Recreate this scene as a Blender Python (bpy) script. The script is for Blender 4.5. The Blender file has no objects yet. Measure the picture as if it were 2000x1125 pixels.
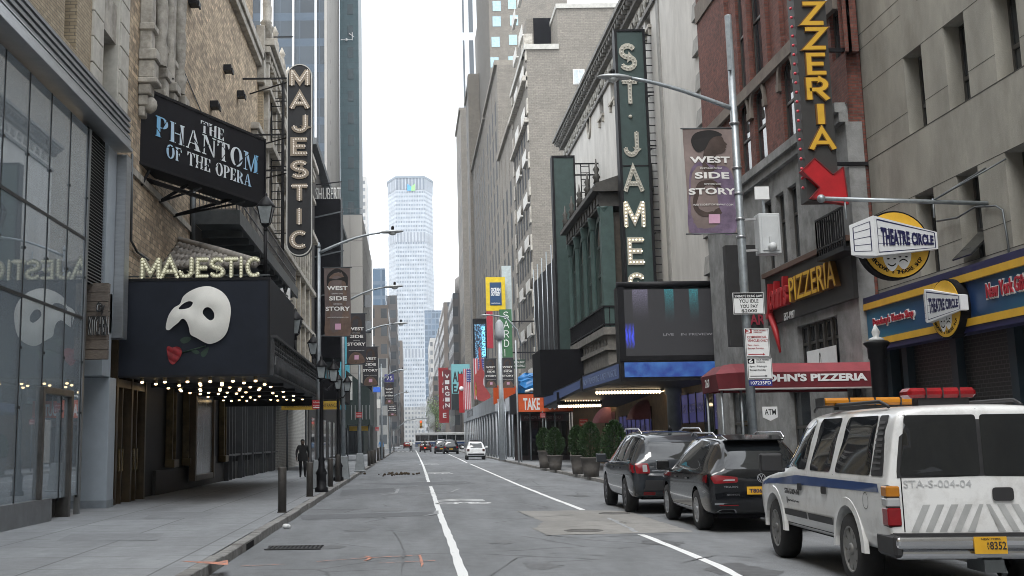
import bpy,bmesh,math,random
from mathutils import Vector,Matrix,geometry
from mathutils.bvhtree import BVHTree
RAD=math.radians
PI=math.pi
random.seed(7)
sc=bpy.context.scene
col=sc.collection
# ---------------------------------------------------------------- camera, sky, sun, exposure
F,PU,PV,PITCH,ROLL=2300.0,796.0,482.0,RAD(9.38),RAD(0.75)
CAM=Vector((0,0,1.6))
_f=Vector((0,math.cos(PITCH),math.sin(PITCH)))
_u=Vector((0,-math.sin(PITCH),math.cos(PITCH)))
_x=Vector((1,0,0))
CR=_x*math.cos(ROLL)-_u*math.sin(ROLL)
CU=_x*math.sin(ROLL)+_u*math.cos(ROLL)
cd=bpy.data.cameras.new('camera')
cam=bpy.data.objects.new('camera',cd)
col.objects.link(cam)
m=Matrix.Identity(4)
for i in range(3):
 m[i][0],m[i][1],m[i][2],m[i][3]=CR[i],CU[i],-_f[i],CAM[i]
cam.matrix_world=m
cd.sensor_width=36.0
cd.lens=F/2000*36
cd.shift_x=(1000-PU)/2000
cd.shift_y=(PV-562.5)/2000
cd.clip_end=6000
sc.camera=cam
SUN_EL,SUN_AZ=RAD(58),RAD(200)
w=bpy.data.worlds.new('World');sc.world=w;w.use_nodes=True
nt=w.node_tree;nt.nodes.clear()
sky=nt.nodes.new('ShaderNodeTexSky');sky.sky_type='NISHITA';sky.sun_disc=False
sky.sun_elevation=SUN_EL;sky.sun_rotation=SUN_AZ
hs=nt.nodes.new('ShaderNodeHueSaturation');hs.inputs['Saturation'].default_value=0.30
tc=nt.nodes.new('ShaderNodeTexCoord')
nz=nt.nodes.new('ShaderNodeTexNoise');nz.inputs['Scale'].default_value=2.6;nz.inputs['Detail'].default_value=5
rp=nt.nodes.new('ShaderNodeValToRGB');rp.color_ramp.elements[0].position=.30;rp.color_ramp.elements[1].position=.55;rp.color_ramp.elements[0].color=(.2,.2,.2,1)
mx=nt.nodes.new('ShaderNodeMixRGB');mx.inputs[2].default_value=(10.2,10.6,11.0,1)
bg=nt.nodes.new('ShaderNodeBackground');bg.inputs['Strength'].default_value=0.10
out=nt.nodes.new('ShaderNodeOutputWorld')
L=nt.links.new
L(sky.outputs[0],hs.inputs['Color']);L(tc.outputs['Generated'],nz.inputs['Vector'])
L(nz.outputs['Fac'],rp.inputs[0]);L(rp.outputs[0],mx.inputs[0]);L(hs.outputs[0],mx.inputs[1])
L(mx.outputs[0],bg.inputs[0]);L(bg.outputs[0],out.inputs[0])
sl=bpy.data.lights.new('sun','SUN');sl.energy=0.9;sl.angle=RAD(25);sl.color=(1,.97,.93)
so=bpy.data.objects.new('sun',sl);col.objects.link(so)
so.rotation_euler=(PI/2-SUN_EL,0,PI-SUN_AZ)
sc.view_settings.view_transform='Standard'
sc.view_settings.look='None'
sc.view_settings.gamma=1
sc.view_settings.exposure=1.42
try:
 sc.cycles.filter_width=.95
except Exception:pass
# ---------------------------------------------------------------- helpers
def ray(u,v):
 return _f+CR*((u-PU)/F)-CU*((v-PV)/F)
def at(u,v,X=None,Y=None,Z=None):
 """photo pixel -> world point on the plane X=, Y= or Z="""
 d=ray(u,v)
 if X is not None:t=(X-CAM.x)/d.x
 elif Y is not None:t=(Y-CAM.y)/d.y
 else:t=(Z-CAM.z)/d.z
 return CAM+d*t
def xz(u,v,Y):p=at(u,v,Y=Y);return p.x,p.z
def yz(u,v,X):p=at(u,v,X=X);return p.y,p.z
WL={}
def thing(name,label,cat,loc=(0,0,0),group=None,kind=None):
 o=bpy.data.objects.new(name,None);col.objects.link(o)
 o.empty_display_size=.2
 o.location=loc;o['label']=label;o['category']=cat
 if group:o['group']=group
 if kind:o['kind']=kind
 WL[o.name]=Vector(loc)
 return o
def tag(o,label,cat,group=None,kind=None):
 if label:o['label']=label
 if cat:o['category']=cat
 if group:o['group']=group
 if kind:o['kind']=kind
 return o
def dup(o,parent=None):
 c=o.copy();col.objects.link(c)
 if parent is not None:c.parent=parent;c.matrix_parent_inverse=o.matrix_parent_inverse.copy()
 for ch in o.children:dup(ch,c)
 return c
class MB:
 def __init__(s):s.v=[];s.f=[];s.m=[];s.mi=0;s.s=[];s.cuts=[]
 def new(s):
  """what follows is a piece (an object) of its own"""
  if s.f and(not s.cuts or s.cuts[-1]!=(len(s.v),len(s.f))):s.cuts.append((len(s.v),len(s.f)))
  return s
 def add(s,vs,fs,smooth=False):
  n=len(s.v);s.v+=[Vector(p)for p in vs]
  for f in fs:s.f.append([n+i for i in f]);s.m.append(s.mi);s.s.append(smooth)
  return s
 def hexa(s,p):
  return s.add(p,[(0,3,2,1),(4,5,6,7),(0,1,5,4),(1,2,6,5),(2,3,7,6),(3,0,4,7)])
 def box(s,x0,x1,y0,y1,z0,z1):
  x0,x1=min(x0,x1),max(x0,x1);y0,y1=min(y0,y1),max(y0,y1);z0,z1=min(z0,z1),max(z0,z1)
  return s.hexa([(x0,y0,z0),(x1,y0,z0),(x1,y1,z0),(x0,y1,z0),(x0,y0,z1),(x1,y0,z1),(x1,y1,z1),(x0,y1,z1)])
 def prism(s,pts,vec):
  pts=[Vector(p)for p in pts];vec=Vector(vec);n=len(pts)
  nn=Vector((0,0,0))
  for i in range(n):nn+=pts[i].cross(pts[(i+1)%n])
  if nn.dot(vec)>0:pts.reverse()
  return s.add(pts+[p+vec for p in pts],[tuple(range(n)),tuple(reversed(range(n,2*n)))]+[((i+1)%n,i,n+i,n+(i+1)%n)for i in range(n)])
 def poly(s,pts):return s.add(pts,[tuple(range(len(pts)))])
 def tube(s,pts,r,n=8,cap=True,smooth=True):
  pts=[Vector(p)for p in pts];k=len(pts)
  rs=r if isinstance(r,(list,tuple))else[r]*k
  vs=[];fs=[];pu=None
  for i,p in enumerate(pts):
   d=(pts[min(i+1,k-1)]-pts[max(i-1,0)]).normalized()
   if pu is None:
    a=Vector((0,0,1))if abs(d.z)<.9 else Vector((1,0,0))
    pu=d.cross(a).normalized()
   else:
    pu=(pu-d*pu.dot(d)).normalized()
   b=d.cross(pu)
   for j in range(n):
    t=2*PI*(j+.5)/n
    vs.append(p+(pu*math.cos(t)+b*math.sin(t))*rs[i])
  for i in range(k-1):
   for j in range(n):
    fs.append((i*n+j,i*n+(j+1)%n,(i+1)*n+(j+1)%n,(i+1)*n+j))
  if cap:fs+=[tuple(reversed(range(n))),tuple(range((k-1)*n,k*n))]
  return s.add(vs,fs,smooth and n>5)
 def bar(s,a,b,w):return s.tube([a,b],w*.7071,4)
 def lathe(s,prof,c,n=16,ax=(0,0,1),smooth=True,cap=True):
  c=Vector(c);ax=Vector(ax).normalized()
  a=Vector((1,0,0))if abs(ax.x)<.9 else Vector((0,1,0))
  u=(a-ax*a.dot(ax)).normalized();b=ax.cross(u)
  vs=[];fs=[]
  for r,z in prof:
   for j in range(n):
    t=2*PI*j/n;vs.append(c+ax*z+(u*math.cos(t)+b*math.sin(t))*r)
  for i in range(len(prof)-1):
   for j in range(n):
    fs.append((i*n+j,i*n+(j+1)%n,(i+1)*n+(j+1)%n,(i+1)*n+j))
  if cap:fs+=[tuple(reversed(range(n))),tuple(range((len(prof)-1)*n,len(prof)*n))]
  return s.add(vs,fs,smooth)
 def ball(s,c,r,n=10,k=6,sx=1,sy=1,sz=1):
  vs=[];fs=[];c=Vector(c)
  for i in range(k+1):
   a=-PI/2+PI*i/k
   for j in range(n):
    t=2*PI*j/n
    vs.append(c+Vector((r*sx*math.cos(a)*math.cos(t),r*sy*math.cos(a)*math.sin(t),r*sz*math.sin(a))))
  for i in range(k):
   for j in range(n):fs.append((i*n+j,i*n+(j+1)%n,(i+1)*n+(j+1)%n,(i+1)*n+j))
  return s.add(vs,fs,True)
 def build(s,name,mats,parent=None,bevel=0,seg=1,auto=False):
  if s.cuts:
   res=[];cs=[(0,0)]+[c for c in s.cuts if c[1]<len(s.f)]+[(len(s.v),len(s.f))]
   for(a,b),(c,d)in zip(cs,cs[1:]):
    q=MB();q.v=s.v[a:c];q.f=[[i-a for i in f]for f in s.f[b:d]];q.m=s.m[b:d];q.s=s.s[b:d]
    res.append(q.build(name,mats,parent,bevel,seg))
   return res[0]
  off=WL[parent.name]if parent is not None else Vector((0,0,0))
  if parent is None:
   xs=[p.x for p in s.v];ys=[p.y for p in s.v];zs=[p.z for p in s.v]
   off=Vector(((min(xs)+max(xs))/2,(min(ys)+max(ys))/2,min(zs)))
  me=bpy.data.meshes.new(name)
  me.from_pydata([p-off for p in s.v],[],s.f)
  if not isinstance(mats,(list,tuple)):mats=[mats]
  for mm in mats:me.materials.append(mm)
  me.polygons.foreach_set('material_index',[min(i,len(mats)-1)for i in s.m])
  me.polygons.foreach_set('use_smooth',s.s)
  me.update()
  o=bpy.data.objects.new(name,me);col.objects.link(o)
  if parent is not None:o.parent=parent;WL[o.name]=off
  else:o.location=off;WL[o.name]=off
  if bevel:
   b=o.modifiers.new('bevel','BEVEL');b.width=bevel;b.segments=seg;b.limit_method='ANGLE'
  return o
# ---- text (built-in font only)
_tc={}
def glyphs(s,bold=0.0,space=1.0,shear=0.0):
 k=(s,bold,space,shear)
 if k in _tc:return _tc[k]
 cu=bpy.data.curves.new('t','FONT');cu.body=s;cu.size=1;cu.resolution_u=3;cu.extrude=.5
 cu.offset=bold;cu.space_character=space;cu.shear=shear
 o=bpy.data.objects.new('t',cu);col.objects.link(o)
 dg=bpy.context.evaluated_depsgraph_get()
 me=bpy.data.meshes.new_from_object(o.evaluated_get(dg))
 bpy.data.objects.remove(o);bpy.data.curves.remove(cu)
 vs=[v.co.copy()for v in me.vertices];fs=[tuple(p.vertices)for p in me.polygons]
 bpy.data.meshes.remove(me)
 x0=min(v.x for v in vs);x1=max(v.x for v in vs);y0=min(v.y for v in vs);y1=max(v.y for v in vs)
 vs=[((v.x-x0)/(x1-x0),(v.y-y0)/(y1-y0),v.z+.5)for v in vs]
 _tc[k]=(vs,fs,(x1-x0)/(y1-y0));return _tc[k]
def put_text(mb,s,o,r,u,w,h,d=.008,bold=0.0,space=1.0,shear=0.0,f=None):
 """text filling the rectangle with lower-left corner o, right vector r, up vector u"""
 vs,fs,_=glyphs(s,bold,space,shear)
 o=Vector(o);r=Vector(r).normalized();u=Vector(u).normalized();n=r.cross(u)
 if f is None:pts=[o+r*(x*w)+u*(y*h)+n*(z*d)for x,y,z in vs]
 else:pts=[o+r*(f(x,y)[0])+u*(f(x,y)[1])+n*(z*d)for x,y,z in vs]
 mb.add(pts,fs)
XR,ZU=(1,0,0),(0,0,1)
def text(parent,s,o,r,u,w,h,mt,d=.008,bold=0.0,space=1.0,shear=0.0,name='lettering'):
 mb=MB();put_text(mb,s,o,r,u,w,h,d,bold,space,shear)
 return mb.build(name,mt,parent)
def text_px(parent,s,u0,v0,u1,v1,Y,mt,d=.008,bold=0.0,space=1.0,name='lettering',shear=0.0):
 a=at(u0,v1,Y=Y);b=at(u1,v0,Y=Y)
 return text(parent,s,a,XR,ZU,b.x-a.x,b.z-a.z,mt,d,bold,space,shear,name)
# ---- stroke letters for bulb and neon signs: polylines in a box of height 1
def arc(cx,cy,rx,ry,a0,a1,n=10):
 return[(cx+rx*math.cos(RAD(a0+(a1-a0)*i/n)),cy+ry*math.sin(RAD(a0+(a1-a0)*i/n)))for i in range(n+1)]
STROKE={'M':(.95,[[(.06,0),(.06,1)],[(.06,1),(.475,.22),(.89,1)],[(.89,1),(.89,0)]]),'A':(.9,[[(0.02,0),(.45,1),(.88,0)],[(.18,.33),(.72,.33)]]),'J':(.75,[[(.66,1),(.66,.32)]+arc(.36,.32,.30,.28,0,-180,8)]),'E':(.7,[[(.68,.95),(.08,.95),(.08,.05),(.68,.05)],[(.1,.5),(.6,.5)]]),'S':(.72,[arc(.36,.73,.29,.23,25,270,9)+arc(.36,.27,.30,.23,90,-155,9)]),'T':(.8,[[(0,.95),(.8,.95)],[(.4,.92),(.4,0)]]),'I':(.2,[[(.1,0),(.1,1)]]),'C':(.82,[arc(.44,.5,.38,.46,50,310,14)]),'P':(.72,[[(.08,0),(.08,.95),(.4,.95)]+arc(.4,.71,.25,.24,90,-90,8)+[(.1,.47)]]),'Z':(.75,[[(.03,.95),(.7,.95),(.05,.05),(.73,.05)]]),'R':(.75,[[(.08,0),(.08,.95),(.4,.95)]+arc(.4,.71,.25,.24,90,-90,8)+[(.1,.47)],[(.36,.46),(.7,0)]]),'D':(.75,[[(.08,.05),(.08,.95),(.3,.95)]+arc(.3,.5,.36,.45,90,-90,12)+[(.08,.05)]]),}
def ribbon(mb,pts,hw,fn,d0,d1):
 """flat channel along 2D pts; fn(x, y, d) -> world"""
 n=len(pts);Ls=[];Rs=[]
 P=[Vector((a,b))for a,b in pts]
 for i in range(n):
  d1_=(P[i]-P[i-1]).normalized()if i>0 else(P[1]-P[0]).normalized()
  d2_=(P[i+1]-P[i]).normalized()if i<n-1 else d1_
  t=(d1_+d2_)
  t=t.normalized()if t.length>1e-4 else d1_
  nn=Vector((-t.y,t.x));k=hw/max(.45,nn.dot(Vector((-d1_.y,d1_.x))))
  ext=Vector((0,0))
  Ls.append(P[i]+nn*k+ext);Rs.append(P[i]-nn*k+ext)
 vs=[];fs=[]
 for i in range(n):
  vs+=[fn(Ls[i].x,Ls[i].y,d1),fn(Rs[i].x,Rs[i].y,d1),fn(Ls[i].x,Ls[i].y,d0),fn(Rs[i].x,Rs[i].y,d0)]
 for i in range(n-1):
  a=i*4;b=a+4
  fs+=[(a,a+1,b+1,b),(a,b,b+2,a+2),(a+1,a+3,b+3,b+1)]
 fs+=[(0,2,3,1),((n-1)*4,(n-1)*4+1,(n-1)*4+3,(n-1)*4+2)]
 mb.add(vs,fs)
def along(pts,step):
 res=[];P=[Vector((a,b))for a,b in pts]
 tot=sum((P[i+1]-P[i]).length for i in range(len(P)-1));k=max(1,round(tot/step))
 for q in range(k+1):
  t=tot*q/k
  for i in range(len(P)-1):
   l=(P[i+1]-P[i]).length
   if t<=l+1e-6:res.append(P[i].lerp(P[i+1],min(1,t/l)));break
   t-=l
 return res
def stroke_letter(ch,parent,o,w,h,mt,hw=.09,d=.08,bulbs=None,bulbm=None,step=.16,br=.02,name='letter',r=XR):
 gw,lines=STROKE[ch]
 o=Vector(o);r=Vector(r);n=r.cross(Vector(ZU))
 sx=w/gw
 mb=MB()
 for k,ln in enumerate(lines):
  fn=lambda x,y,q,k=k:o+r*(x*sx)+Vector((0,0,y*h))+n*(q+(.0025*k if q>0 else 0))
  ribbon(mb,ln,hw,fn,0,d)
 lo=mb.build(name,mt,parent)
 if bulbm:
  b=MB()
  for k,ln in enumerate(lines):
   for p in along(ln,step):
    c=o+r*(p.x*sx)+Vector((0,0,p.y*h))+n*(d+br*.5)
    b.ball(c,br,6,4)
  b.build('bulb_row',bulbm,lo)
 return lo
# ---------------------------------------------------------------- materials
MATS={}
def pm(name,c,rough=.6,metal=0.0,var=.18,sc_=3.0,bump=0.0,bs=30.0,dirt=None,dscale=1.2,stretch=None,spec=.5,emit=0,coat=0):
 """Principled with world-anchored noise variation (object coordinates)"""
 if name in MATS:return MATS[name]
 mt=bpy.data.materials.new(name);mt.use_nodes=True
 t=mt.node_tree;p=t.nodes['Principled BSDF']
 p.inputs['Roughness'].default_value=rough;p.inputs['Metallic'].default_value=metal
 p.inputs['Specular IOR Level'].default_value=spec
 if coat:p.inputs['Coat Weight'].default_value=coat;p.inputs['Coat Roughness'].default_value=.04
 co=t.nodes.new('ShaderNodeTexCoord')
 mp=t.nodes.new('ShaderNodeMapping')
 if stretch:mp.inputs['Scale'].default_value=stretch
 t.links.new(co.outputs['Object'],mp.inputs[0])
 n=t.nodes.new('ShaderNodeTexNoise');n.inputs['Scale'].default_value=sc_;n.inputs['Detail'].default_value=6;n.inputs['Roughness'].default_value=.65
 t.links.new(mp.outputs[0],n.inputs['Vector'])
 r=t.nodes.new('ShaderNodeValToRGB')
 r.color_ramp.elements[0].position=.3;r.color_ramp.elements[1].position=.7
 a=[max(0,x*(1-var))for x in c];b=[min(1,x*(1+var))for x in c]
 r.color_ramp.elements[0].color=(*a,1);r.color_ramp.elements[1].color=(*b,1)
 t.links.new(n.outputs['Fac'],r.inputs[0]);last=r.outputs[0]
 if dirt:
  n2=t.nodes.new('ShaderNodeTexNoise');n2.inputs['Scale'].default_value=dscale;n2.inputs['Detail'].default_value=8;n2.inputs['Roughness'].default_value=.7
  t.links.new(mp.outputs[0],n2.inputs['Vector'])
  r2=t.nodes.new('ShaderNodeValToRGB');r2.color_ramp.elements[0].position=.48;r2.color_ramp.elements[1].position=.72
  t.links.new(n2.outputs['Fac'],r2.inputs[0])
  mi=t.nodes.new('ShaderNodeMixRGB');mi.inputs[2].default_value=(*dirt,1)
  t.links.new(r2.outputs[0],mi.inputs[0]);t.links.new(last,mi.inputs[1]);last=mi.outputs[0]
 t.links.new(last,p.inputs['Base Color'])
 if bump:
  n3=t.nodes.new('ShaderNodeTexNoise');n3.inputs['Scale'].default_value=bs;n3.inputs['Detail'].default_value=3
  t.links.new(co.outputs['Object'],n3.inputs['Vector'])
  bp=t.nodes.new('ShaderNodeBump');bp.inputs['Strength'].default_value=bump;bp.inputs['Distance'].default_value=.02
  t.links.new(n3.outputs['Fac'],bp.inputs['Height']);t.links.new(bp.outputs[0],p.inputs['Normal'])
 if emit:
  t.links.new(last,p.inputs['Emission Color']);p.inputs['Emission Strength'].default_value=emit
 MATS[name]=mt;return mt
def wallco(t):
 """vector (x+y, z, 0) in object space: works on walls of either direction"""
 co=t.nodes.new('ShaderNodeTexCoord');sp=t.nodes.new('ShaderNodeSeparateXYZ');ad=t.nodes.new('ShaderNodeMath');ad.operation='ADD'
 cb=t.nodes.new('ShaderNodeCombineXYZ')
 t.links.new(co.outputs['Object'],sp.inputs[0]);t.links.new(sp.outputs[0],ad.inputs[0]);t.links.new(sp.outputs[1],ad.inputs[1])
 t.links.new(ad.outputs[0],cb.inputs[0]);t.links.new(sp.outputs[2],cb.inputs[1])
 return cb.outputs[0],co
def brick(name,c1,c2,mortar,bw=.21,bh=.072,mort=.012,rough=.85,var=.35,bump=.4,off=.5,patch=.3):
 if name in MATS:return MATS[name]
 mt=bpy.data.materials.new(name);mt.use_nodes=True
 t=mt.node_tree;p=t.nodes['Principled BSDF'];p.inputs['Roughness'].default_value=rough
 vec,co=wallco(t)
 b=t.nodes.new('ShaderNodeTexBrick')
 b.inputs['Color1'].default_value=(*c1,1);b.inputs['Color2'].default_value=(*c2,1);b.inputs['Mortar'].default_value=(*mortar,1)
 b.inputs['Scale'].default_value=1;b.inputs['Brick Width'].default_value=bw;b.inputs['Row Height'].default_value=bh
 b.inputs['Mortar Size'].default_value=mort;b.inputs['Mortar Smooth'].default_value=.3;b.offset=off
 t.links.new(vec,b.inputs['Vector'])
 n=t.nodes.new('ShaderNodeTexNoise');n.inputs['Scale'].default_value=.7;n.inputs['Detail'].default_value=8;n.inputs['Roughness'].default_value=.75
 t.links.new(co.outputs['Object'],n.inputs['Vector'])
 n2=t.nodes.new('ShaderNodeTexWhiteNoise')if False else t.nodes.new('ShaderNodeTexNoise');n2.inputs['Scale'].default_value=6.5;n2.inputs['Detail'].default_value=2
 t.links.new(vec,n2.inputs['Vector'])
 ad=t.nodes.new('ShaderNodeMath');ad.operation='ADD'
 t.links.new(n.outputs['Fac'],ad.inputs[0]);t.links.new(n2.outputs['Fac'],ad.inputs[1])
 r=t.nodes.new('ShaderNodeMapRange');r.inputs[1].default_value=.7;r.inputs[2].default_value=1.3;r.inputs[3].default_value=1-patch;r.inputs[4].default_value=1+patch
 t.links.new(ad.outputs[0],r.inputs[0])
 mu=t.nodes.new('ShaderNodeMixRGB');mu.blend_type='MULTIPLY';mu.inputs[0].default_value=1
 t.links.new(b.outputs['Color'],mu.inputs[1]);t.links.new(r.outputs[0],mu.inputs[2])
 t.links.new(mu.outputs[0],p.inputs['Base Color'])
 bp=t.nodes.new('ShaderNodeBump');bp.inputs['Strength'].default_value=bump;bp.inputs['Distance'].default_value=.01
 iv=t.nodes.new('ShaderNodeMath');iv.operation='SUBTRACT';iv.inputs[0].default_value=1
 t.links.new(b.outputs['Fac'],iv.inputs[1]);t.links.new(iv.outputs[0],bp.inputs['Height']);t.links.new(bp.outputs[0],p.inputs['Normal'])
 MATS[name]=mt;return mt
def facade(name,wall,glass,w,h,fw=.6,fh=.55,rough=.7,grough=.15,jit=.5,ox=0.0,oz=0.0):
 """far walls: grid of windows w x h metres, glazed fraction fw x fh; each pane its own tone"""
 if name in MATS:return MATS[name]
 mt=bpy.data.materials.new(name);mt.use_nodes=True
 t=mt.node_tree;p=t.nodes['Principled BSDF']
 vec,co=wallco(t)
 sp=t.nodes.new('ShaderNodeSeparateXYZ');t.links.new(vec,sp.inputs[0])
 def M(op,a,b=None):
  n=t.nodes.new('ShaderNodeMath');n.operation=op
  for i,q in enumerate((a,b)):
   if q is None:continue
   if isinstance(q,(int,float)):n.inputs[i].default_value=q
   else:t.links.new(q,n.inputs[i])
  return n.outputs[0]
 gx=M('DIVIDE',M('ADD',sp.outputs[0],ox),w);gz=M('DIVIDE',M('ADD',sp.outputs[1],oz),h)
 fx=M('FRACT',gx);fz=M('FRACT',gz)
 inx=M('LESS_THAN',M('ABSOLUTE',M('SUBTRACT',fx,.5)),fw/2)
 inz=M('LESS_THAN',M('ABSOLUTE',M('SUBTRACT',fz,.5)),fh/2)
 mask=M('MULTIPLY',inx,inz)
 cb=t.nodes.new('ShaderNodeCombineXYZ');t.links.new(M('FLOOR',gx),cb.inputs[0]);t.links.new(M('FLOOR',gz),cb.inputs[1])
 wn=t.nodes.new('ShaderNodeTexWhiteNoise');wn.noise_dimensions='2D';t.links.new(cb.outputs[0],wn.inputs['Vector'])
 r=t.nodes.new('ShaderNodeMapRange');r.inputs[3].default_value=1-jit;r.inputs[4].default_value=1+jit;t.links.new(wn.outputs['Value'],r.inputs[0])
 mu=t.nodes.new('ShaderNodeMixRGB');mu.blend_type='MULTIPLY';mu.inputs[0].default_value=1;mu.inputs[1].default_value=(*glass,1)
 t.links.new(r.outputs[0],mu.inputs[2])
 n=t.nodes.new('ShaderNodeTexNoise');n.inputs['Scale'].default_value=.15;n.inputs['Detail'].default_value=8;t.links.new(co.outputs['Object'],n.inputs['Vector'])
 rw=t.nodes.new('ShaderNodeMapRange');rw.inputs[1].default_value=.3;rw.inputs[2].default_value=.7;rw.inputs[3].default_value=.8;rw.inputs[4].default_value=1.2;t.links.new(n.outputs['Fac'],rw.inputs[0])
 mw=t.nodes.new('ShaderNodeMixRGB');mw.blend_type='MULTIPLY';mw.inputs[0].default_value=1;mw.inputs[1].default_value=(*wall,1);t.links.new(rw.outputs[0],mw.inputs[2])
 mi=t.nodes.new('ShaderNodeMixRGB');t.links.new(mask,mi.inputs[0]);t.links.new(mw.outputs[0],mi.inputs[1]);t.links.new(mu.outputs[0],mi.inputs[2])
 t.links.new(mi.outputs[0],p.inputs['Base Color'])
 rr=t.nodes.new('ShaderNodeMapRange');rr.inputs[3].default_value=rough;rr.inputs[4].default_value=grough;t.links.new(mask,rr.inputs[0]);t.links.new(rr.outputs[0],p.inputs['Roughness'])
 MATS[name]=mt;return mt
def emis(name,c,s):
 if name in MATS:return MATS[name]
 mt=bpy.data.materials.new(name);mt.use_nodes=True
 p=mt.node_tree.nodes['Principled BSDF'];p.inputs['Base Color'].default_value=(*[x*.5 for x in c],1)
 p.inputs['Emission Color'].default_value=(*c,1);p.inputs['Emission Strength'].default_value=s
 MATS[name]=mt;return mt
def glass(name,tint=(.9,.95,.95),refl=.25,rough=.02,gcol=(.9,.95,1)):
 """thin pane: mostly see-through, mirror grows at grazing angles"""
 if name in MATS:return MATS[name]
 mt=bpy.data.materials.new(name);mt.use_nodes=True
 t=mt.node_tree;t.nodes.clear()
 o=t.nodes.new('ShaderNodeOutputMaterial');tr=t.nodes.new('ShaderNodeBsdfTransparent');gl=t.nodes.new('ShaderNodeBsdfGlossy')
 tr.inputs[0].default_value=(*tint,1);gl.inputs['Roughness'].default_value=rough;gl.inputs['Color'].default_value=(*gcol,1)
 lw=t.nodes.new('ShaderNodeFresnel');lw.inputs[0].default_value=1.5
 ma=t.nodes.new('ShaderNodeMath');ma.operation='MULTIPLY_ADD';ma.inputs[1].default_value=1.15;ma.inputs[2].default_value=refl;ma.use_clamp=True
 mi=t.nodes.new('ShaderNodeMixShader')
 t.links.new(lw.outputs[0],ma.inputs[0]);t.links.new(ma.outputs[0],mi.inputs[0]);t.links.new(tr.outputs[0],mi.inputs[1]);t.links.new(gl.outputs[0],mi.inputs[2]);df=t.nodes.new('ShaderNodeBsdfDiffuse');df.inputs[0].default_value=(.60,.68,.75,1);m2=t.nodes.new('ShaderNodeMixShader');m2.inputs[0].default_value=.24;t.links.new(mi.outputs[0],m2.inputs[1]);t.links.new(df.outputs[0],m2.inputs[2]);t.links.new(m2.outputs[0],o.inputs[0])  # pale blue diffuse layer stands in for bright reflections in the panes
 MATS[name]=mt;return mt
black=pm('black_paint',(.009,.009,.011),.5,var=.3,spec=.25)
blackm=pm('black_matte',(.007,.007,.009),.8,var=.3,spec=.15)
white=pm('white_paint',(.75,.76,.76),.5,var=.06)
offwhite=pm('off_white',(.6,.6,.57),.6,var=.1)
steel=pm('galvanised_steel',(.30,.33,.35),.45,.6,var=.2,sc_=8)
dsteel=pm('dark_steel',(.09,.1,.105),.5,.4,var=.25)
bollm=pm('bollard_steel',(.075,.068,.062),.55,.3,var=.2)
redp=pm('red_sign_paint',(.34,.014,.018),.5,var=.1)
yellow=pm('yellow_paint',(.62,.36,.03),.45,var=.1)
navy=pm('navy_paint',(.015,.015,.07),.45,var=.1)
orange=pm('orange_sign_paint',(.62,.10,.025),.5,var=.1)
gold=pm('brass_trim',(.075,.052,.028),.4,.5,var=.3)
dglass=pm('dark_glass',(.012,.014,.016),.06,var=.3,spec=.8)
wglass=pm('window_glass',(.03,.035,.04),.05,var=.3,spec=.8)
rubber=pm('tyre_rubber',(.018,.018,.019),.8,var=.3,sc_=12)
alloy=pm('alloy_rim',(.42,.43,.45),.3,.8,var=.1)
chrome=pm('chrome',(.6,.61,.63),.12,.95,var=.05)
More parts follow.
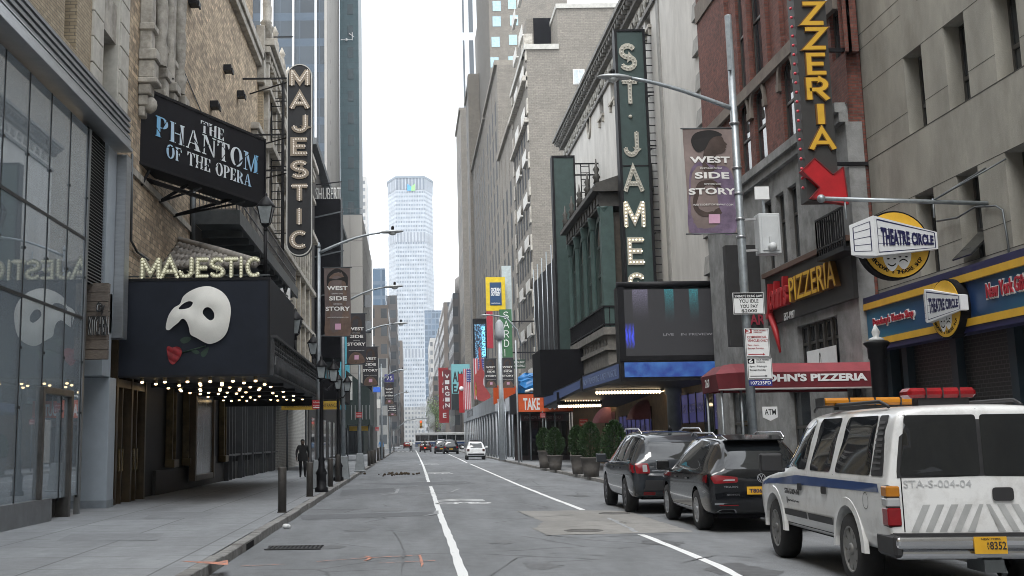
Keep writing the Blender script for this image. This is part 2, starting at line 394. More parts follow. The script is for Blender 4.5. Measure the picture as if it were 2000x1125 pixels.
# ---------------------------------------------------------------- ground, road, pavements
KL,KR,BL,BR=-2.50,7.05,-7.2,11.5
def ground_mat(name,c,grain=.25,stain=.25,crack=True,joint=None,rough=.85):
 mt=bpy.data.materials.new(name);mt.use_nodes=True;t=mt.node_tree;p=t.nodes['Principled BSDF'];p.inputs['Roughness'].default_value=rough
 co=t.nodes.new('ShaderNodeTexCoord')
 def noise(s,d,rgh=.6,vec=None):
  n=t.nodes.new('ShaderNodeTexNoise');n.inputs['Scale'].default_value=s;n.inputs['Detail'].default_value=d;n.inputs['Roughness'].default_value=rgh
  t.links.new(vec or co.outputs['Object'],n.inputs['Vector']);return n.outputs['Fac']
 def rng(x,a,b,lo,hi):
  r=t.nodes.new('ShaderNodeMapRange');r.inputs[1].default_value=a;r.inputs[2].default_value=b;r.inputs[3].default_value=lo;r.inputs[4].default_value=hi
  t.links.new(x,r.inputs[0]);return r.outputs[0]
 def mul(a,b):
  n=t.nodes.new('ShaderNodeMath');n.operation='MULTIPLY';t.links.new(a,n.inputs[0]);t.links.new(b,n.inputs[1]);return n.outputs[0]
 g=rng(noise(55,3),.3,.7,1-grain,1+grain)
 mp=t.nodes.new('ShaderNodeMapping');mp.inputs['Scale'].default_value=(1.0,.22,1);t.links.new(co.outputs['Object'],mp.inputs[0])
 s1=rng(noise(.9,8,.7,mp.outputs[0]),.32,.7,1-stain,1+stain)
 s2=rng(noise(4.0,5,.7),.3,.75,1.12,.86)
 v=mul(mul(g,s1),s2)
 if crack:
  vo=t.nodes.new('ShaderNodeTexVoronoi');vo.feature='DISTANCE_TO_EDGE';vo.inputs['Scale'].default_value=.38
  ds=t.nodes.new('ShaderNodeMixRGB');ds.inputs[0].default_value=.14
  nn=t.nodes.new('ShaderNodeTexNoise');nn.inputs['Scale'].default_value=2.2;nn.inputs['Detail'].default_value=5;t.links.new(co.outputs['Object'],nn.inputs['Vector'])
  t.links.new(co.outputs['Object'],ds.inputs[1]);t.links.new(nn.outputs['Color'],ds.inputs[2]);t.links.new(ds.outputs[0],vo.inputs['Vector'])
  ck=rng(vo.outputs['Distance'],0,.012,.55,1)
  ms=rng(noise(.25,2),.5,.56,0,1)
  mm=t.nodes.new('ShaderNodeMath');mm.operation='MAXIMUM';iv=t.nodes.new('ShaderNodeMath');iv.operation='SUBTRACT';iv.inputs[0].default_value=1;t.links.new(ms,iv.inputs[1])
  t.links.new(ck,mm.inputs[0]);t.links.new(iv.outputs[0],mm.inputs[1]);v=mul(v,mm.outputs[0])
 if joint:
  b=t.nodes.new('ShaderNodeTexBrick');b.inputs['Scale'].default_value=1;b.offset=0
  b.inputs['Brick Width'].default_value=joint[0];b.inputs['Row Height'].default_value=joint[1];b.inputs['Mortar Size'].default_value=.018
  b.inputs['Color1'].default_value=(1.04,1.04,1.04,1);b.inputs['Color2'].default_value=(.92,.92,.92,1);b.inputs['Mortar'].default_value=(.58,.58,.58,1)
  t.links.new(co.outputs['Object'],b.inputs['Vector'])
  vo=t.nodes.new('ShaderNodeTexVoronoi');vo.inputs['Scale'].default_value=2.6;t.links.new(co.outputs['Object'],vo.inputs['Vector'])
  gm=rng(vo.outputs['Distance'],.045,.06,.72,1);v=mul(v,gm)
  bw=t.nodes.new('ShaderNodeRGBToBW');t.links.new(b.outputs['Color'],bw.inputs[0]);v=mul(v,bw.outputs[0])
 mu=t.nodes.new('ShaderNodeMixRGB');mu.blend_type='MULTIPLY';mu.inputs[0].default_value=1;mu.inputs[1].default_value=(*c,1)
 t.links.new(v,mu.inputs[2]);t.links.new(mu.outputs[0],p.inputs['Base Color'])
 bp=t.nodes.new('ShaderNodeBump');bp.inputs['Strength'].default_value=.35;bp.inputs['Distance'].default_value=.008
 t.links.new(noise(90,2),bp.inputs['Height']);t.links.new(bp.outputs[0],p.inputs['Normal'])
 return mt
asphalt=ground_mat('asphalt',(.163,.171,.180),.30,.26)
asphalt2=ground_mat('asphalt_patch_dark',(.118,.124,.132),.2,.15,False)
patchm=ground_mat('concrete_patch',(.225,.219,.207),.22,.22,True)
concrete=ground_mat('pavement_concrete',(.245,.255,.266),.14,.16,False,(1.55,1.55))
slabm=ground_mat('pavement_slab_dark',(.21,.218,.228),.16,.15,False)
kerbm=pm('kerb_granite',(.24,.235,.225),.8,var=.3,sc_=9,bump=.4,dirt=(.11,.10,.095))
def paint(name,c,wear=.45):
 mt=bpy.data.materials.new(name);mt.use_nodes=True;t=mt.node_tree;p=t.nodes['Principled BSDF'];p.inputs['Roughness'].default_value=.75
 co=t.nodes.new('ShaderNodeTexCoord');n=t.nodes.new('ShaderNodeTexNoise');n.inputs['Scale'].default_value=9;n.inputs['Detail'].default_value=8;n.inputs['Roughness'].default_value=.75
 t.links.new(co.outputs['Object'],n.inputs['Vector'])
 r=t.nodes.new('ShaderNodeValToRGB');r.color_ramp.elements[0].position=wear-.06;r.color_ramp.elements[1].position=wear+.06
 r.color_ramp.elements[0].color=(.15,.157,.165,1);r.color_ramp.elements[1].color=(*c,1)
 t.links.new(n.outputs['Fac'],r.inputs[0]);t.links.new(r.outputs[0],p.inputs['Base Color']);return mt
linem=paint('worn_white_line_paint',(.72,.73,.73),.36)
faint=paint('faded_line_paint',(.30,.31,.32),.46)
sprayo=paint('orange_utility_spray',(.60,.24,.15),.47)
def structure(o):o['kind']='structure';return o
structure(MB().poly([(-700,-60,-.02),(700,-60,-.02),(700,2600,-.02),(-700,2600,-.02)]).build('ground',asphalt))
structure(MB().poly([(KL,-20,0),(KR,-20,0),(KR,1060,0),(KL,1060,0)]).build('road',asphalt))
AV0,AV1=205,240
for nm,x0,x1 in(('pavement',-9.5,KL-.17),('pavement',KR+.17,14.0)):
 structure(MB().box(x0,x1,-20,AV0-4,-.02,.14).build(nm,concrete))
 structure(MB().box(x0,x1,AV1,1060,-.02,.14).build(nm,concrete))
for k0,k1 in((KL-.17,KL),(KR,KR+.17)):
 mb=MB();y=-20.0;left=k0<0
 while y<AV0-4:
  l=random.uniform(1.6,2.6);j=random.uniform(-.018,.018);dz=random.uniform(-.012,.008)
  mb.box(k0+j-(0 if left else .01),k1+j,y+.008,min(y+l,AV0-4)-.008,-.02,.137+dz);y+=l
 mb.box(k0,k1,AV1,1060,-.02,.14)
 structure(mb.build('kerb',kerbm,bevel=.012))
def strip(px,wd,z=.004,jag=.012):
 """painted line through photo pixels on the road"""
 P=[at(u,v,Z=0)for u,v in px];Q=[]
 for i in range(len(P)-1):
  n=max(2,int((P[i+1]-P[i]).length/.45))
  for k in range(n):Q.append(P[i].lerp(P[i+1],k/n))
 Q.append(P[-1]);vs=[];fs=[]
 for i,q in enumerate(Q):
  d=(Q[min(i+1,len(Q)-1)]-Q[max(i-1,0)]);d.z=0;d.normalize();n=Vector((-d.y,d.x,0))
  a=wd/2+random.uniform(-jag,jag);b=wd/2+random.uniform(-jag,jag)
  vs+=[(q.x+n.x*a,q.y+n.y*a,z),(q.x-n.x*b,q.y-n.y*b,z)]
 for i in range(len(Q)-1):fs.append((2*i+1,2*i+3,2*i+2,2*i))
 return vs,fs
def floor_poly(px,z):return[(p.x,p.y,z)for p in(at(u,v,Z=0)for u,v in px)]
def patch(px,z,mt,nm='road_patch'):
 P=[Vector(q)for q in floor_poly(px,z)];Q=[]
 for i in range(len(P)):
  a,b=P[i],P[(i+1)%len(P)];n=max(1,int((b-a).length/.25))
  for k in range(n):
   q=a.lerp(b,k/n);Q.append((q.x+random.uniform(-.03,.03),q.y+random.uniform(-.05,.05),z))
 mb=MB().poly(Q);me=mb.build(nm,mt);return structure(me)
patch([(1010,999),(1120,997),(1222,998),(1355,1039),(1215,1043),(1068,1045),(1042,1033),(1062,1019)],.004,patchm)
patch([(1042,1032),(1068,1046),(1160,1044),(1210,1036),(1110,1030)],.006,patchm)
patch([(585,1006),(845,1000),(846,1007),(700,1012),(590,1016)],.004,asphalt2)
patch([(668,957),(770,953),(772,961),(664,968)],.004,asphalt2)
patch([(700,945),(905,940),(930,944),(830,948)],.0045,asphalt2)
mb=MB();mb.add(*strip([(1000,1400),(908,1140),(899,1108),(880,1055),(862,1012),(850,975),(841,950)],.125));structure(mb.build('road_marking',linem))
mb=MB();mb.add(*strip([(838,945),(833,928),(826,908),(819,893),(812,879)],.13));structure(mb.build('road_marking',linem))
mb=MB();mb.add(*strip([(2020,1400),(1470,1140),(1400,1104),(1330,1075),(1252,1044)],.125));structure(mb.build('road_marking',linem))
mb=MB();mb.add(*strip([(1245,1040),(1215,1025),(1188,1012)],.09,.0085,.03));structure(mb.build('road_marking',faint))
mb=MB();mb.add(*strip([(1138,996),(1075,972),(1010,946),(955,922),(918,906)],.125));structure(mb.build('road_marking',linem))
mb=MB();mb.add(*strip([(912,904),(896,896),(878,888),(862,880)],.12));structure(mb.build('road_marking',linem))
for px in([(745,967),(773,964),(778,955)],[(810,966),(880,962),(896,955)],[(770,952),(830,948),(912,943)],[(830,1008),(852,1004),(853,998)]):
 mb=MB();mb.add(*strip(px,.10,.009));structure(mb.build('road_marking',faint))
tar=pm('tar_seam',(.08,.083,.087),.6,var=.4,sc_=4)
for px,wd in(([(560,1003),(600,985),(640,978),(720,976)],.03),([(770,1040),(790,1075),(783,1130)],.022),([(960,1125),(1010,1090),(1080,1081),(1180,1086)],.018),([(1010,998),(1030,1008),(1062,1010),(1120,1006)],.03),([(1075,1020),(1160,1017),(1250,1023)],.02),([(640,940),(760,935),(900,932),(1010,936)],.05),([(1060,1045),(1130,1051),(1215,1047),(1330,1043)],.03),([(880,1010),(930,1014),(1000,1012)],.018),([(1330,1100),(1400,1085),(1480,1090)],.02)):
 mb=MB();mb.add(*strip(px,wd,.0105,.014));structure(mb.build('road_seam',tar))
random.seed(77);oil=pm('oil_stain',(.085,.088,.092),.55,var=.35,sc_=5)
for u,v,r_ in((1290,1060,.35),(1440,1112,.5),(1130,968,.4),(700,1035,.3),(980,1060,.22),(1060,1105,.28),(650,1068,.25),(760,995,.5),(930,960,.4)):
 c=at(u,v,Z=0);n=18;k=[random.uniform(.55,1.1)for _ in range(n)]
 structure(MB().poly([(c.x+r_*k[i]*math.cos(2*PI*i/n),c.y+1.8*r_*k[i]*math.sin(2*PI*i/n),.0035+.0001*len(bpy.data.objects)%.0004)for i in range(n)]).build('oil_stain',oil))
def sharrow(u,v,s=1.0):
 c=at(u,v,Z=0);mb=MB()
 for k in(0,.55):
  for sx in(-1,1):
   mb.poly([(c.x,c.y+1.75*s+k,.004),(c.x,c.y+1.53*s+k,.004),(c.x+sx*.62*s,c.y+1.0*s+k,.004),(c.x+sx*.62*s,c.y+1.22*s+k,.004)][::sx])
 for sx in(-.42,.42):
  for i in range(16):
   a,b=2*PI*i/16,2*PI*(i+1)/16
   mb.poly([(c.x+sx*s+r*math.cos(t)*s,c.y+r*1.15*math.sin(t)*s,.004)for r,t in((.2,a),(.31,a),(.31,b),(.2,b))])
 for a,b in(((-.42,0),(-.12,.42)),((-.12,.42),(.25,.42)),((.25,.42),(.0,.02)),((.42,0),(.22,.55)),((-.12,.42),(-.2,.6)),((.0,.02),(-.12,.42))):
  a=Vector((c.x+a[0]*s,c.y+a[1]*s,.0048));b=Vector((c.x+b[0]*s,c.y+b[1]*s,.0048));d=(b-a).normalized();n=Vector((-d.y,d.x,0))*.04*s
  mb.poly([a-n,b-n,b+n,a+n])
 structure(mb.build('road_marking',linem))
sharrow(905,983);sharrow(857,925,1.0);sharrow(838,907,1.0)
for i in range(13):
 x=KL+.4+i*.72;structure(MB().poly([(x,192,.004),(x+.36,192,.004),(x+.36,197,.004),(x,197,.004)]).build('road_marking',linem))
for px,wd in(([(618,1098),(712,1091),(826,1085)],.035),([(714,1096),(726,1090),(714,1087)],.05),([(818,1085),(824,1098),(823,1108)],.035),([(740,1101),(850,1096)],.02),([(470,1107),(556,1103)],.03)):
 mb=MB();mb.add(*strip(px,wd,.010));structure(mb.build('utility_mark',sprayo))
P=[at(u,v,Z=.14)for u,v in((350,1096),(425,1098),(445,1094),(446,1104),(425,1103))]
structure(MB().poly([(p.x,p.y,.144)for p in P]).build('utility_mark',sprayo))
P=[at(u,v,Z=.14)for u,v in((140,1043),(320,1042),(305,1056),(110,1057))]
structure(MB().poly([(p.x,p.y,.144)for p in P][::-1]).build('pavement_slab',slabm))
P=[at(u,v,Z=.14)for u,v in((300,1000),(420,1000),(405,1012),(280,1013))]
structure(MB().poly([(p.x,p.y,.144)for p in P][::-1]).build('pavement_slab',slabm))
c=at(575,1071,Z=0)
t=thing('storm_drain','iron slotted drain grate in the road beside the left kerb','drain',(c.x,c.y,0))
mb=MB();mb.box(c.x-.42,c.x+.42,c.y-.3,c.y+.3,.002,.006);mb.build('drain_pit',blackm,t)
mb=MB()
for i in range(13):mb.box(c.x-.40+i*.064,c.x-.375+i*.064,c.y-.26,c.y+.26,.006,.02)
for y in(-.3,.27):mb.box(c.x-.43,c.x+.43,c.y+y,c.y+y+.03,.005,.021)
mb.build('grate',pm('cast_iron',(.05,.05,.05),.7,.3),t)
mb=MB().box(KL-.155,KL+.012,c.y-.35,c.y+.5,.005,.1);mb.build('kerb_inlet',blackm,t)
for(u,v),lab in(((1140,1037),'larger round iron manhole cover in the pale road patch near the dashed line'),((1200,1003),'round iron manhole cover at the far edge of the pale road patch')):
 c=at(u,v,Z=0);mb=MB()
 mb.lathe([(.34,.0),(.34,.012),(.30,.012),(.30,.009),(0.01,.010)],(c.x,c.y,0),28)
 tag(mb.build('manhole_cover',pm('manhole_iron',(.12,.115,.11),.75,.2,bump=.5,bs=40)),lab,'manhole cover','manhole covers in the road patch')
c=at(772,927,Z=0);mb=MB();random.seed(5)
for i in range(46):
 a=random.gauss(0,.42);b=random.gauss(0,.9);r=random.uniform(.03,.085)
 mb.ball((c.x+a,c.y+b,r*.6),r,6,4,1,1.1,.8)
tag(mb.build('dung',pm('dung_brown',(.05,.035,.02),.9)),'brown scattered horse dung on the road left of the lane line','dung',None,'stuff')
c=at(558,1033,Z=0);mb=MB();mb.ball((c.x,c.y,.05),.06,7,5,1.2,1,.8);mb.ball((c.x+.05,c.y+.03,.04),.045,6,4)
tag(mb.build('litter',white),'crumpled white paper litter lying in the left gutter','litter')
# ================================================================ LEFT SIDE
random.seed(11)
tan_brick=brick('tan_tapestry_brick',(.56,.44,.30),(.26,.20,.14),(.23,.195,.15),.40,.15,.014,patch=.45)
tan_brick2=brick('buff_smooth_brick',(.44,.36,.25),(.34,.275,.185),(.2,.17,.13),.24,.08,.010,patch=.2)
white_brick=brick('white_glazed_brick',(.5,.49,.46),(.42,.41,.38),(.25,.24,.22),.25,.09,.012,patch=.2)
stone_l=pm('carved_limestone',(.40,.375,.33),.85,var=.3,sc_=2.5,bump=.5,bs=12,dirt=(.16,.145,.12),dscale=1.6)
quoin=pm('pale_quoin_stone',(.50,.48,.43),.8,var=.15,dirt=(.33,.31,.27))
alum=pm('silver_aluminium',(.36,.38,.40),.35,.7,var=.12,stretch=(1,1,6))
greypanel=pm('blue_grey_panel',(.38,.43,.48),.5,.1,var=.08)
louvrem=pm('louvre_metal',(.20,.21,.22),.5,.4,var=.15)
framem=pm('mullion_metal',(.23,.24,.25),.4,.6,var=.15)
darkmull=pm('dark_mullion',(.03,.033,.036),.4,.5)
doorbr=pm('bronze_door',(.10,.095,.09),.35,.5,var=.3)
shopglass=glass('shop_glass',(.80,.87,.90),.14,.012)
# ---------------- 1 glass-fronted retail building
XW=BL
t=thing('retail_building','buff brick building with two storeys of reflecting plate glass at the left edge','building',(XW-1,24,.14))
zl0=yz(190,560,XW)[1];YE=25.95;YC0,YC1=27.6,29.45
ztop=yz(160,238,XW)[1];zt1=yz(84,415,XW)[1];zt2=yz(84,592,XW)[1];zdoor=yz(78,768,XW)[1]
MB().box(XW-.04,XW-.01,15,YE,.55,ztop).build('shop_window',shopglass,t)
mb=MB()
for k in range(9):
 y=YE-1.38*k;mb.box(XW-.05,XW+.004,y-.012,y+.012,.5,ztop)
for z in(zt1,zt2):mb.box(XW-.06,XW+.006,15,YE-.02,z-.03,z+.03)
mb.build('mullion',darkmull,t)
mb=MB();mb.box(XW-.08,XW+.03,YE,YE+.14,.14,ztop);mb.build('window_frame',framem,t)
mb=MB()
for k in range(9):
 for z in(zt1-.9,zt1+.9,zt2-1.0,zt2-2.1):mb.new();mb.box(XW+.005,XW+.03,YE-1.38*k-.03,YE-1.38*k+.03,z,z+.05)
mb.build('glass_clip',darkmull,t)
MB().box(XW-.3,XW+.10,15,23.8,.14,.58).build('plinth',framem,t)
y0,y1=yz(130,900,XW)[0],yz(78,900,XW)[0]
mb=MB();mb.box(XW-.35,XW+.07,y1-.14,y1,.14,zdoor+.14);mb.box(XW-.35,XW+.07,y0,y0+.16,.14,zdoor+.14);mb.box(XW-.35,XW+.068,y1+.002,y0-.002,zdoor,zdoor+.14)
mb.build('door_frame',doorbr,t,.01)
dr=MB().box(XW-.26,XW-.2,y1+.01,y0-.01,.15,zdoor-.01).build('door',doorbr,t)
MB().bar((XW-.15,y0-.25,.9),(XW-.15,y0-.25,1.9),.04).build('handle',alum,dr)
mb=MB();mb.box(XW-5,XW-.35,14,25.8,zt2-.35,zt2+.1);mb.build('floor_slab',pm('interior_white',(.6,.61,.62),.7),t)
mb=MB();mb.box(XW-5.2,XW-5,14,30,.1,ztop+.2);mb.box(XW-5,XW-.35,14,27,ztop+.02,ztop+.2);mb.box(XW-5,XW-.5,25.9,26.05,.1,zl0-.1)
mb.build('inner_wall',pm('interior_wall',(.42,.44,.46),.8),t)
MB().box(XW-1.3,XW-1.2,21.4,22.3,.3,zt2-.5).build('display_panel',pm('blue_display',(.02,.10,.26),.5),t)
MB().box(XW-1.15,XW-1.05,22.9,23.6,.3,zt2-.5).build('inner_pier',pm('interior_pier',(.42,.44,.45),.7),t)
mb=MB()
for y in(19.2,20.4,21.6,22.8,24.0):
 mb.new();mb.lathe([(.02,.5),(.02,.12),(.17,0),(.15,-.02),(.01,-.02)],(XW-1.6,y,zdoor+.1),10)
mb.build('pendant_lamp',emis('pendant_glow',(1,.85,.6),9),t)
mb=MB()
for i in range(int((ztop-zl0)/.075)):
 z=zl0+i*.075;mb.hexa([(XW-.05,YE+.2,z+.05),(XW+.01,YE+.2,z),(XW+.01,YC0-.1,z),(XW-.05,YC0-.1,z+.05),(XW-.05,YE+.2,z+.06),(XW+.01,YE+.2,z+.012),(XW+.01,YC0-.1,z+.012),(XW-.05,YC0-.1,z+.06)])
mb.build('louvre',louvrem,t)
MB().box(XW-.2,XW-.06,YE+.14,YC0,zl0,ztop+.1).build('louvre_back',blackm,t)
zp=yz(225,655,XW)[1]
mb=MB();mb.box(XW-.5,XW+.02,YC0+.03,28.45,zp,ztop+.05);mb.build('side_panel',greypanel,t)
mb=MB();mb.box(XW-.4,XW+.26,28.5,28.98,zp-.1,ztop+.03);mb.build('pilaster',alum,t,.015)
zc=yz(180,730,XW)[1]
mb=MB();mb.box(XW-.95,XW+.03,28.3,28.95,.14,zc+.0);mb.build('column',greypanel,t,.015)
MB().box(XW-.96,XW+.035,28.29,28.96,.14,.32).build('column_base',pm('panel_joint',(.24,.27,.3),.5),t)
MB().box(XW-.9,XW+.02,27.62,28.4,zc+.01,zl0-.02).build('lintel_panel',greypanel,t)
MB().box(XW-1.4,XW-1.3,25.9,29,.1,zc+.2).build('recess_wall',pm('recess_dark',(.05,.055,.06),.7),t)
zb=yz(246,284,XW+.34)[1];YE2=28.75
mb=MB();mb.box(XW-.2,XW+.34,12,YE2,zb,zb+.09);mb.box(XW-.2,XW+.28,12,YE2-.003,zb+.092,zb+.30);mb.box(XW-.2,XW+.30,12,YE2-.001,zb+.302,zb+.34)
mb.build('cornice_fascia',alum,t,.008)
mb=MB()
for i in range(7):mb.box(XW-.18,XW+.27-(i%2)*.05,12,YE2-.01,zb+.345+i*.075,zb+.345+i*.075+.074)
mb.build('cornice_louvre',louvrem,t)
MB().box(XW-.25,XW+.20,12,YE2+.05,zb+.872,zb+.96).build('coping',dsteel,t)
zw0=zb+.9
wy0,wy1=27.0,28.0
mb=MB();mb.box(XW-9,XW-.06,-70,11.99,.1,30);mb.box(XW-9,XW-.061,12.0,14.95,.1,zb);mb.box(XW-1.2,XW-.06,12,24.0,zw0,30);mb.box(XW-1.2,XW-.06,24.9,26.1,zw0,30);mb.box(XW-1.2,XW-.06,24.0,24.9,12.9,30);mb.box(XW-1.2,XW-.062,24.0,24.9,zw0,10.2)
mb.box(XW-1.2,XW-.7,26.1,29.6,zw0,30)
mb.build('wall',tan_brick2,t)
mb=MB()
for i in range(14):
 z=zw0+i*.62
 mb.box(XW-.7,XW+.0,26.1,26.98,z,z+.60);mb.box(XW-.7,XW+.0,28.62,29.5,z,z+.60)
mb.box(XW-.7,XW-.03,26.97,27.1,zw0,20);mb.box(XW-.7,XW-.03,28.5,28.63,zw0,20)
mb.build('stone_quoin',quoin,t,.015)
zt=yz(200,40,XW)[1]
win=MB().box(XW-.5,XW-.40,27.1,28.5,zw0,19).build('window',pm('olive_window_frame',(.20,.17,.10),.6),t)
mb=MB()
for z in(zw0+.1,zw0+1.25,zw0+3.3,zw0+4.6):mb.box(XW-.42,XW-.385,27.25,28.35,z,z+1.05)
mb.build('pane',wglass,win)
MB().box(XW-.55,XW-.1,27.1,28.5,zt,zt+1.0).build('carved_spandrel',stone_l,t)
win=MB().box(XW-.5,XW-.40,24.0,24.9,10.2,12.9).build('window',pm('olive_window_frame',(.20,.17,.10),.6),t)
MB().box(XW-.42,XW-.385,24.15,24.75,10.35,12.75).build('pane',wglass,win)
for(u0,v0,u1,v1,lab,nm)in((0,135,18,205,'white hanging poster with red lettering, nearest the left edge behind the upper glass','Yuki'),(82,212,108,283,'white hanging poster with red doodle, farther one behind the upper plate glass','BEST')):
 ya,za=yz(u0,v1,XW+.03);yb,zb_=yz(u1,v0,XW+.03)
 y0,y1=min(ya,yb),max(ya,yb);z0,z1=min(za,zb_),max(za,zb_)
 pt=thing('window_poster',lab,'poster',(XW-.1,(y0+y1)/2,z0),'posters behind the shop glass')
 MB().box(XW-.085,XW-.075,y0,y1,z0,z1).build('sheet',white,pt)
 text(pt,nm,(XW-.074,y0+.1,z0+.25*(z1-z0)),(0,1,0),ZU,(y1-y0)*.75,(z1-z0)*.22,redp,.004)
# ---------------- wooden blade sign
Ys=26.65
x0,z0=xz(158,702,Ys);x1,z1=xz(212,552,Ys)
z0-=.0;t=thing('blade_sign','weathered wooden plank sign reading City Kitchen hung on the grey column','sign',((x0+x1)/2,Ys,z0))
mb=MB()
pw=(z1-z0)/8
for i in range(8):mb.box(x0,x1,Ys,Ys+.2,z0+i*pw+.004,z0+(i+1)*pw-.004)
woodm=pm('weathered_wood',(.15,.125,.105),.8,var=.5,sc_=6,stretch=(1.5,1,14),bump=.4,bs=25,dirt=(.09,.075,.065))
mb.build('plank_board',woodm,t,.006)
MB().box(x0-.02,x0-.002,Ys-.02,Ys+.22,z0-.02,z1+.02).build('edge_trim',framem,t)
text_px(t,'KITCHEN',172,617,213,656,Ys-.06,pm('sign_black',(.012,.012,.013),.5),.05,.02)
text_px(t,'KITCHEN',173,619,213,654,Ys-.075,white,.012,-.004)
text_px(t,'City',188,590,205,616,Ys-.06,pm('sign_black',(.012,.012,.013),.5),.05,.02,shear=.35)
text_px(t,'City',189,592,204,614,Ys-.075,white,.012,.0,shear=.35)
# ---------------- 2 brick theatre
random.seed(12)
t=thing('theatre_building','tan tapestry-brick theatre with carved stone front behind the white mask marquee','building',(BL-2,50,.14))
Y0,YB,YN=29.5,55.5,84.0
ztopb=yz(497,104,BL)[1]
mb=MB();mb.box(BL-9,BL,Y0,YB,5.2,ztopb);mb.box(BL-9,BL-.3,Y0,YB,ztopb+.01,ztopb+9)
mb.build('brick_wall',tan_brick,t)
za=yz(247,330,BL)[1];zb_=yz(372,455,BL)[1];ya=yz(247,330,BL)[0];yb=yz(372,455,BL)[0]
mb=MB();mb.hexa([(BL,ya,za),(BL+.06,ya,za),(BL+.06,yb,zb_),(BL,yb,zb_),(BL,ya,za+.18),(BL+.06,ya,za+.18),(BL+.06,yb,zb_+.18),(BL,yb,zb_+.18)])
mb.build('string_course',stone_l,t)
mb=MB()
mb.tube([at(258,300,X=BL+.06),at(256,470,X=BL+.06),at(268,492,X=BL+.06),at(290,508,X=BL+.06)],.035,6)
mb.tube([at(376,370,X=BL+.08),at(376,500,X=BL+.08)],.09,8)
mb.tube([at(326,60,X=BL+.03),at(400,235,X=BL+.03)],.02,5)
mb.build('wall_pipe',dsteel,t)
mb=MB()
for u,v in((370,4),(438,135),(464,185),(412,206)):
 p=at(u,v,X=BL);mb.new();mb.box(BL-.01,BL+.3,p.y-.25,p.y+.25,p.z-.12,p.z+.12);mb.box(BL+.3,BL+.36,p.y-.2,p.y+.2,p.z-.2,p.z-.02)
mb.build('wall_floodlight',black,t)
mb=MB()
zo=yz(300,110,BL+.3)[1]
def twist(mb,c,z0,z1,r,turns=7,n=10):
 k=44;vs=[];fs=[]
 for i in range(k+1):
  z=z0+(z1-z0)*i/k
  for j in range(n):
   a=2*PI*j/n;rr=r*(1+.22*math.sin(3*a+2*PI*turns*i/k));vs.append((c[0]+rr*math.cos(a),c[1]+rr*math.sin(a),z))
 for i in range(k):
  for j in range(n):fs.append((i*n+j,i*n+(j+1)%n,(i+1)*n+(j+1)%n,(i+1)*n+j))
 mb.add(vs,fs,True)
for y in(31.9,33.0,34.6):mb.new();twist(mb,(BL+.30,y,0),zo,zo+9,.17)
mb.build('twisted_column',stone_l,t)
mb=MB()
for y,xx in((30.8,.34),(32.45,.30),(33.8,.30),(35.2,.3)):
 mb.box(BL,BL+xx,y-.22,y+.22,zo,zo+9)
 mb.box(BL,BL+xx+.16,y-.32,y+.32,zo-.25,zo+.05);mb.box(BL,BL+xx+.1,y-.27,y+.27,zo-.75,zo-.252);mb.box(BL,BL+xx+.18,y-.34,y+.34,zo-.9,zo-.752)
 for i in range(3):mb.box(BL,BL+xx-.08*i,y-.25+.04*i,y+.25-.04*i,zo-1.2-.3*i,zo-.902-.3*i)
 mb.ball((BL+xx-.05,y,zo-1.45),.2,8,6,1,.9,1.2)
 for k in(.6,3.5,6.2):mb.box(BL,BL+xx+.08,y-.29,y+.29,zo+k,zo+k+.2)
mb.box(BL,BL+.12,30.6,35.4,zo-.2,zo+9)
mb.build('carved_oriel',stone_l,t,.03)
XF=BL+.25
zf=yz(512,82,XF)[1]
mb=MB();mb.box(BL-9,XF,YB+.01,YN,5.2,zf);mb.build('front_wall',tan_brick2,t)
mb=MB()
for z,d,h in((zf,.55,.35),(zf-.36,.35,.3),(zf-2.3,.35,.25),(zf-5.2,.5,.35),(zf-9.0,.35,.3),(ztopb*.45,.3,.25)):
 mb.box(XF-.2,XF+d,YB-.1,YN,z,z+h)
for i in range(34):
 y=YB+.3+i*.82;mb.box(XF,XF+.28,y,y+.42,zf-.75,zf-.37)
for i in range(8):
 y=YB+.4+i*3.4
 mb.box(XF-.1,XF+.22,y,y+.5,6,zf-.4);mb.box(XF-.1,XF+.34,y-.08,y+.58,zf-2.0,zf-1.6)
 for z0,z1 in((zf-5.0,zf-2.5),(zf-8.8,zf-5.4)):
  cy=y+1.95;pts=[(XF+.003,cy+math.cos(PI*q/10)*1.1,z1-1.3+1.1*math.sin(PI*q/10))for q in range(11)]+[(XF+.003,cy+math.cos(PI*q/10)*.85,z1-1.3+.85*math.sin(PI*q/10))for q in range(10,-1,-1)]
  mb.prism(pts,(.14,0,0));mb.box(XF,XF+.14,cy-1.1,cy-.85,z0,z1-1.3);mb.box(XF,XF+.14,cy+.85,cy+1.1,z0,z1-1.3);mb.box(XF,XF+.2,cy-1.2,cy+1.2,z0-.1,z0+.05)
mb.box(BL-.3,BL+.35,Y0,YB,ztopb,ztopb+.4);mb.box(BL-.3,BL+.25,Y0,YB,ztopb-.35,ztopb-.01)
mb.box(BL-.05,BL+.35,YB-.5,YB+.5,zf-2,zf+.9)
for z in(ztopb-4.0,ztopb-7.8):mb.box(BL-.02,BL+.4,YB-2.6,YB+.2,z,z+.3);mb.box(BL-.02,BL+.28,YB-2.4,YB+.2,z-1.5,z-.01)
mb.build('carved_stonework',stone_l,t,.02)
mb=MB()
for i in range(8):
 y=YB+.6+i*3.4
 mb.new();mb.lathe([(.3,0),(.3,.5),(.18,.55),(.24,.9),(.12,1.5),(.2,1.7),(.02,2.1)],(XF+.1,y,zf+.35),8)
for y in(YB+.2,YB+1.0):mb.new();mb.lathe([(.3,0),(.25,.8),(.32,.9),(.16,1.1),(.20,1.9),(.1,2.4),(.22,2.6),(.02,3.2)],(XF+.1,y,zf+.35),8)
mb.build('finial',stone_l,t)
mb=MB()
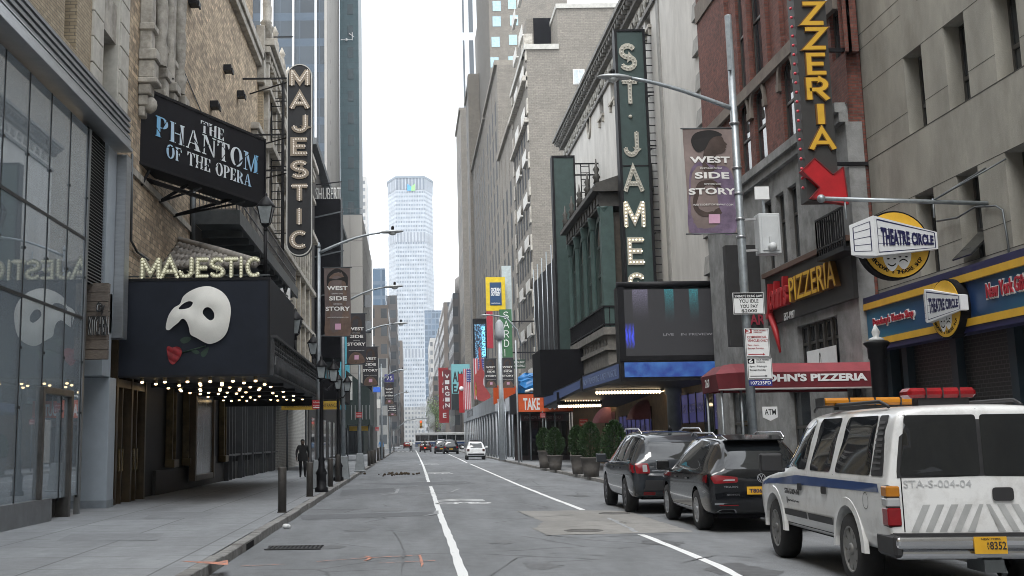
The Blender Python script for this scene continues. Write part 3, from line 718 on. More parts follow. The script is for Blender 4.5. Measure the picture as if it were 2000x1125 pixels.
for i in range(8):
 y=YB+.4+i*3.4+1.95
 for z0,z1 in((zf-5.0,zf-3.8),(zf-8.8,zf-6.7)):mb.new();mb.box(XF-.05,XF+.02,y-.6,y+.6,z0+.1,z1+.6)
mb.build('arched_window',wglass,t)
# ---- long exit balcony on the wall
pA=at(380,415,X=BL+.02);YA=pA.y;zA=pA.z;xO=xz(462,415,YA)[0];YBn=60
mb=MB();mb.box(BL,xO,YA,YBn,zA-.35,zA);mb.box(xO,xO+.12,YA-.05,YBn,zA-.42,zA+.06);mb.box(BL,xO,YA-.06,YA,zA-.42,zA+.06)
for i in range(12):mb.box(BL,xO,YA+1.5+i*1.6,YA+1.65+i*1.6,zA-.6,zA-.352)
mb.build('balcony',dsteel,t)
mb=MB()
for z in(.1,.5,1.0):mb.bar((BL+.05,YA,zA+z),(xO,YA,zA+z),.04);mb.bar((xO,YA,zA+z),(xO,YBn,zA+z),.05)
n=11
for i in range(n+1):x=BL+.05+(xO-BL-.05)*i/n;mb.bar((x,YA,zA),(x,YA,zA+1.0),.03)
for i in range(60):y=YA+(YBn-YA)*i/60;mb.bar((xO,y,zA),(xO,y,zA+1.0),.03)
mb.build('balcony_railing',pm('railing_grey',(.12,.12,.12),.6),t)
MB().box(BL+.005,BL+.03,YA,YBn,4.8,zA-.4).build('shadow_wall',pm('shaded_brick',(.035,.033,.03),.9,var=.4),t)  # dark sheet over the brick, painting the shade below the balcony
mb=MB()
for dy in(0,.5):mb.bar((BL+1.0,57.5+dy,6),(BL+1.0,57.5+dy,yz(550,150,BL+1.0)[1]),.06)
for dx in(.42,.95):mb.bar((BL+dx,57.6,6),(BL+dx,57.6,yz(550,150,BL+1.0)[1]),.06)
zt=yz(550,150,BL+1.0)[1]
for i in range(int((zt-6)/.4)):mb.bar((BL+.42,57.6,6+i*.4),(BL+1.0,57.6,6+i*.4),.04)
for i in range(5):mb.bar((BL,57.7,8.5+i*3.4),(BL+1.5,57.7,8.5+i*3.4),.05)
mb.build('iron_ladder',black,t)
# ---- terracotta pent roof over the entrance
tr=MB();xr0,xr1=BL+.02,xz(502,512,34.0)[0]
zr=xz(322,474,36.5)[1];zl=xz(322,520,34.0)[1]
n=17
for i in range(n):
 x=xr0+(i+.5)*(xr1-xr0)/n;ztp=zr-(zr-zl)*.95*i/n;yt=34.0+2.5*(ztp-zl)/(zr-zl);m_=max(1,int((ztp-zl)/.22))
 for k in range(m_):
  a,b=k/m_,(k+1)/m_
  tr.tube([(x,34.0+(yt-34.0)*a-.05,zl+(ztp-zl)*a),(x,34.0+(yt-34.0)*b,zl+(ztp-zl)*b-.02)],[.115,.085],8)
tr.tube([(xr0,36.5,zr+.06),((xr0+xr1)/2,35.3,(zr+zl)/2+.1),(xr1,34.0,zl+.08)],.13,8)
tr.build('tile_roof',pm('clay_tile',(.30,.275,.245),.8,var=.35,sc_=5,dirt=(.14,.13,.12)),t)
MB().prism([(xr0,34.0,zl-.06),(xr1,34.0,zl-.06),(xr0,36.5,zr-.12)],(0,.5,-.1)).build('roof_deck',dsteel,t)
# ---- ground floor under the canopy
zs=yz(300,740,BL)[1]
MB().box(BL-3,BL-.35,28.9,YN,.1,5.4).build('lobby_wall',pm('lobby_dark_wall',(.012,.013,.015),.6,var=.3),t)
mb=MB()
for y in(29.6,31.2,32.8):mb.box(BL-.34,BL-.1,y,y+.16,.14,4.6)
mb.box(BL-.34,BL-.12,29.2,33,3.05,3.25);mb.box(BL-.34,BL-.12,29.2,33,4.3,4.6)
for y in(30.35,31.95):mb.box(BL-.33,BL-.14,y,y+.07,.14,3.05)
mb.build('entrance_frame',gold,t)
mb=MB()
for y in(29.77,30.43,31.37,32.03):mb.new();mb.box(BL-.30,BL-.26,y,y+.57,.3,3.0)
mb.new();mb.box(BL-.3,BL-.26,29.77,31.2,3.26,4.28);mb.box(BL-.3,BL-.26,31.37,32.8,3.26,4.28)
dg_=mb.build('glass_door',dglass,t)
mb=MB()
for y in(30.2,30.55,31.8,32.15):mb.new();mb.bar((BL-.16,y,.95),(BL-.16,y,1.5),.04)
mb.build('handle',pm('polished_brass',(.5,.36,.15),.25,.9),dg_)
mb=MB()
for y in(36.6,39.3,43.6,46.8):
 mb.new();mb.box(BL-.32,BL-.02,y,y+.75,.9,1.15);mb.box(BL-.32,BL-.1,y+.06,y+.16,1.15,3.3);mb.box(BL-.32,BL-.1,y+.59,y+.69,1.15,3.3);mb.box(BL-.32,BL-.04,y,y+.75,3.3,3.5)
 mb.ball((BL-.2,y+.37,3.8),.25,8,6,.6,.9,1.5);mb.tube([(BL-.2,y+.37,4.1),(BL-.12,y+.6,4.5),(BL-.2,y+.3,4.9)],[.12,.08,.03],6)
mb.build('gilt_pilaster',pm('antique_gilt',(.10,.072,.03),.45,.5,var=.5),t,.02)
mb=MB()
for y in(36.6,39.3,43.6,46.8):mb.new();mb.box(BL-.3,BL-.2,y+.17,y+.58,1.16,3.28)
mb.build('pilaster_mirror',pm('old_mirror',(.28,.29,.31),.12,.85,var=.4),t)
MB().box(BL-.34,BL-.24,35,YN,.14,.85).build('dado',pm('dado_stone',(.03,.028,.026),.6),t)
mb=MB()
for i in range(26):y=47.8+i*1.25;mb.box(BL-.34,BL-.05-(i%3)*.06,y,y+.1,.14,3.6)
for z in(1.1,3.6):mb.box(BL-.34,BL-.12,47.8,YN-4,z,z+.08)
mb.build('exit_door_frame',pm('iron_grey_paint',(.055,.058,.062),.5),t)
MB().box(BL-.3,BL-.04,66,84.1,.14,4.8).build('pale_brick_base',white_brick,t)
pc=thing('poster_case','tall gilt framed poster case with silvery glass under the lit marquee','poster case',(BL,41,.7))
y0,y1=yz(417,850,BL+.1)[0],yz(384,850,BL+.1)[0]
zA_,zB_=yz(400,925,BL+.1)[1],yz(400,778,BL+.1)[1]
y0,y1=min(y0,y1),max(y0,y1)
mb=MB();mb.box(BL-.1,BL+.12,y0-.25,y0,zA_-.2,zB_+.25);mb.box(BL-.1,BL+.12,y1,y1+.25,zA_-.2,zB_+.25);mb.box(BL-.1,BL+.118,y0+.002,y1-.002,zA_-.2,zA_);mb.box(BL-.1,BL+.118,y0+.002,y1-.002,zB_,zB_+.25)
mb.build('frame',gold,pc,.02)
MB().box(BL-.1,BL+.05,y0,y1,zA_,zB_).build('poster_glass',pm('silvered_poster',(.22,.235,.25),.22,.35,var=.55,sc_=1.2,stretch=(1,4,.5)),pc)
# ---------------- marquee
YM=29.7;YMB=36.0;YME=46.3
mx0,mz1=xz(243,545,YM);mx1,mz0=xz(527,734,YM)
mq=thing('theatre_marquee','black box marquee with white mask picture and lit bulbs under its canopy','marquee',(mx1-2,YM+3,mz0))
charcoal=pm('charcoal_panel',(.014,.016,.021),.6,var=.15,spec=.25)
xl=BL+.02
mb=MB();mb.box(xl,mx1,YM+.02,YMB,mz0+.05,mz1-.02);mb.build('sign_box',charcoal,mq)
mb=MB()
mb.box(xl-.32,mx1,YM-.05,YM+.018,mz1-.07,mz1);mb.box(xl-.32,mx1,YM-.05,YM+.018,mz0,mz0+.05);mb.box(mx1-.06,mx1+.004,YM-.052,YM+.02,mz0-.002,mz1+.002)
mb.build('front_frame',black,mq)
pan=pm('picture_panel',(.014,.018,.028),.6,var=.4,sc_=.5,spec=.25)
MB().box(xl-.32,mx1-.06,YM-.03,YM+.017,mz0+.05,mz1-.07).build('picture_panel',pan,mq)
bz1=yz(530,660,mx1+.02)[1]
orn=pm('ornate_iron',(.055,.057,.06),.6,.3,var=.4,sc_=6)
mb=MB();mb.box(xl,mx1+.10,YM+.02,YME,mz0+.02,mz0+.55);mb.box(mx1-.1,mx1+.06,YM+.05,YME,mz0+.552,bz1);mb.box(mx1-.1,mx1+.16,YM+.03,YME+.02,bz1,bz1+.07)
random.seed(3)
for i in range(56):
 y=YM+.2+i*.29
 mb.prism([(mx1+.10,y,mz0+.06),(mx1+.10,y+.12,mz0+.28),(mx1+.10,y,mz0+.5),(mx1+.10,y-.12,mz0+.28)],(.035,0,0))
 for k in range(3):mb.ball((mx1+.07,y+.1*random.random(),mz0+.62+k*.12),.05,6,4)
for i in range(30):mb.box(mx1+.06,mx1+.10,YM+.1+i*.55,YM+.16+i*.55,mz0+.552,bz1)
mb.build('canopy_band',orn,mq)
mb=MB()
for k in range(5):
 y0=YM+.1+k*(YME-YM)/5;y1=y0+(YME-YM)/5
 mb.new();mb.box(xl,mx1,y1-.22,y1-.02,mz0-.1,mz0+.019)
mb.new();mb.box(mx1-.25,mx1+.08,YM-.04,YME,mz0-.03,mz0+.018);mb.box(xl,mx1-.26,YME-.15,YME,mz0-.25,mz0+.015)
mb.build('soffit_rib',charcoal,mq)
bulbm=emis('warm_bulb',(1,.72,.38),2.0)
sock=pm('bulb_socket',(.25,.19,.11),.4,.6)
random.seed(8)
def bulb_mesh():
 mb=MB();mb.lathe([(.01,-.055),(.036,-.046),(.048,-.024),(.038,-.005),(.025,.0)],WL[mq.name],10);return mb
proto=None
for k in range(5):
 y0=YM+.25+k*(YME-YM)/5
 for i in range(6):
  for j in range(3):
   if random.random()<.16 or(k>1 and j==2):continue
   x=xl+.35+i*.58+(.15 if j%2 else 0);y=y0+j*.95+.3
   if x>mx1-.3:continue
   if proto is None:
    proto=bulb_mesh().build('bulb',bulbm,mq)
    sk=MB();sk.lathe([(.05,0),(.05,.11)],WL[mq.name],8);sk.build('socket',sock,proto)
    o=proto
   else:o=dup(proto,mq)
   o.location=Vector((x,y,mz0-.07))-WL[mq.name]
lm=pm('marquee_letter_cream',(.36,.345,.25),.5,var=.1)
lb=emis('marquee_bulb_pale',(.95,.93,.70),.16)
letpx=[('M',273,313),('A',312,349),('J',347,378),('E',381,407),('S',408,438),('T',437,464),('I',466,474),('C',479,510)]
zl0=mz1+.02;hl=xz(300,506,YM)[1]-zl0
for ch,u0,u1 in letpx:
 xa=xz(u0,540,YM)[0];xb=xz(u1,540,YM)[0]
 stroke_letter(ch,mq,(xa+.03,YM+.1,zl0),xb-xa-.04,hl,lm,.125,.12,True,lb,.155,.034)
xe=mx1
for ch,u0,u1 in(('I',478,484),('T',486,504),('S',506,524),('E',511,524),('J',524,530),('A',531,549),('M',550,567)):
 xa=xz(u0,540,YMB)[0];xb=xz(u1,540,YMB)[0]
 stroke_letter(ch,mq,(xa,YMB-.1,zl0),xb-xa,hl,pm('letter_back_white',(.7,.71,.71),.6),.11,.1)
mb=MB()
for x in[xl+.5+i*.6 for i in range(6)]:mb.bar((x,YM+.25,mz1-.02),(x,YMB-.25,mz1+.25),.03)
mb.bar((xl,YM+.28,mz1+.1),(mx1-.05,YM+.28,mz1+.1),.04);mb.bar((xl,YMB-.28,mz1+.1),(mx1-.05,YMB-.28,mz1+.1),.04)
mb.build('letter_rack',dsteel,mq)
def relief(parent,name,outline,holes_,depth,mt,y,bulge):
 """closed outline (x,z) filled and domed toward the camera"""
 pts=[Vector(p)for p in outline];edges=[(i,(i+1)%len(pts))for i in range(len(pts))]
 for h in holes_:
  b=len(pts);pts+=[Vector(p)for p in h];edges+=[(b+i,b+(i+1)%len(h))for i in range(len(h))]
 bx0=min(p.x for p in pts);bx1=max(p.x for p in pts);bz0=min(p.y for p in pts);bz1=max(p.y for p in pts)
 def inside(poly,p):
  c=False;j=len(poly)-1
  for i in range(len(poly)):
   a,b=poly[i],poly[j]
   if(a[1]>p[1])!=(b[1]>p[1])and p[0]<(b[0]-a[0])*(p[1]-a[1])/(b[1]-a[1])+a[0]:c=not c
   j=i
  return c
 s=(bx1-bx0)/26;X=bx0
 while X<bx1:
  Z=bz0
  while Z<bz1:
   if inside(outline,(X,Z))and not any(inside(h,(X,Z))for h in holes_):pts.append(Vector((X+s*.2*math.sin(Z*9),Z)))
   Z+=s
  X+=s
 r=geometry.delaunay_2d_cdt([p for p in pts],edges,[],0,1e-5)
 vs,fs=r[0],r[2];keep=[]
 for f in fs:
  c=sum((vs[i]for i in f),Vector((0,0)))/len(f)
  if inside(outline,c)and not any(inside(h,c)for h in holes_):keep.append(f)
 mb=MB();mb.add([(p.x,y-depth*bulge(p.x,p.y),p.y)for p in vs],keep,True);mb.v=mb.v
 for i in range(len(mb.f)):
  a,b,c=[mb.v[k]for k in mb.f[i][:3]]
  if(b-a).cross(c-a).y>0:mb.f[i].reverse()
 return mb.build(name,mt,parent)
def smooth_closed(P,n=6):
 Q=[];k=len(P)
 for i in range(k):
  p0,p1,p2,p3=[Vector(P[(i+j-1)%k])for j in range(4)]
  for q in range(n):
   s=q/n;Q.append(.5*((2*p1)+(p2-p0)*s+(2*p0-5*p1+4*p2-p3)*s*s+(3*p1-p0-3*p2+p3)*s**3))
 return[(p.x,p.y)for p in Q]
def pxs(L,Y):return[xz(u,v,Y)for u,v in L]
YP=YM-.032
outl=smooth_closed(pxs([(324,640),(329,618),(340,602),(352,594),(358,580),(372,569),(392,561),(412,560),(434,570),(447,586),(452,605),(450,628),(444,650),(432,664),(414,672),(402,670),(386,661),(374,654),(371,640),(366,628),(358,624),(350,631),(340,638),(330,645)],YP),5)
e1=smooth_closed(pxs([(350,604),(358,594),(370,589),(378,592),(374,600),(364,604)],YP),5)
e2=smooth_closed(pxs([(398,612),(402,603),(411,602),(419,611),(420,622),(413,627),(404,621)],YP),5)
cx,cz=xz(400,620,YP)
maskm=pm('mask_porcelain',(.78,.765,.71),.45,var=.06)
def bulge(x,z):
 d=math.hypot((x-cx)/.95,(z-cz)/.85);b=max(0,1-d*d)*.9+.08
 for ex,ez,rx in((xz(364,597,YP)[0],xz(364,597,YP)[1],.26),(xz(410,614,YP)[0],xz(410,614,YP)[1],.26)):
  b-=.35*math.exp(-(((x-ex)/rx)**2+((z-ez)/rx)**2))
 nx,nz=xz(366,618,YP);b+=.2*math.exp(-(((x-nx)/.12)**2+((z-nz)/.22)**2))
 return max(.04,b)
relief(mq,'mask_picture',outl,[e1,e2],.22,maskm,YP,bulge)
petal=pm('rose_red',(.22,.010,.014),.7,var=.6,sc_=7)
rb=smooth_closed(pxs([(326,682),(330,676),(337,679),(345,677),(354,681),(355,692),(348,704),(338,712),(330,704)],YP),4)
rx_,rz_=xz(340,692,YP)
ro=relief(mq,'rose_picture',rb,[],.07,petal,YP,lambda x,z:.3+.25*abs(math.sin((x-rx_)*9+(z-rz_)*16)))
lf=pm('stem_green',(.018,.042,.026),.6,var=.4)
mb=MB();mb.tube([(p[0],YP-.02,p[1])for p in pxs([(356,689),(380,682),(402,676)],YP)],.016,6)
mb.build('rose_stem',lf,ro)
for k,L in enumerate(([(352,664),(362,658),(374,660),(368,668),(358,671)],[(392,690),(398,684),(408,678),(404,692),(396,698)],[(374,686),(384,692),(390,688),(382,683)])):
 relief(mq,'leaf_picture',smooth_closed(pxs(L,YP),3),[],.02,lf,YP,lambda x,z:.6)
lantm=pm('lantern_glass',(.30,.33,.34),.15,var=.3)
def lantern(x,y,z0,h,lab):
 """four-sided tapered street lantern of height h on its short post from z0"""
 q=thing('lantern',lab,'lantern',(x,y,z0),'iron lanterns along the marquee')
 w=h*.19;zb=z0
 mb=MB();mb.lathe([(w*.25,zb),(w*.3,zb+h*.06),(w*.2,zb+h*.1),(w*.55,zb+h*.16),(w*.6,zb+h*.2)],(x,y,0),10);mb.build('cup',black,q)
 mb=MB();a,b=w*.55,w
 for k in range(4):
  s=[(-1,-1),(1,-1),(1,1),(-1,1)];(p,q1),(r,s1)=s[k],s[(k+1)%4]
  mb.poly([(x+p*a,y+q1*a,zb+h*.2),(x+r*a,y+s1*a,zb+h*.2),(x+r*b,y+s1*b,zb+h*.62),(x+p*b,y+q1*b,zb+h*.62)])
 mb.build('glazing',lantm,q)
 mb=MB()
 for p,r in((-1,-1),(1,-1),(1,1),(-1,1)):mb.bar((x+p*a,y+r*a,zb+h*.2),(x+p*b,y+r*b,zb+h*.62),.03)
 mb.lathe([(b*1.3,h*.62),(b*1.3,h*.65),(b*.8,h*.77),(b*.7,h*.8),(b*.35,h*.88),(b*.2,h*.9),(b*.25,h*.94),(.01,h)],(x,y,zb),8)
 mb.build('hood',black,q)
 return q
xa,za=xz(518,545,30.2);_,zq=xz(518,452,30.2);_,zr=xz(518,376,30.2)
q=lantern(xa,30.2,zq,zr-zq,'large iron lantern on its post at the near corner of the mask marquee')
MB().tube([(xa,30.2,mz1-.02),(xa,30.2,zq+.05)],.05,8).build('post',black,q)
for Y,u,v0,v1,lab in((37.5,577,664,602,'iron lantern on the marquee edge just beyond the black sign box'),(43.0,612,702,652,'farthest iron lantern, at the far end of the marquee edge')):
 x,z0=xz(u,v0,Y);_,z1=xz(u,v1,Y)
 q=lantern(x,Y,z0,z1-z0,lab);MB().tube([(x,Y,bz1),(x,Y,z0+.05)],.045,8).build('post',black,q)
# ---------------- slanted billboard
pA=at(268,165,Y=30.8);pB=at(268,316,Y=30.8)
A0=Vector((pA.x,30.8,0));B0=at(519,265,Y=36.9);dirv=Vector((B0.x-A0.x,36.9-30.8,0));LB=dirv.length;dirv.normalize()
zt,zb_=pA.z,pB.z
nrm=dirv.cross(Vector(ZU));th=.75
bb=thing('billboard','black angled billboard with blue and white serif show title over the marquee','billboard',(A0.x,A0.y,zb_))
def bpt(s,d,z):return A0+dirv*s+nrm*d+Vector((0,0,z))
mb=MB();mb.hexa([bpt(0,-th,zb_),bpt(LB,-th,zb_),bpt(LB,0,zb_),bpt(0,0,zb_),bpt(0,-th,zt),bpt(LB,-th,zt),bpt(LB,0,zt),bpt(0,0,zt)])
mb.build('cabinet',pm('billboard_black',(.007,.007,.010),.6,var=.2,spec=.25),bb)
mb=MB()
for a,b,c,d in((0,LB,zt-.06,zt+.02),(0,LB,zb_-.02,zb_+.06),(0,.06,zb_-.018,zt+.018),(LB-.06,LB,zb_-.018,zt+.018)):
 k=.02 if b-a>1 else .024
 mb.hexa([bpt(a,-.02,c),bpt(b,-.02,c),bpt(b,k,c),bpt(a,k,c),bpt(a,-.02,d),bpt(b,-.02,d),bpt(b,k,d),bpt(a,k,d)])
mb.build('rim',black,bb)
mb=MB()
for s in(.5,LB*.45,LB*.8):
 p=bpt(s,-.4,zb_);mb.new();mb.bar(p,(BL,p.y-.2,zb_-.55),.09);mb.bar((BL,p.y-.2,zb_-.55),(p.x+.4,p.y,zb_-.1),.06)
mb.new();mb.bar(bpt(.3,-.4,zb_-.25),bpt(LB*.7,-.4,zb_-.25),.1)
mb.new();mb.bar(bpt(-.25,-.5,zb_-.1),bpt(-.25,-.5,zt+.0),.08)
for z in(zb_+.2,zt-.2):mb.bar(bpt(-.3,-.4,z),bpt(.05,-.4,z),.08)
mb.build('support_bracket',black,bb)
def serif_glyph(ch):
 P=[];R=lambda a,b,c,d:P.append([(a,c),(b,c),(b,d),(a,d)])
 def foot(a,b,top=False):
  if top:P.append([(a-.07,1),(a-.07,.965),(a+.01,.945),(b-.01,.945),(b+.07,.965),(b+.07,1)])
  else:P.append([(a-.07,0),(b+.07,0),(b+.07,.035),(b-.01,.055),(a+.01,.055),(a-.07,.035)])
 def bowl(cx,cy,rx,ry,ix,iy,a0,a1,n=12):
  for i in range(n):
   a=RAD(a0+(a1-a0)*i/n);b=RAD(a0+(a1-a0)*(i+1)/n)
   P.append([(cx+ix*math.cos(a),cy+iy*math.sin(a)),(cx+rx*math.cos(a),cy+ry*math.sin(a)),(cx+rx*math.cos(b),cy+ry*math.sin(b)),(cx+ix*math.cos(b),cy+iy*math.sin(b))])
 S=.2
 if ch=='T':R(.3,.5,.04,.95);R(0,.8,.945,1);P.append([(0,.944),(0,.7),(.03,.7),(.14,.944)]);P.append([(.8,.944),(.66,.944),(.77,.7),(.8,.7)]);foot(.3,.5);w=.8
 elif ch=='H':R(.08,.28,.05,.95);R(.62,.82,.05,.95);R(.28,.62,.47,.52);[foot(a,b,q)for a,b in((.08,.28),(.62,.82))for q in(0,1)];w=.9
 elif ch=='E':R(.08,.28,.05,.95);R(.01,.68,.945,1);R(.01,.7,0,.055);R(.28,.5,.48,.53);P.append([(.68,.944),(.54,.944),(.65,.72),(.68,.72)]);P.append([(.7,.056),(.67,.3),(.64,.3),(.52,.056)]);P.append([(.5,.62),(.46,.53),(.46,.48),(.5,.39)]);w=.72
 elif ch=='F':R(.08,.28,.05,.95);R(.01,.66,.945,1);foot(.08,.28);R(.28,.48,.48,.53);P.append([(.66,.944),(.52,.944),(.63,.7),(.66,.7)]);P.append([(.48,.62),(.44,.53),(.44,.48),(.48,.39)]);w=.68
 elif ch in 'PR':
  R(.08,.28,.05,.95);foot(.08,.28);R(.01,.4,.945,1);R(.28,.4,.45,.495);bowl(.4,.725,.32,.275,.13,.22,90,-90,9)
  if ch=='R':P.append([(.34,.449),(.52,.449),(.82,.04),(.6,.0)]);R(.6,.9,0,.04);w=.86
  else:w=.73
 elif ch=='A':P.append([(.1,.05),(.15,.05),(.44,1),(.40,.98)]);P.append([(.40,1),(.5,1),(.84,.05),(.62,.05)]);R(.2,.58,.3,.345);R(.0,.27,0,.05);R(.52,.92,0,.05);w=.92
 elif ch=='N':R(.1,.15,.05,.95);P.append([(.1,.945),(.3,.945),(.79,.0),(.72,.0)][::1]);R(.735,.79,.05,.95);R(0,.28,.946,1);R(0,.25,0,.05);R(.64,.9,.946,1);w=.9
 elif ch=='M':R(.1,.15,.05,.95);P.append([(.1,.945),(.3,.945),(.56,.0),(.5,.0)]);P.append([(.5,.0),(.55,.0),(.82,.945),(.78,.945)]);R(.78,.98,.05,.95);R(0,.3,.946,1);R(0,.25,0,.05);foot(.78,.98);R(.78,1.05,.946,1);w=1.05
 elif ch=='O':bowl(.42,.5,.42,.52,.22,.46,0,360,24);w=.84
 return P,w
def serif_text(parent,s,s0,s1,z0,z1,mt,slant=0.0):
 tot=sum(serif_glyph(c)[1]if c!=' ' else .45 for c in s)+.1*(len(s)-1);k=(s1-s0)/tot;x=0;mb=MB()
 for c in s:
  if c==' ':x+=.55;continue
  P,wd=serif_glyph(c)
  for i,poly in enumerate(P):
   pts=[bpt(s0+(x+a)*k,.004,z0+(z1-z0)*b)for a,b in poly]
   mb.prism(pts,nrm*(.012+.0012*(i%5)))
  x+=wd+.1
 return mb.build('lettering',mt,parent)
mt=bpy.data.materials.new('blue_white_title');mt.use_nodes=True;tt=mt.node_tree;p=tt.nodes['Principled BSDF'];p.inputs['Roughness'].default_value=.5
co=tt.nodes.new('ShaderNodeTexCoord');nz_=tt.nodes.new('ShaderNodeTexNoise');nz_.inputs['Scale'].default_value=.62;nz_.inputs['Detail'].default_value=1
vd=tt.nodes.new('ShaderNodeVectorMath');vd.operation='DOT_PRODUCT';vd.inputs[1].default_value=tuple(dirv/LB);tt.links.new(co.outputs['Object'],vd.inputs[0]);pp=tt.nodes.new('ShaderNodeMath');pp.operation='PINGPONG';pp.inputs[1].default_value=.53;tt.links.new(vd.outputs['Value'],pp.inputs[0]);r=tt.nodes.new('ShaderNodeValToRGB');r.color_ramp.elements[0].position=.14;r.color_ramp.elements[1].position=.34
r.color_ramp.elements[0].color=(.20,.50,.78,1);r.color_ramp.elements[1].color=(.80,.84,.86,1)
vo=tt.nodes.new('ShaderNodeTexVoronoi');vo.feature='DISTANCE_TO_EDGE';vo.inputs['Scale'].default_value=1.5;tt.links.new(co.outputs['Object'],vo.inputs['Vector'])
lt=tt.nodes.new('ShaderNodeMath');lt.operation='LESS_THAN';lt.inputs[1].default_value=.022;tt.links.new(vo.outputs['Distance'],lt.inputs[0])
mi=tt.nodes.new('ShaderNodeMixRGB');mi.inputs[2].default_value=(.02,.02,.03,1);tt.links.new(pp.outputs[0],r.inputs[0]);tt.links.new(lt.outputs[0],mi.inputs[0]);tt.links.new(r.outputs[0],mi.inputs[1]);tt.links.new(mi.outputs[0],p.inputs['Base Color'])
H=zt-zb_
serif_text(bb,'THE',LB*.452,LB*.635,zb_+H*.72,zb_+H*.885,mt)
serif_text(bb,'PHANTOM',LB*.125,LB*.93,zb_+H*.43,zb_+H*.70,mt)
serif_text(bb,'OF THE OPERA',LB*.205,LB*.87,zb_+H*.20,zb_+H*.38,mt)
# ---------------- vertical bulb sign
YV=50.0
vs_=thing('vertical_sign','tall black rounded sign with bulb letters reading MAJESTIC','sign',(at(585,300,Y=YV).x,YV,at(585,498,Y=YV).z))
x0,zt=xz(561,126,YV);x1,zb_=xz(609,499,YV);r_=(x1-x0)/2;cx=(x0+x1)/2
def stadium(r,Y,z0,z1,n=16):
 return[(cx+r*math.cos(PI*i/n),Y,z1-r_+r*math.sin(PI*i/n))for i in range(n+1)]+[(cx-r*math.cos(PI*i/n),Y,z0+r_-r*math.sin(PI*i/n))for i in range(n+1)]
MB().prism(stadium(r_,YV,zb_,zt),(0,.45,0)).build('cabinet',pm('sign_cabinet',(.012,.013,.016),.5,var=.2),vs_)
mb=MB();a=stadium(r_+.012,YV-.03,zb_,zt);b=stadium(r_-.035,YV-.03,zb_,zt);n=len(a)
fr=[(Vector(p))for p in a]+[Vector(p)for p in b]+[Vector(p)+Vector((0,.06,0))for p in a]
mb.add(fr,[(i,n+i,n+(i+1)%n,(i+1)%n)for i in range(n)]+[(i,(i+1)%n,2*n+(i+1)%n,2*n+i)for i in range(n)])
mb.build('rim',pm('cream_rim',(.55,.55,.52),.5),vs_)
rows=[(138,167),(183,212),(226,257),(271,302),(316,347),(362,392),(408,438),(453,484)]
lx={'M':(568,603),'A':(569,602),'J':(572,600),'E':(570,600),'S':(570,600),'T':(570,600),'I':(581,588),'C':(568,600)}
lamp_pale=emis('sign_bulb_clear',(1,.92,.82),.16)
lcol=pm('letter_tan',(.31,.26,.20),.5,var=.15)
for ch,(v0,v1)in zip('MAJESTIC',rows):
 xa,za=xz(lx[ch][0],v1,YV-.02);xb,zc_=xz(lx[ch][1],v0,YV-.02)
 stroke_letter(ch,vs_,(xa,YV-.01,za),xb-xa,zc_-za,lcol,.145,.07,True,lamp_pale,.12,.036)
mb=MB()
for v in(150,260,330):
 z=xz(585,v,YV)[1];mb.new();mb.bar((cx,YV+.2,z),(BL,YV+.2,z),.07);mb.bar((cx,YV+.2,z),(BL,YV+2.5,z),.05)
mb.build('support_bracket',black,vs_)
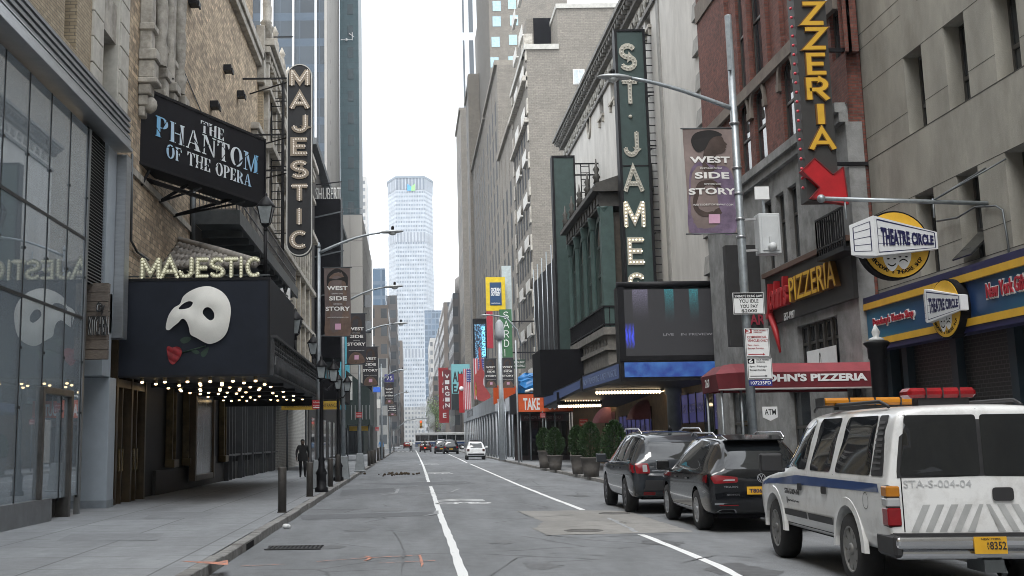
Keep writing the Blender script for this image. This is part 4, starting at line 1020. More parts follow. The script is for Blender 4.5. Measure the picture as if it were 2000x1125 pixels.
# ================================================================ STREET FURNITURE
random.seed(21)
bannerm=pm('banner_brown',(.125,.095,.09),.75,var=.35,sc_=1.2)
bannerd=pm('banner_dark',(.035,.034,.040),.75,var=.3,sc_=1.2)
skin_b=pm('banner_skin',(.13,.085,.065),.75,var=.3,sc_=4)
skin_d=pm('banner_skin_dark',(.055,.036,.030),.75,var=.35,sc_=4)
hair_b=pm('banner_hair',(.012,.010,.010),.8)
purple=pm('banner_purple_shirt',(.145,.105,.165),.75,var=.4,sc_=4)
pink=pm('banner_pink',(.62,.36,.50),.7,var=.08)
letw=pm('banner_letter_white',(.75,.74,.72),.6,var=.04)
def banner(Y,u0,v0,u1,v1,lab,style=0,grp='theatre banners on the street lamps',side=1):
 x0,z0=xz(u0,v1,Y);x1,z1=xz(u1,v0,Y);w=x1-x0;h=z1-z0
 t=thing('street_banner',lab,'banner',((x0+x1)/2,Y,z0),grp)
 P=lambda a,b,d=0:(x0+a*w,Y-d,z0+b*h)
 vs=[];fs=[];n=8
 for i in range(n+1):
  for j in range(n+1):
   a,b=i/n,j/n;vs.append((x0+a*w+.012*math.sin(b*5),Y-.05*math.sin(PI*b)*math.sin(PI*a*1.3)+.0,z0+b*h))
 for i in range(n):
  for j in range(n):fs.append((i*(n+1)+j,(i+1)*(n+1)+j,(i+1)*(n+1)+j+1,i*(n+1)+j+1))
 mb=MB();mb.add(vs,fs,True);mb.add([Vector(p)+Vector((0,.012,0))for p in vs],[f[::-1]for f in fs],True)
 mb.build('cloth',[bannerm,bannerd,pm('banner_mauve',(.20,.155,.145),.75,var=.35,sc_=1.2)][style],t)
 Dp=lambda a,b,k=0:(x0+a*w+.012*math.sin(b*5),Y-.05*math.sin(PI*b)*math.sin(PI*a*1.3)-.004-.002*k,z0+b*h)
 def fig(pts,mt,k):
  q=smooth_closed(pts,4);mb=MB();mb.prism([Dp(a,b,k)for a,b in q],(0,-.002,0));return mb.build('portrait_print',mt,t)
 if style==0:
  fig([(.02,0.02),(.05,.3),(.2,.45),(.5,.5),(.8,.45),(.95,.3),(.98,.02),(.5,.01)],skin_b,0)
  fig([(.2,.45),(.15,.68),(.2,.85),(.5,.92),(.8,.85),(.86,.68),(.8,.45),(.5,.38)],skin_b,1)
  fig([(.12,.70),(.1,.85),(.22,.93),(.5,.985),(.78,.93),(.92,.85),(.88,.70),(.8,.79),(.5,.82),(.2,.79)],hair_b,2)
  fig([(.3,.40),(.42,.37),(.55,.39),(.7,.37),(.66,.42),(.5,.43),(.36,.43)],skin_d,2)
 elif style==1:
  fig([(.25,.62),(.2,.8),(.35,.93),(.6,.95),(.8,.85),(.78,.66),(.5,.56)],skin_d,0)
  fig([(.1,.03),(.15,.16),(.4,.24),(.75,.2),(.95,.05),(.5,.01)],skin_b,0)
 else:
  fig([(.02,.02),(.04,.4),(.10,.60),(.3,.68),(.55,.64),(.85,.62),(.96,.45),(.93,.02),(.5,.01)],purple,0)
  fig([(.34,.60),(.36,.72),(.42,.78),(.62,.74),(.62,.62),(.48,.58)],skin_d,1)
  fig([(.38,.74),(.42,.82),(.55,.90),(.72,.925),(.79,.905),(.81,.875),(.87,.845),(.84,.832),(.85,.815),(.82,.805),(.83,.79),(.77,.765),(.64,.745),(.5,.70)],skin_d,2)
  fig([(.20,.80),(.15,.88),(.22,.945),(.38,.975),(.58,.98),(.73,.955),(.77,.928),(.62,.915),(.52,.88),(.46,.83),(.40,.79),(.28,.77)],hair_b,3)
  fig([(.10,.28),(.2,.46),(.4,.5),(.6,.48),(.75,.36),(.7,.2),(.4,.16),(.2,.18)],skin_d,1)
 mb=MB()
 for s,a0,a1,b in(('WEST',.10,.90,.665),('SIDE',.17,.86,.515),('STORY',.03,.97,.365)):
  vs,fs,_=glyphs(s,.035,1.05)
  mb.add([Vector(Dp(a0+(a1-a0)*x,b+.062*y,3))+Vector((0,-.006*z,0))for x,y,z in vs],fs)
 for s,a0,a1,b in(("SOMETHING'S COMING",.28,.72,.605),('SOMETHING GOOD',.34,.68,.455),('WESTSIDESTORYBWAY.COM',.10,.9,.262)):
  vs,fs,_=glyphs(s,.0)
  mb.add([Vector(Dp(a0+(a1-a0)*x,b+.016*y,3))+Vector((0,-.006*z,0))for x,y,z in vs],fs)
 mb.build('lettering',letw,t)
 MB().prism([Dp(.40,.095,3),(Dp(.62,.095,3)),Dp(.62,.18,3),Dp(.40,.18,3)],(0,-.004,0)).build('square_mark',pink,t)
 mb=MB()
 for z in(z0,z1):mb.tube([(x0-.06,Y,z),(x1+.06,Y,z)],.016,6)
 mb.build('banner_rod',dsteel,t)
 return t
def lamp_head(parent,tip,root,w=.30):
 tip=Vector(tip);root=Vector(root);d=(tip-root).normalized();s=d.cross(Vector(ZU)).normalized()
 mb=MB();vs=[];n=7
 secs=[(0,.05,.04),(.14,.10,.07),(.4,.16,.09),(.7,.15,.08),(.92,.09,.05),(1,.02,.02)]
 Lh=.78
 for q,a,h in secs:
  for j in range(8):
   t=2*PI*j/8;vs.append(root+d*(q*Lh)+s*(a*math.cos(t))+Vector((0,0,h*math.sin(t)*(1 if math.sin(t)>0 else .45))))
 fs=[]
 for i in range(len(secs)-1):
  for j in range(8):fs.append((i*8+j,(i+1)*8+j,(i+1)*8+(j+1)%8,i*8+(j+1)%8))
 fs+=[tuple(range(8)),tuple(reversed(range(40,48)))]
 mb.add(vs,fs,True);h=mb.build('lamp_head',pm('lamp_head_grey',(.38,.40,.41),.4,.3),parent)
 mb=MB();c=root+d*.42+Vector((0,0,-.045));mb.ball(c,.13,10,5,1,1,.5);mb.build('lens',pm('lamp_lens',(.5,.52,.52),.2),h)
 mb=MB();mb.lathe([(.05,.0),(.05,.1),(.02,.13)],root+d*.42+Vector((0,0,.08)),8);mb.build('photocell',black,h)
def street_lamp(lab,Y,ub,vt,tip,vs,wpx=8,r=.09,base=True,ut=None):
 b=at(ub,900,Y=Y);x=b.x;zt=xz(ut or ub,vt,Y)[1]
 t=thing('street_lamp',lab,'street lamp',(x,Y,.14),'grey street lamps along the street')
 MB().tube([(x,Y,.3),(x,Y,zt*.5),(x,Y,zt)],[r,r*.85,r*.6],10).build('pole',steel,t)
 if base:
  mb=MB();mb.hexa([(x-.25,Y-.25,.14),(x+.25,Y-.25,.14),(x+.25,Y+.25,.14),(x-.25,Y+.25,.14),(x-.16,Y-.16,1.05),(x+.16,Y-.16,1.05),(x+.16,Y+.16,1.05),(x-.16,Y+.16,1.05)])
  mb.box(x-.29,x+.29,Y-.29,Y+.29,.14,.2);mb.build('base',pm('lamp_base_grey',(.26,.28,.29),.5,.3,var=.2),t,.02)
 zr=xz(ub,vs,Y)[1];T=at(tip[0],tip[1],Y=Y)
 hw=.78;d=Vector((T.x-x,0,T.z-zr));sgn=1 if d.x>0 else-1
 root=Vector((T.x-sgn*hw,Y,T.z-.04));pts=[]
 for i in range(9):
  q=i/8;pts.append((x+(root.x-x)*q,Y,zr+(root.z-zr)*(math.sin(q*PI/2)*.75+.25*q)))
 MB().tube(pts,[.055-.003*i for i in range(9)],8).build('arm',steel,t)
 lamp_head(t,T,root)
 MB().lathe([(r*.7,0),(r*.8,.05),(r*.5,.12),(.01,.2)],(x,Y,zt),8).build('cap',steel,t)
 return t
street_lamp('nearest grey street lamp on the left kerb, carrying a red plate and big banner',38.8,623,484,(788,452),494)
street_lamp('grey street lamp second along the left kerb, its arm partly behind the first banner',48.0,671,570,(788,559),592)
street_lamp('grey street lamp third along the left kerb with a wide splayed base',60.0,703,640,(797,631),652)
street_lamp('grey street lamp fourth along the left kerb, half hidden by banners',92,746,715,(795,722),745,base=False)
street_lamp('small distant grey street lamp beyond the fourth on the left kerb',130,762,760,(800,766),780,base=False)
banner(38.7,634,522,684,657,'biggest brown banner on the left side, face behind hands, lettered West Side Story',0)
banner(47.9,677,612,714,712,'dark banner just right of the biggest brown banner, lettered West Side Story',1)
banner(59.9,708,677,738,754,'third brown banner from the front on the left kerb with pale shirt collar',1)
banner(91.8,751,747,769,790,'small dark banner under a blue sign on the far left kerb',1)
banner(118,757,785,775,813,'tiny dark banner farthest away on the left kerb',1)
for Y,u,v,lab in((92.1,760,738,'small blue banner with number above a dark banner on the left kerb'),):
 x0,z0=xz(751,746,Y);x1,z1=xz(769,731,Y);t=thing('street_banner',lab,'banner',(x0,Y,z0))
 MB().box(x0,x1,Y,Y+.03,z0,z1).build('cloth',pm('banner_blue',(.06,.06,.25),.7),t)
 text(t,'95',(x0+.15*(x1-x0),Y-.005,z0+.2*(z1-z0)),XR,ZU,(x1-x0)*.7,(z1-z0)*.6,letw,.01)
def plate(Y,u0,v0,u1,v1,lab,mt=redp,lines=('No Standing','Anytime'),ink=white,grp=None,nm='parking_sign',cat='sign'):
 x0,z0=xz(u0,v1,Y);x1,z1=xz(u1,v0,Y);t=thing(nm,lab,cat,((x0+x1)/2,Y,z0),grp)
 MB().box(x0,x1,Y,Y+.012,z0,z1).build('plate',mt,t)
 h=z1-z0;n=len(lines)
 for i,s in enumerate(lines):
  if s:text(t,s,(x0+.1*(x1-x0),Y-.004,z1-h*(i+1)*.72/n-.02*h),XR,ZU,(x1-x0)*.8,h*.42/n,ink,.005)
 return t,x0,x1,z0,z1
def red_plate(Y,u0,v0,u1,v1,lab):
 t,x0,x1,z0,z1=plate(Y,u0,v0,u1,v1,lab,grp='red parking plates')
 MB().prism([(x0+.12*(x1-x0),Y-.004,z0+.12*(z1-z0)),(x0+.8*(x1-x0),Y-.004,z0+.12*(z1-z0)),(x0+.8*(x1-x0),Y-.004,z0+.05*(z1-z0)),(x0+.92*(x1-x0),Y-.004,z0+.16*(z1-z0)),(x0+.8*(x1-x0),Y-.004,z0+.27*(z1-z0)),(x0+.8*(x1-x0),Y-.004,z0+.2*(z1-z0)),(x0+.12*(x1-x0),Y-.004,z0+.2*(z1-z0))],(0,-.004,0)).build('arrow',white,t)
red_plate(38.5,610,781,626,799,'red parking plate on the nearest left lamp pole, under the marquee end')
red_plate(59.7,695,805,707,816,'red parking plate on the third left lamp pole with splayed base')
red_plate(92,733,834,740,841,'tiny red parking plate far along the left kerb, beside a green canopy')
def lantern_post(Y,u,vb,vt,lab,heads=1):
 b=at(u,vb,Z=.14)if Y is None else at(u,vb,Y=Y);x,Yb=b.x,b.y;zt=xz(u,vt,Yb)[1];H=zt-.14
 t=thing('lantern_post',lab,'lamp post',(x,Yb,.14),'black lantern posts on the left pavement')
 mb=MB();mb.lathe([(.2,0),(.2,.12),(.15,.16),(.15,.5),(.18,.55),(.1,.7),(.09,.9),(.11,.95),(.07,1.05),(.055,H-.75),(.08,H-.72),(.04,H-.62)],(x,Yb,.14),12);mb.build('post',black,t)
 for k in range(heads):
  xx=x+(k*.30);yy=Yb+k*1.1;zz=zt-.62-.04*k;h=.62
  mb=MB()
  for p in range(4):
   s=[(-1,-1),(1,-1),(1,1),(-1,1)];(p0,q0),(p1,q1)=s[p],s[(p+1)%4]
   mb.poly([(xx+p0*.08,yy+q0*.08,zz),(xx+p1*.08,yy+q1*.08,zz),(xx+p1*.13,yy+q1*.13,zz+.34),(xx+p0*.13,yy+q0*.13,zz+.34)])
  g=mb.build('lantern_glass',lantm,t)
  mb=MB()
  for p0,q0 in((-1,-1),(1,-1),(1,1),(-1,1)):mb.bar((xx+p0*.1,yy+q0*.1,zz),(xx+p0*.13,yy+q0*.13,zz+.34),.022)
  mb.lathe([(.19,.33),(.18,.37),(.11,.46),(.09,.5),(.04,.56),(.05,.6),(.01,.68)],(xx,yy,zz),8);mb.lathe([(.05,-.06),(.14,-.02),(.13,0)],(xx,yy,zz),8)
  if k:mb.tube([(x,Yb,zt-.9),(x+.15,Yb+.6,zt-.95),(xx,yy,zz-.05)],.03,6)
  mb.build('lantern_frame',black,t)
 return t
lantern_post(None,628,961,698,'black iron lantern post with two heads, standing in front of the nearest left lamp pole',2)
lantern_post(None,661,939,728,'black iron lantern post with two stacked heads beside the hydrant on the left pavement',2)
bl=[(551,1001,912,'nearest steel bollard, alone at the front of the left pavement'),(605,970,903,'second steel bollard from the front, near the walking man'),(645,951,895,'third steel bollard on the left pavement, between the two lantern posts'),(660,941,888,'slim steel bollard behind the second lantern post'),(721,910,881,'steel bollard just past the splayed lamp base, first of a row of six'),(727,907,880,'second bollard in the row past the splayed lamp base'),(732,905,878,'third bollard in the row past the splayed lamp base'),(739,900,875,'fourth bollard in the row past the splayed lamp base'),(745,898,874,'fifth bollard in the row past the splayed lamp base'),(749,895,873,'last bollard of the row past the splayed lamp base')]
for u,vb,vt,lab in bl:
 b=at(u,vb,Z=.14);zt=xz(u,vt,b.y)[1];zt=max(.95,zt)
 mb=MB();r=.092 if b.y<60 else .10
 mb.lathe([(r,.0),(r,zt-.14-.03),(r*.93,zt-.14-.008),(r*.8,zt-.14),(.005,zt-.138)],(b.x,b.y,.14),18);mb.lathe([(r+.02,0),(r+.015,.015),(r,.02)],(b.x,b.y,.14),18)
 tag(mb.build('bollard',bollm),lab,'bollard','steel bollards on the left pavement')
b=at(652,937,Z=.14);t=thing('fire_hydrant','dark fire hydrant half hidden beside a lantern post on the left pavement','hydrant',(b.x,b.y,.14))
mb=MB();mb.lathe([(.2,0),(.2,.06),(.13,.08),(.13,.5),(.17,.52),(.17,.56),(.12,.7),(.05,.76),(.03,.82)],b,12);mb.build('barrel',dsteel,t)
mb=MB();mb.lathe([(.06,-.2),(.06,.2)],(b.x,b.y,.55),8,(1,0,0));mb.build('outlet',dsteel,t)
YR=25.8;xr=at(1470,835,Y=YR).x;ztp=xz(1426,30,YR)[1]
t=thing('street_lamp','tall galvanised lamp pole on the right kerb carrying banner, camera box and parking signs','street lamp',(xr,YR,.14),'grey street lamps along the street')
MB().tube([(xr,YR,.14),(xr,YR,5),(xr,YR,ztp)],[.105,.095,.075],14).build('pole',steel,t)
zb_=xz(1430,140,YR)[1]
MB().box(xr-.1,xr-.02,YR-.14,YR-.06,zb_,ztp-.05).build('channel_bar',steel,t)
mb=MB()
for v in(243,330,380,430,465):z=xz(1445,v,YR)[1];mb.new();mb.lathe([(.11,0),(.11,.05)],(xr,YR,z),14)
mb.build('clamp_band',alloy,t)
T=at(1180,151,Y=YR);zr=xz(1432,213,YR)[1];root=Vector((T.x+.62,YR,T.z-.03));pts=[]
for i in range(9):
 q=i/8;pts.append((xr+(root.x-xr)*q,YR,zr+(root.z-zr)*(.45*math.sin(q*PI/2)+.55*q)))
MB().tube(pts,[.055-.002*i for i in range(9)],8).build('arm',steel,t)
lamp_head(t,T,root)
banner(YR-.02,1345,250,1432,457,'large mauve banner with a young man looking right, on the right kerb pole',2)
x0,z0=xz(1480,498,YR-.05);x1,z1=xz(1516,420,YR-.05)
t=thing('camera_cabinet','white weatherproof camera cabinet with dome, strapped to the right lamp pole','cabinet',(x1,YR,z0))
MB().box(x0,x1,YR-.28,YR+.1,z0,z1).build('case',pm('cabinet_white',(.52,.54,.55),.45,var=.08),t,.012)
MB().box(x0+.05,x1-.05,YR-.30,YR-.281,z0+.06,z1-.06).build('door',pm('cabinet_white',(.5,.5,.5)),t,.006)
mb=MB();mb.ball(((x0+x1)/2+.02,YR-.34,z0+.14),.1,10,6);mb.box((x0+x1)/2-.04,(x0+x1)/2+.06,YR-.38,YR-.3,z0+.2,z0+.36);mb.build('dome_camera',pm('cabinet_white',(.5,.5,.5)),t)
mb=MB()
for z in(z0+.1,z0+.8):mb.new();mb.bar((xr,YR,z),(x0,YR-.1,z),.05)
mb.build('bracket',alloy,t)
xa,za=xz(1474,390,YR);xb,zb2=xz(1500,365,YR)
MB().box(xa,xb,YR-.05,YR,za,zb2).build('flat_antenna',white,t)
MB().bar(((xa+xb)/2+.03,YR+.02,z1),((xa+xb)/2+.03,YR+.02,zb2),.05).build('mast',steel,t)
def big_plate(Y,u0,v0,u1,v1,lab,rows,head=None,border=True):
 x0,z0=xz(u0,v1,Y);x1,z1=xz(u1,v0,Y);w=x1-x0;h=z1-z0
 t=thing('parking_sign',lab,'sign',((x0+x1)/2,Y,z0),'signs on the right lamp pole')
 MB().box(x0,x1,Y,Y+.01,z0,z1).build('plate',pm('sign_white',(.72,.73,.73),.5,var=.05),t)
 if border:
  mb=MB();b=.012
  for a,c,d,e in((b,1,0,0),):pass
  for q in((x0+.012,x1-.012,z1-.022,z1-.012),(x0+.012,x1-.012,z0+.012,z0+.022),(x0+.012,x0+.022,z0+.022,z1-.022),(x1-.022,x1-.012,z0+.022,z1-.022)):mb.box(q[0],q[1],Y-.003,Y-.0005,q[2],q[3])
  mb.build('border',blackm,t)
 if head:MB().box(x0+.025,x1-.025,Y-.003,Y-.0005,z0+h*head[0],z0+h*head[1]).build('header',head[2],t)
 for s,a0,a1,b0,b1,mt,bo in rows:
  text(t,s,(x0+a0*w,Y-.0012,z0+b0*h),XR,ZU,w*(a1-a0),h*(b1-b0),mt,.005,bo)
 return t,x0,z0,w,h
ink=pm('sign_ink',(.02,.02,.022),.6)
big_plate(YR-.13,1433,571,1491,614,'white idling law sign, topmost plate on the right lamp pole, amount in black',[('3 MINUTE IDLING LAW',.06,.94,.775,.895,white,.02),('YOU IDLE',.2,.82,.53,.69,ink,.01),('YOU PAY',.22,.8,.29,.45,ink,.01),('$2000',.26,.76,.07,.23,ink,.01)],(.74,.95,blackm))
def arrow(t,x0,x1,z,Y,mt):
 MB().prism([(x0,Y,z-.008),(x1-.05,Y,z-.008),(x1-.05,Y,z-.025),(x1,Y,z),(x1-.05,Y,z+.025),(x1-.05,Y,z+.008),(x0,Y,z+.008)],(0,-.003,0)).build('arrow',mt,t)
t,x0,z0,w,h=big_plate(YR-.13,1457,641,1501,698,'white commercial vehicles parking sign with red numeral box',[('3',.07,.24,.85,.97,white,.03),('HOUR METERED',.38,.9,.90,.94,redp,0),('PARKING',.38,.72,.84,.88,redp,0),('COMMERCIAL',.1,.9,.66,.74,redp,.01),('VEHICLES ONLY',.1,.95,.54,.62,redp,.01),('7am - 6pm',.1,.55,.38,.45,redp,0),('Except Sunday',.1,.75,.27,.34,redp,0)],None)
MB().box(x0+.012,x0+.3*w,YR-.132,YR-.1305,z0+.83*h,z0+.985*h).build('numeral_box',redp,t);arrow(t,x0+.1*w,x0+.8*w,z0+.1*h,YR-.131,redp)
t,x0,z0,w,h=big_plate(YR-.13,1461,698.8,1507,741,'white evening parking sign with black numeral box, under the commercial vehicles sign',[('6',.07,.24,.77,.95,white,.03),('HOUR METERED',.38,.9,.88,.94,ink,0),('PARKING',.38,.72,.78,.84,ink,0),('6pm - Midnight',.1,.8,.55,.65,ink,0),('Except Sunday',.1,.75,.38,.48,ink,0)],None)
MB().box(x0+.012,x0+.3*w,YR-.132,YR-.1305,z0+.74*h,z0+.98*h).build('numeral_box',blackm,t);arrow(t,x0+.1*w,x0+.8*w,z0+.15*h,YR-.131,ink)
x0,z0=xz(1464,754,YR-.13);x1,z1=xz(1508,741.5,YR-.13)
t=thing('number_plate_tag','blue meter number tag at the bottom of the right pole signs','tag',((x0+x1)/2,YR,z0))
MB().box(x0,x1,YR-.13,YR-.12,z0,z1).build('plate',pm('tag_blue',(.02,.03,.2),.5),t)
text(t,'107235PD',(x0+.03,YR-.132,z0+.03),XR,ZU,x1-x0-.06,z1-z0-.06,white,.004,.01)
# ================================================================ RIGHT SIDE
random.seed(31)
def holed_wall(mb,X,y0,y1,z0,z1,holes,depth,sgn=1):
 """sheet on the plane X with rectangular openings and reveals going +X*sgn; faces look toward the street"""
 ys=sorted(set([y0,y1]+[h[i]for h in holes for i in(0,1)]));zs=sorted(set([z0,z1]+[h[i]for h in holes for i in(2,3)]))
 def q(pts):mb.poly(pts if sgn<0 else pts[::-1])
 for a,b in zip(ys,ys[1:]):
  for c,d in zip(zs,zs[1:]):
   if any(h[0]-1e-6<=a and b<=h[1]+1e-6 and h[2]-1e-6<=c and d<=h[3]+1e-6 for h in holes):continue
   q([(X,a,c),(X,b,c),(X,b,d),(X,a,d)])
 D=X+depth*sgn
 for a,b,c,d in holes:
  for p,r in(((a,c),(a,d)),((a,d),(b,d)),((b,d),(b,c)),((b,c),(a,c))):
   q([(X,*p),(D,*p),(D,*r),(X,*r)])
RW=(0,-1,0)
greystone=pm('grey_limestone',(.29,.28,.245),.85,var=.22,sc_=.9,bump=.25,bs=35,dirt=(.20,.19,.165),dscale=.8,stretch=(1,1,.45))
jointm=pm('stone_joint',(.05,.048,.042),.9)
redbrick=brick('red_brick',(.165,.052,.036),(.10,.032,.024),(.09,.06,.05),.22,.078,.010,patch=.4)
greybase=pm('grey_base_stone',(.225,.228,.225),.85,var=.3,sc_=1.5,bump=.3,dirt=(.10,.10,.096))
brownst=pm('brown_band_stone',(.15,.125,.105),.85,var=.3,sc_=2)
stucco=pm('white_stucco',(.52,.505,.475),.85,var=.12,sc_=1.2,dirt=(.40,.385,.36),dscale=.7,stretch=(1,1,.35))
winframe=pm('bronze_window_frame',(.05,.047,.042),.5)
def window_unit(parent,X,y0,y1,z0,z1,depth,rail=.36,mt=None,gm=None):
 mt=mt or winframe;a=X+depth
 mb=MB();f=.06
 mb.box(a,a+.08,y0,y0+f,z0,z1);mb.box(a,a+.08,y1-f,y1,z0,z1);mb.box(a,a+.079,y0+f,y1-f,z1-f,z1);mb.box(a,a+.079,y0+f,y1-f,z0,z0+f)
 zr=z0+(z1-z0)*rail;mb.box(a-.01,a+.07,y0+f,y1-f,zr-.04,zr+.04)
 w=mb.build('window',mt,parent)
 MB().box(a+.03,a+.05,y0+f,y1-f,z0+f,z1-f).build('pane',gm or wglass,w)
 return w
# ---------------- grey stone building with the souvenir shop
XG=11.5;YG=28.62
t=thing('stone_building','smooth grey stone building with deep narrow windows above the souvenir shop','building',(XG+2,22,.14))
def hole(lt,rt,lb,rb):
 a,b,c,d=[yz(*p,XG)for p in(lt,rt,lb,rb)]
 ya=(a[0]+c[0])/2;yb=(b[0]+d[0])/2;return(min(ya,yb),max(ya,yb),(c[1]+d[1])/2,(a[1]+b[1])/2)
h1=hole((1765,113),(1798,86),(1776,268),(1811,242));h2=hole((1843,49),(1879,21),(1856,217),(1894,192))
pitch=((h1[0]-h2[0])+(h1[1]-h2[1]))/2;wd=h1[1]-h1[0];hh=h1[3]-h1[2]
h4=hole((1788,384),(1823,364),(1800,534),(1838,510))
holes=[]
for k in range(6):
 y=h1[0]-pitch*k;holes.append((y,y+wd,h1[2],h1[3]));holes.append((y,y+wd,h4[3]-hh,h4[3]))
 holes.append((y,y+wd,h1[2]+(h1[3]-h4[3]),h1[3]+(h1[3]-h4[3])))
zfl=yz(1735,600,XG)[1]-.2
mb=MB();holed_wall(mb,XG,10,YG,zfl,26,holes,.42);mb.build('stone_wall',greystone,t)
mb=MB();mb.box(XG,XG+9,-70,9.9,.1,26);mb.box(XG+.43,XG+8,10,YG-.01,zfl,26);mb.box(XG,XG+.44,YG-.015,YG,zfl,26);mb.build('wall_core',greystone,t)
for i,h in enumerate(holes):window_unit(t,XG,*h,.34)
mb=MB()
lines=[h1[3],h1[2],h4[3],h4[3]-hh,h1[3]+(h1[3]-h4[3]),h1[2]+(h1[3]-h4[3])]
ylist=[10]+sorted(sum([[a,a+wd]for a in[h1[0]-pitch*k for k in range(6)]],[]))+[YG]
for z in lines:
 mb.box(XG-.003,XG+.004,10,YG,z-.012 if z in(h1[2],)else z-.0,z+.014)
for z in((h1[2]*.7+h1[3]*.3),(h1[2]*.3+h1[3]*.7)*0+h4[3]-hh*.72,h1[3]+(h1[3]-h1[2])*.55):
 for a,b in zip(ylist[::2],ylist[1::2]):mb.box(XG-.003,XG+.004,a,b,z,z+.012)
mb.build('stone_joint_line',jointm,t)
y_=h4[0]-pitch;z_=h4[3]-hh
mb=MB();mb.hexa([(XG-.30,y_+.06,z_+.06),(XG-.30,y_+wd-.06,z_+.06),(XG-.27,y_+wd-.06,z_+.04),(XG-.27,y_+.06,z_+.04),(XG+.33,y_+.06,z_+.66),(XG+.33,y_+wd-.06,z_+.66),(XG+.36,y_+wd-.06,z_+.64),(XG+.36,y_+.06,z_+.64)]);mb.build('tilted_sash',dglass,t)
XS=11.18
zt=(yz(1690,610,XS)[1]+yz(1990,514,XS)[1])/2;zb_=(yz(1690,672,XS)[1]+yz(1990,600,XS)[1])/2;yF=yz(1690,640,XS)[0]
fs_=thing('shop_fascia','blue shop fascia with yellow trims lettered for a theatre shop and gifts','shop sign',(XS,24,zb_))
mt=bpy.data.materials.new('blue_fascia_print');mt.use_nodes=True;n_=mt.node_tree;p=n_.nodes['Principled BSDF'];p.inputs['Roughness'].default_value=.4
co=n_.nodes.new('ShaderNodeTexCoord');sp=n_.nodes.new('ShaderNodeSeparateXYZ');n_.links.new(co.outputs['Object'],sp.inputs[0])
mr=n_.nodes.new('ShaderNodeMath');mr.operation='PINGPONG';mr.inputs[1].default_value=4.2;n_.links.new(sp.outputs[1],mr.inputs[0])
md=n_.nodes.new('ShaderNodeMath');md.operation='DIVIDE';md.inputs[1].default_value=4.2;n_.links.new(mr.outputs[0],md.inputs[0])
r=n_.nodes.new('ShaderNodeValToRGB');r.color_ramp.elements[0].color=(.012,.02,.10,1);r.color_ramp.elements[1].color=(.012,.13,.24,1);n_.links.new(md.outputs[0],r.inputs[0]);n_.links.new(r.outputs[0],p.inputs['Base Color'])
MB().box(XS,XG-.01,10,yF,zb_,zt).build('panel',mt,fs_)
mb=MB()
mb.box(XS-.07,XG-.012,10,yF+.04,zt-.02,zt+.13);mb.box(XS-.07,XG-.012,10,yF+.04,zb_-.13,zb_+.02);mb.build('yellow_trim',yellow,fs_)
mb=MB();mb.box(XS-.06,XG-.011,10,yF+.03,zt+.131,zt+.28);mb.box(XS-.05,XG-.011,10,yF+.03,zb_-.25,zb_-.131);mb.build('navy_trim',navy,fs_)
def fascia_text(s,u0,u1,v,fr0,fr1):
 ya=yz(u0,v,XS)[0];yb=yz(u1,v,XS)[0];z0=zb_+(zt-zb_)*fr0;z1=zb_+(zt-zb_)*fr1
 text(fs_,s,(XS-.002,ya+.05,z0-.03),RW,ZU,ya-yb+.1,z1-z0+.06,white,.02,.055,name='lettering_outline')
 text(fs_,s,(XS-.026,ya,z0),RW,ZU,ya-yb,z1-z0,pm('fascia_red',(.36,.02,.035),.5),.02,.018)
fascia_text("Broadway's Theatre Shop",1708,1788,630,.38,.66)
fascia_text("New York Gifts",1930,2012,575,.42,.78)
mb=MB();mb.box(XG+.15,XG+.3,10,YG-1.3,.14,zb_);
gm=brick('open_link_shutter',(.004,.004,.005),(.005,.005,.006),(.06,.06,.058),.20,.085,.010,.5,0,.2,.5,.15)
mb.build('roller_shutter',gm,t)
mb=MB()
for y in(yz(1870,760,XG)[0],yz(1990,800,XG)[0],YG-.3,YG-1.25):mb.new();mb.box(XG-.02,XG+.35,y-.14,y+.14,.14,zb_-.02)
mb.build('shop_pier',pm('teal_pier',(.008,.02,.03),.5),t)
MB().box(XG+.2,XG+.4,YG-1.2,YG,.14,zb_).build('shop_entrance',blackm,t)
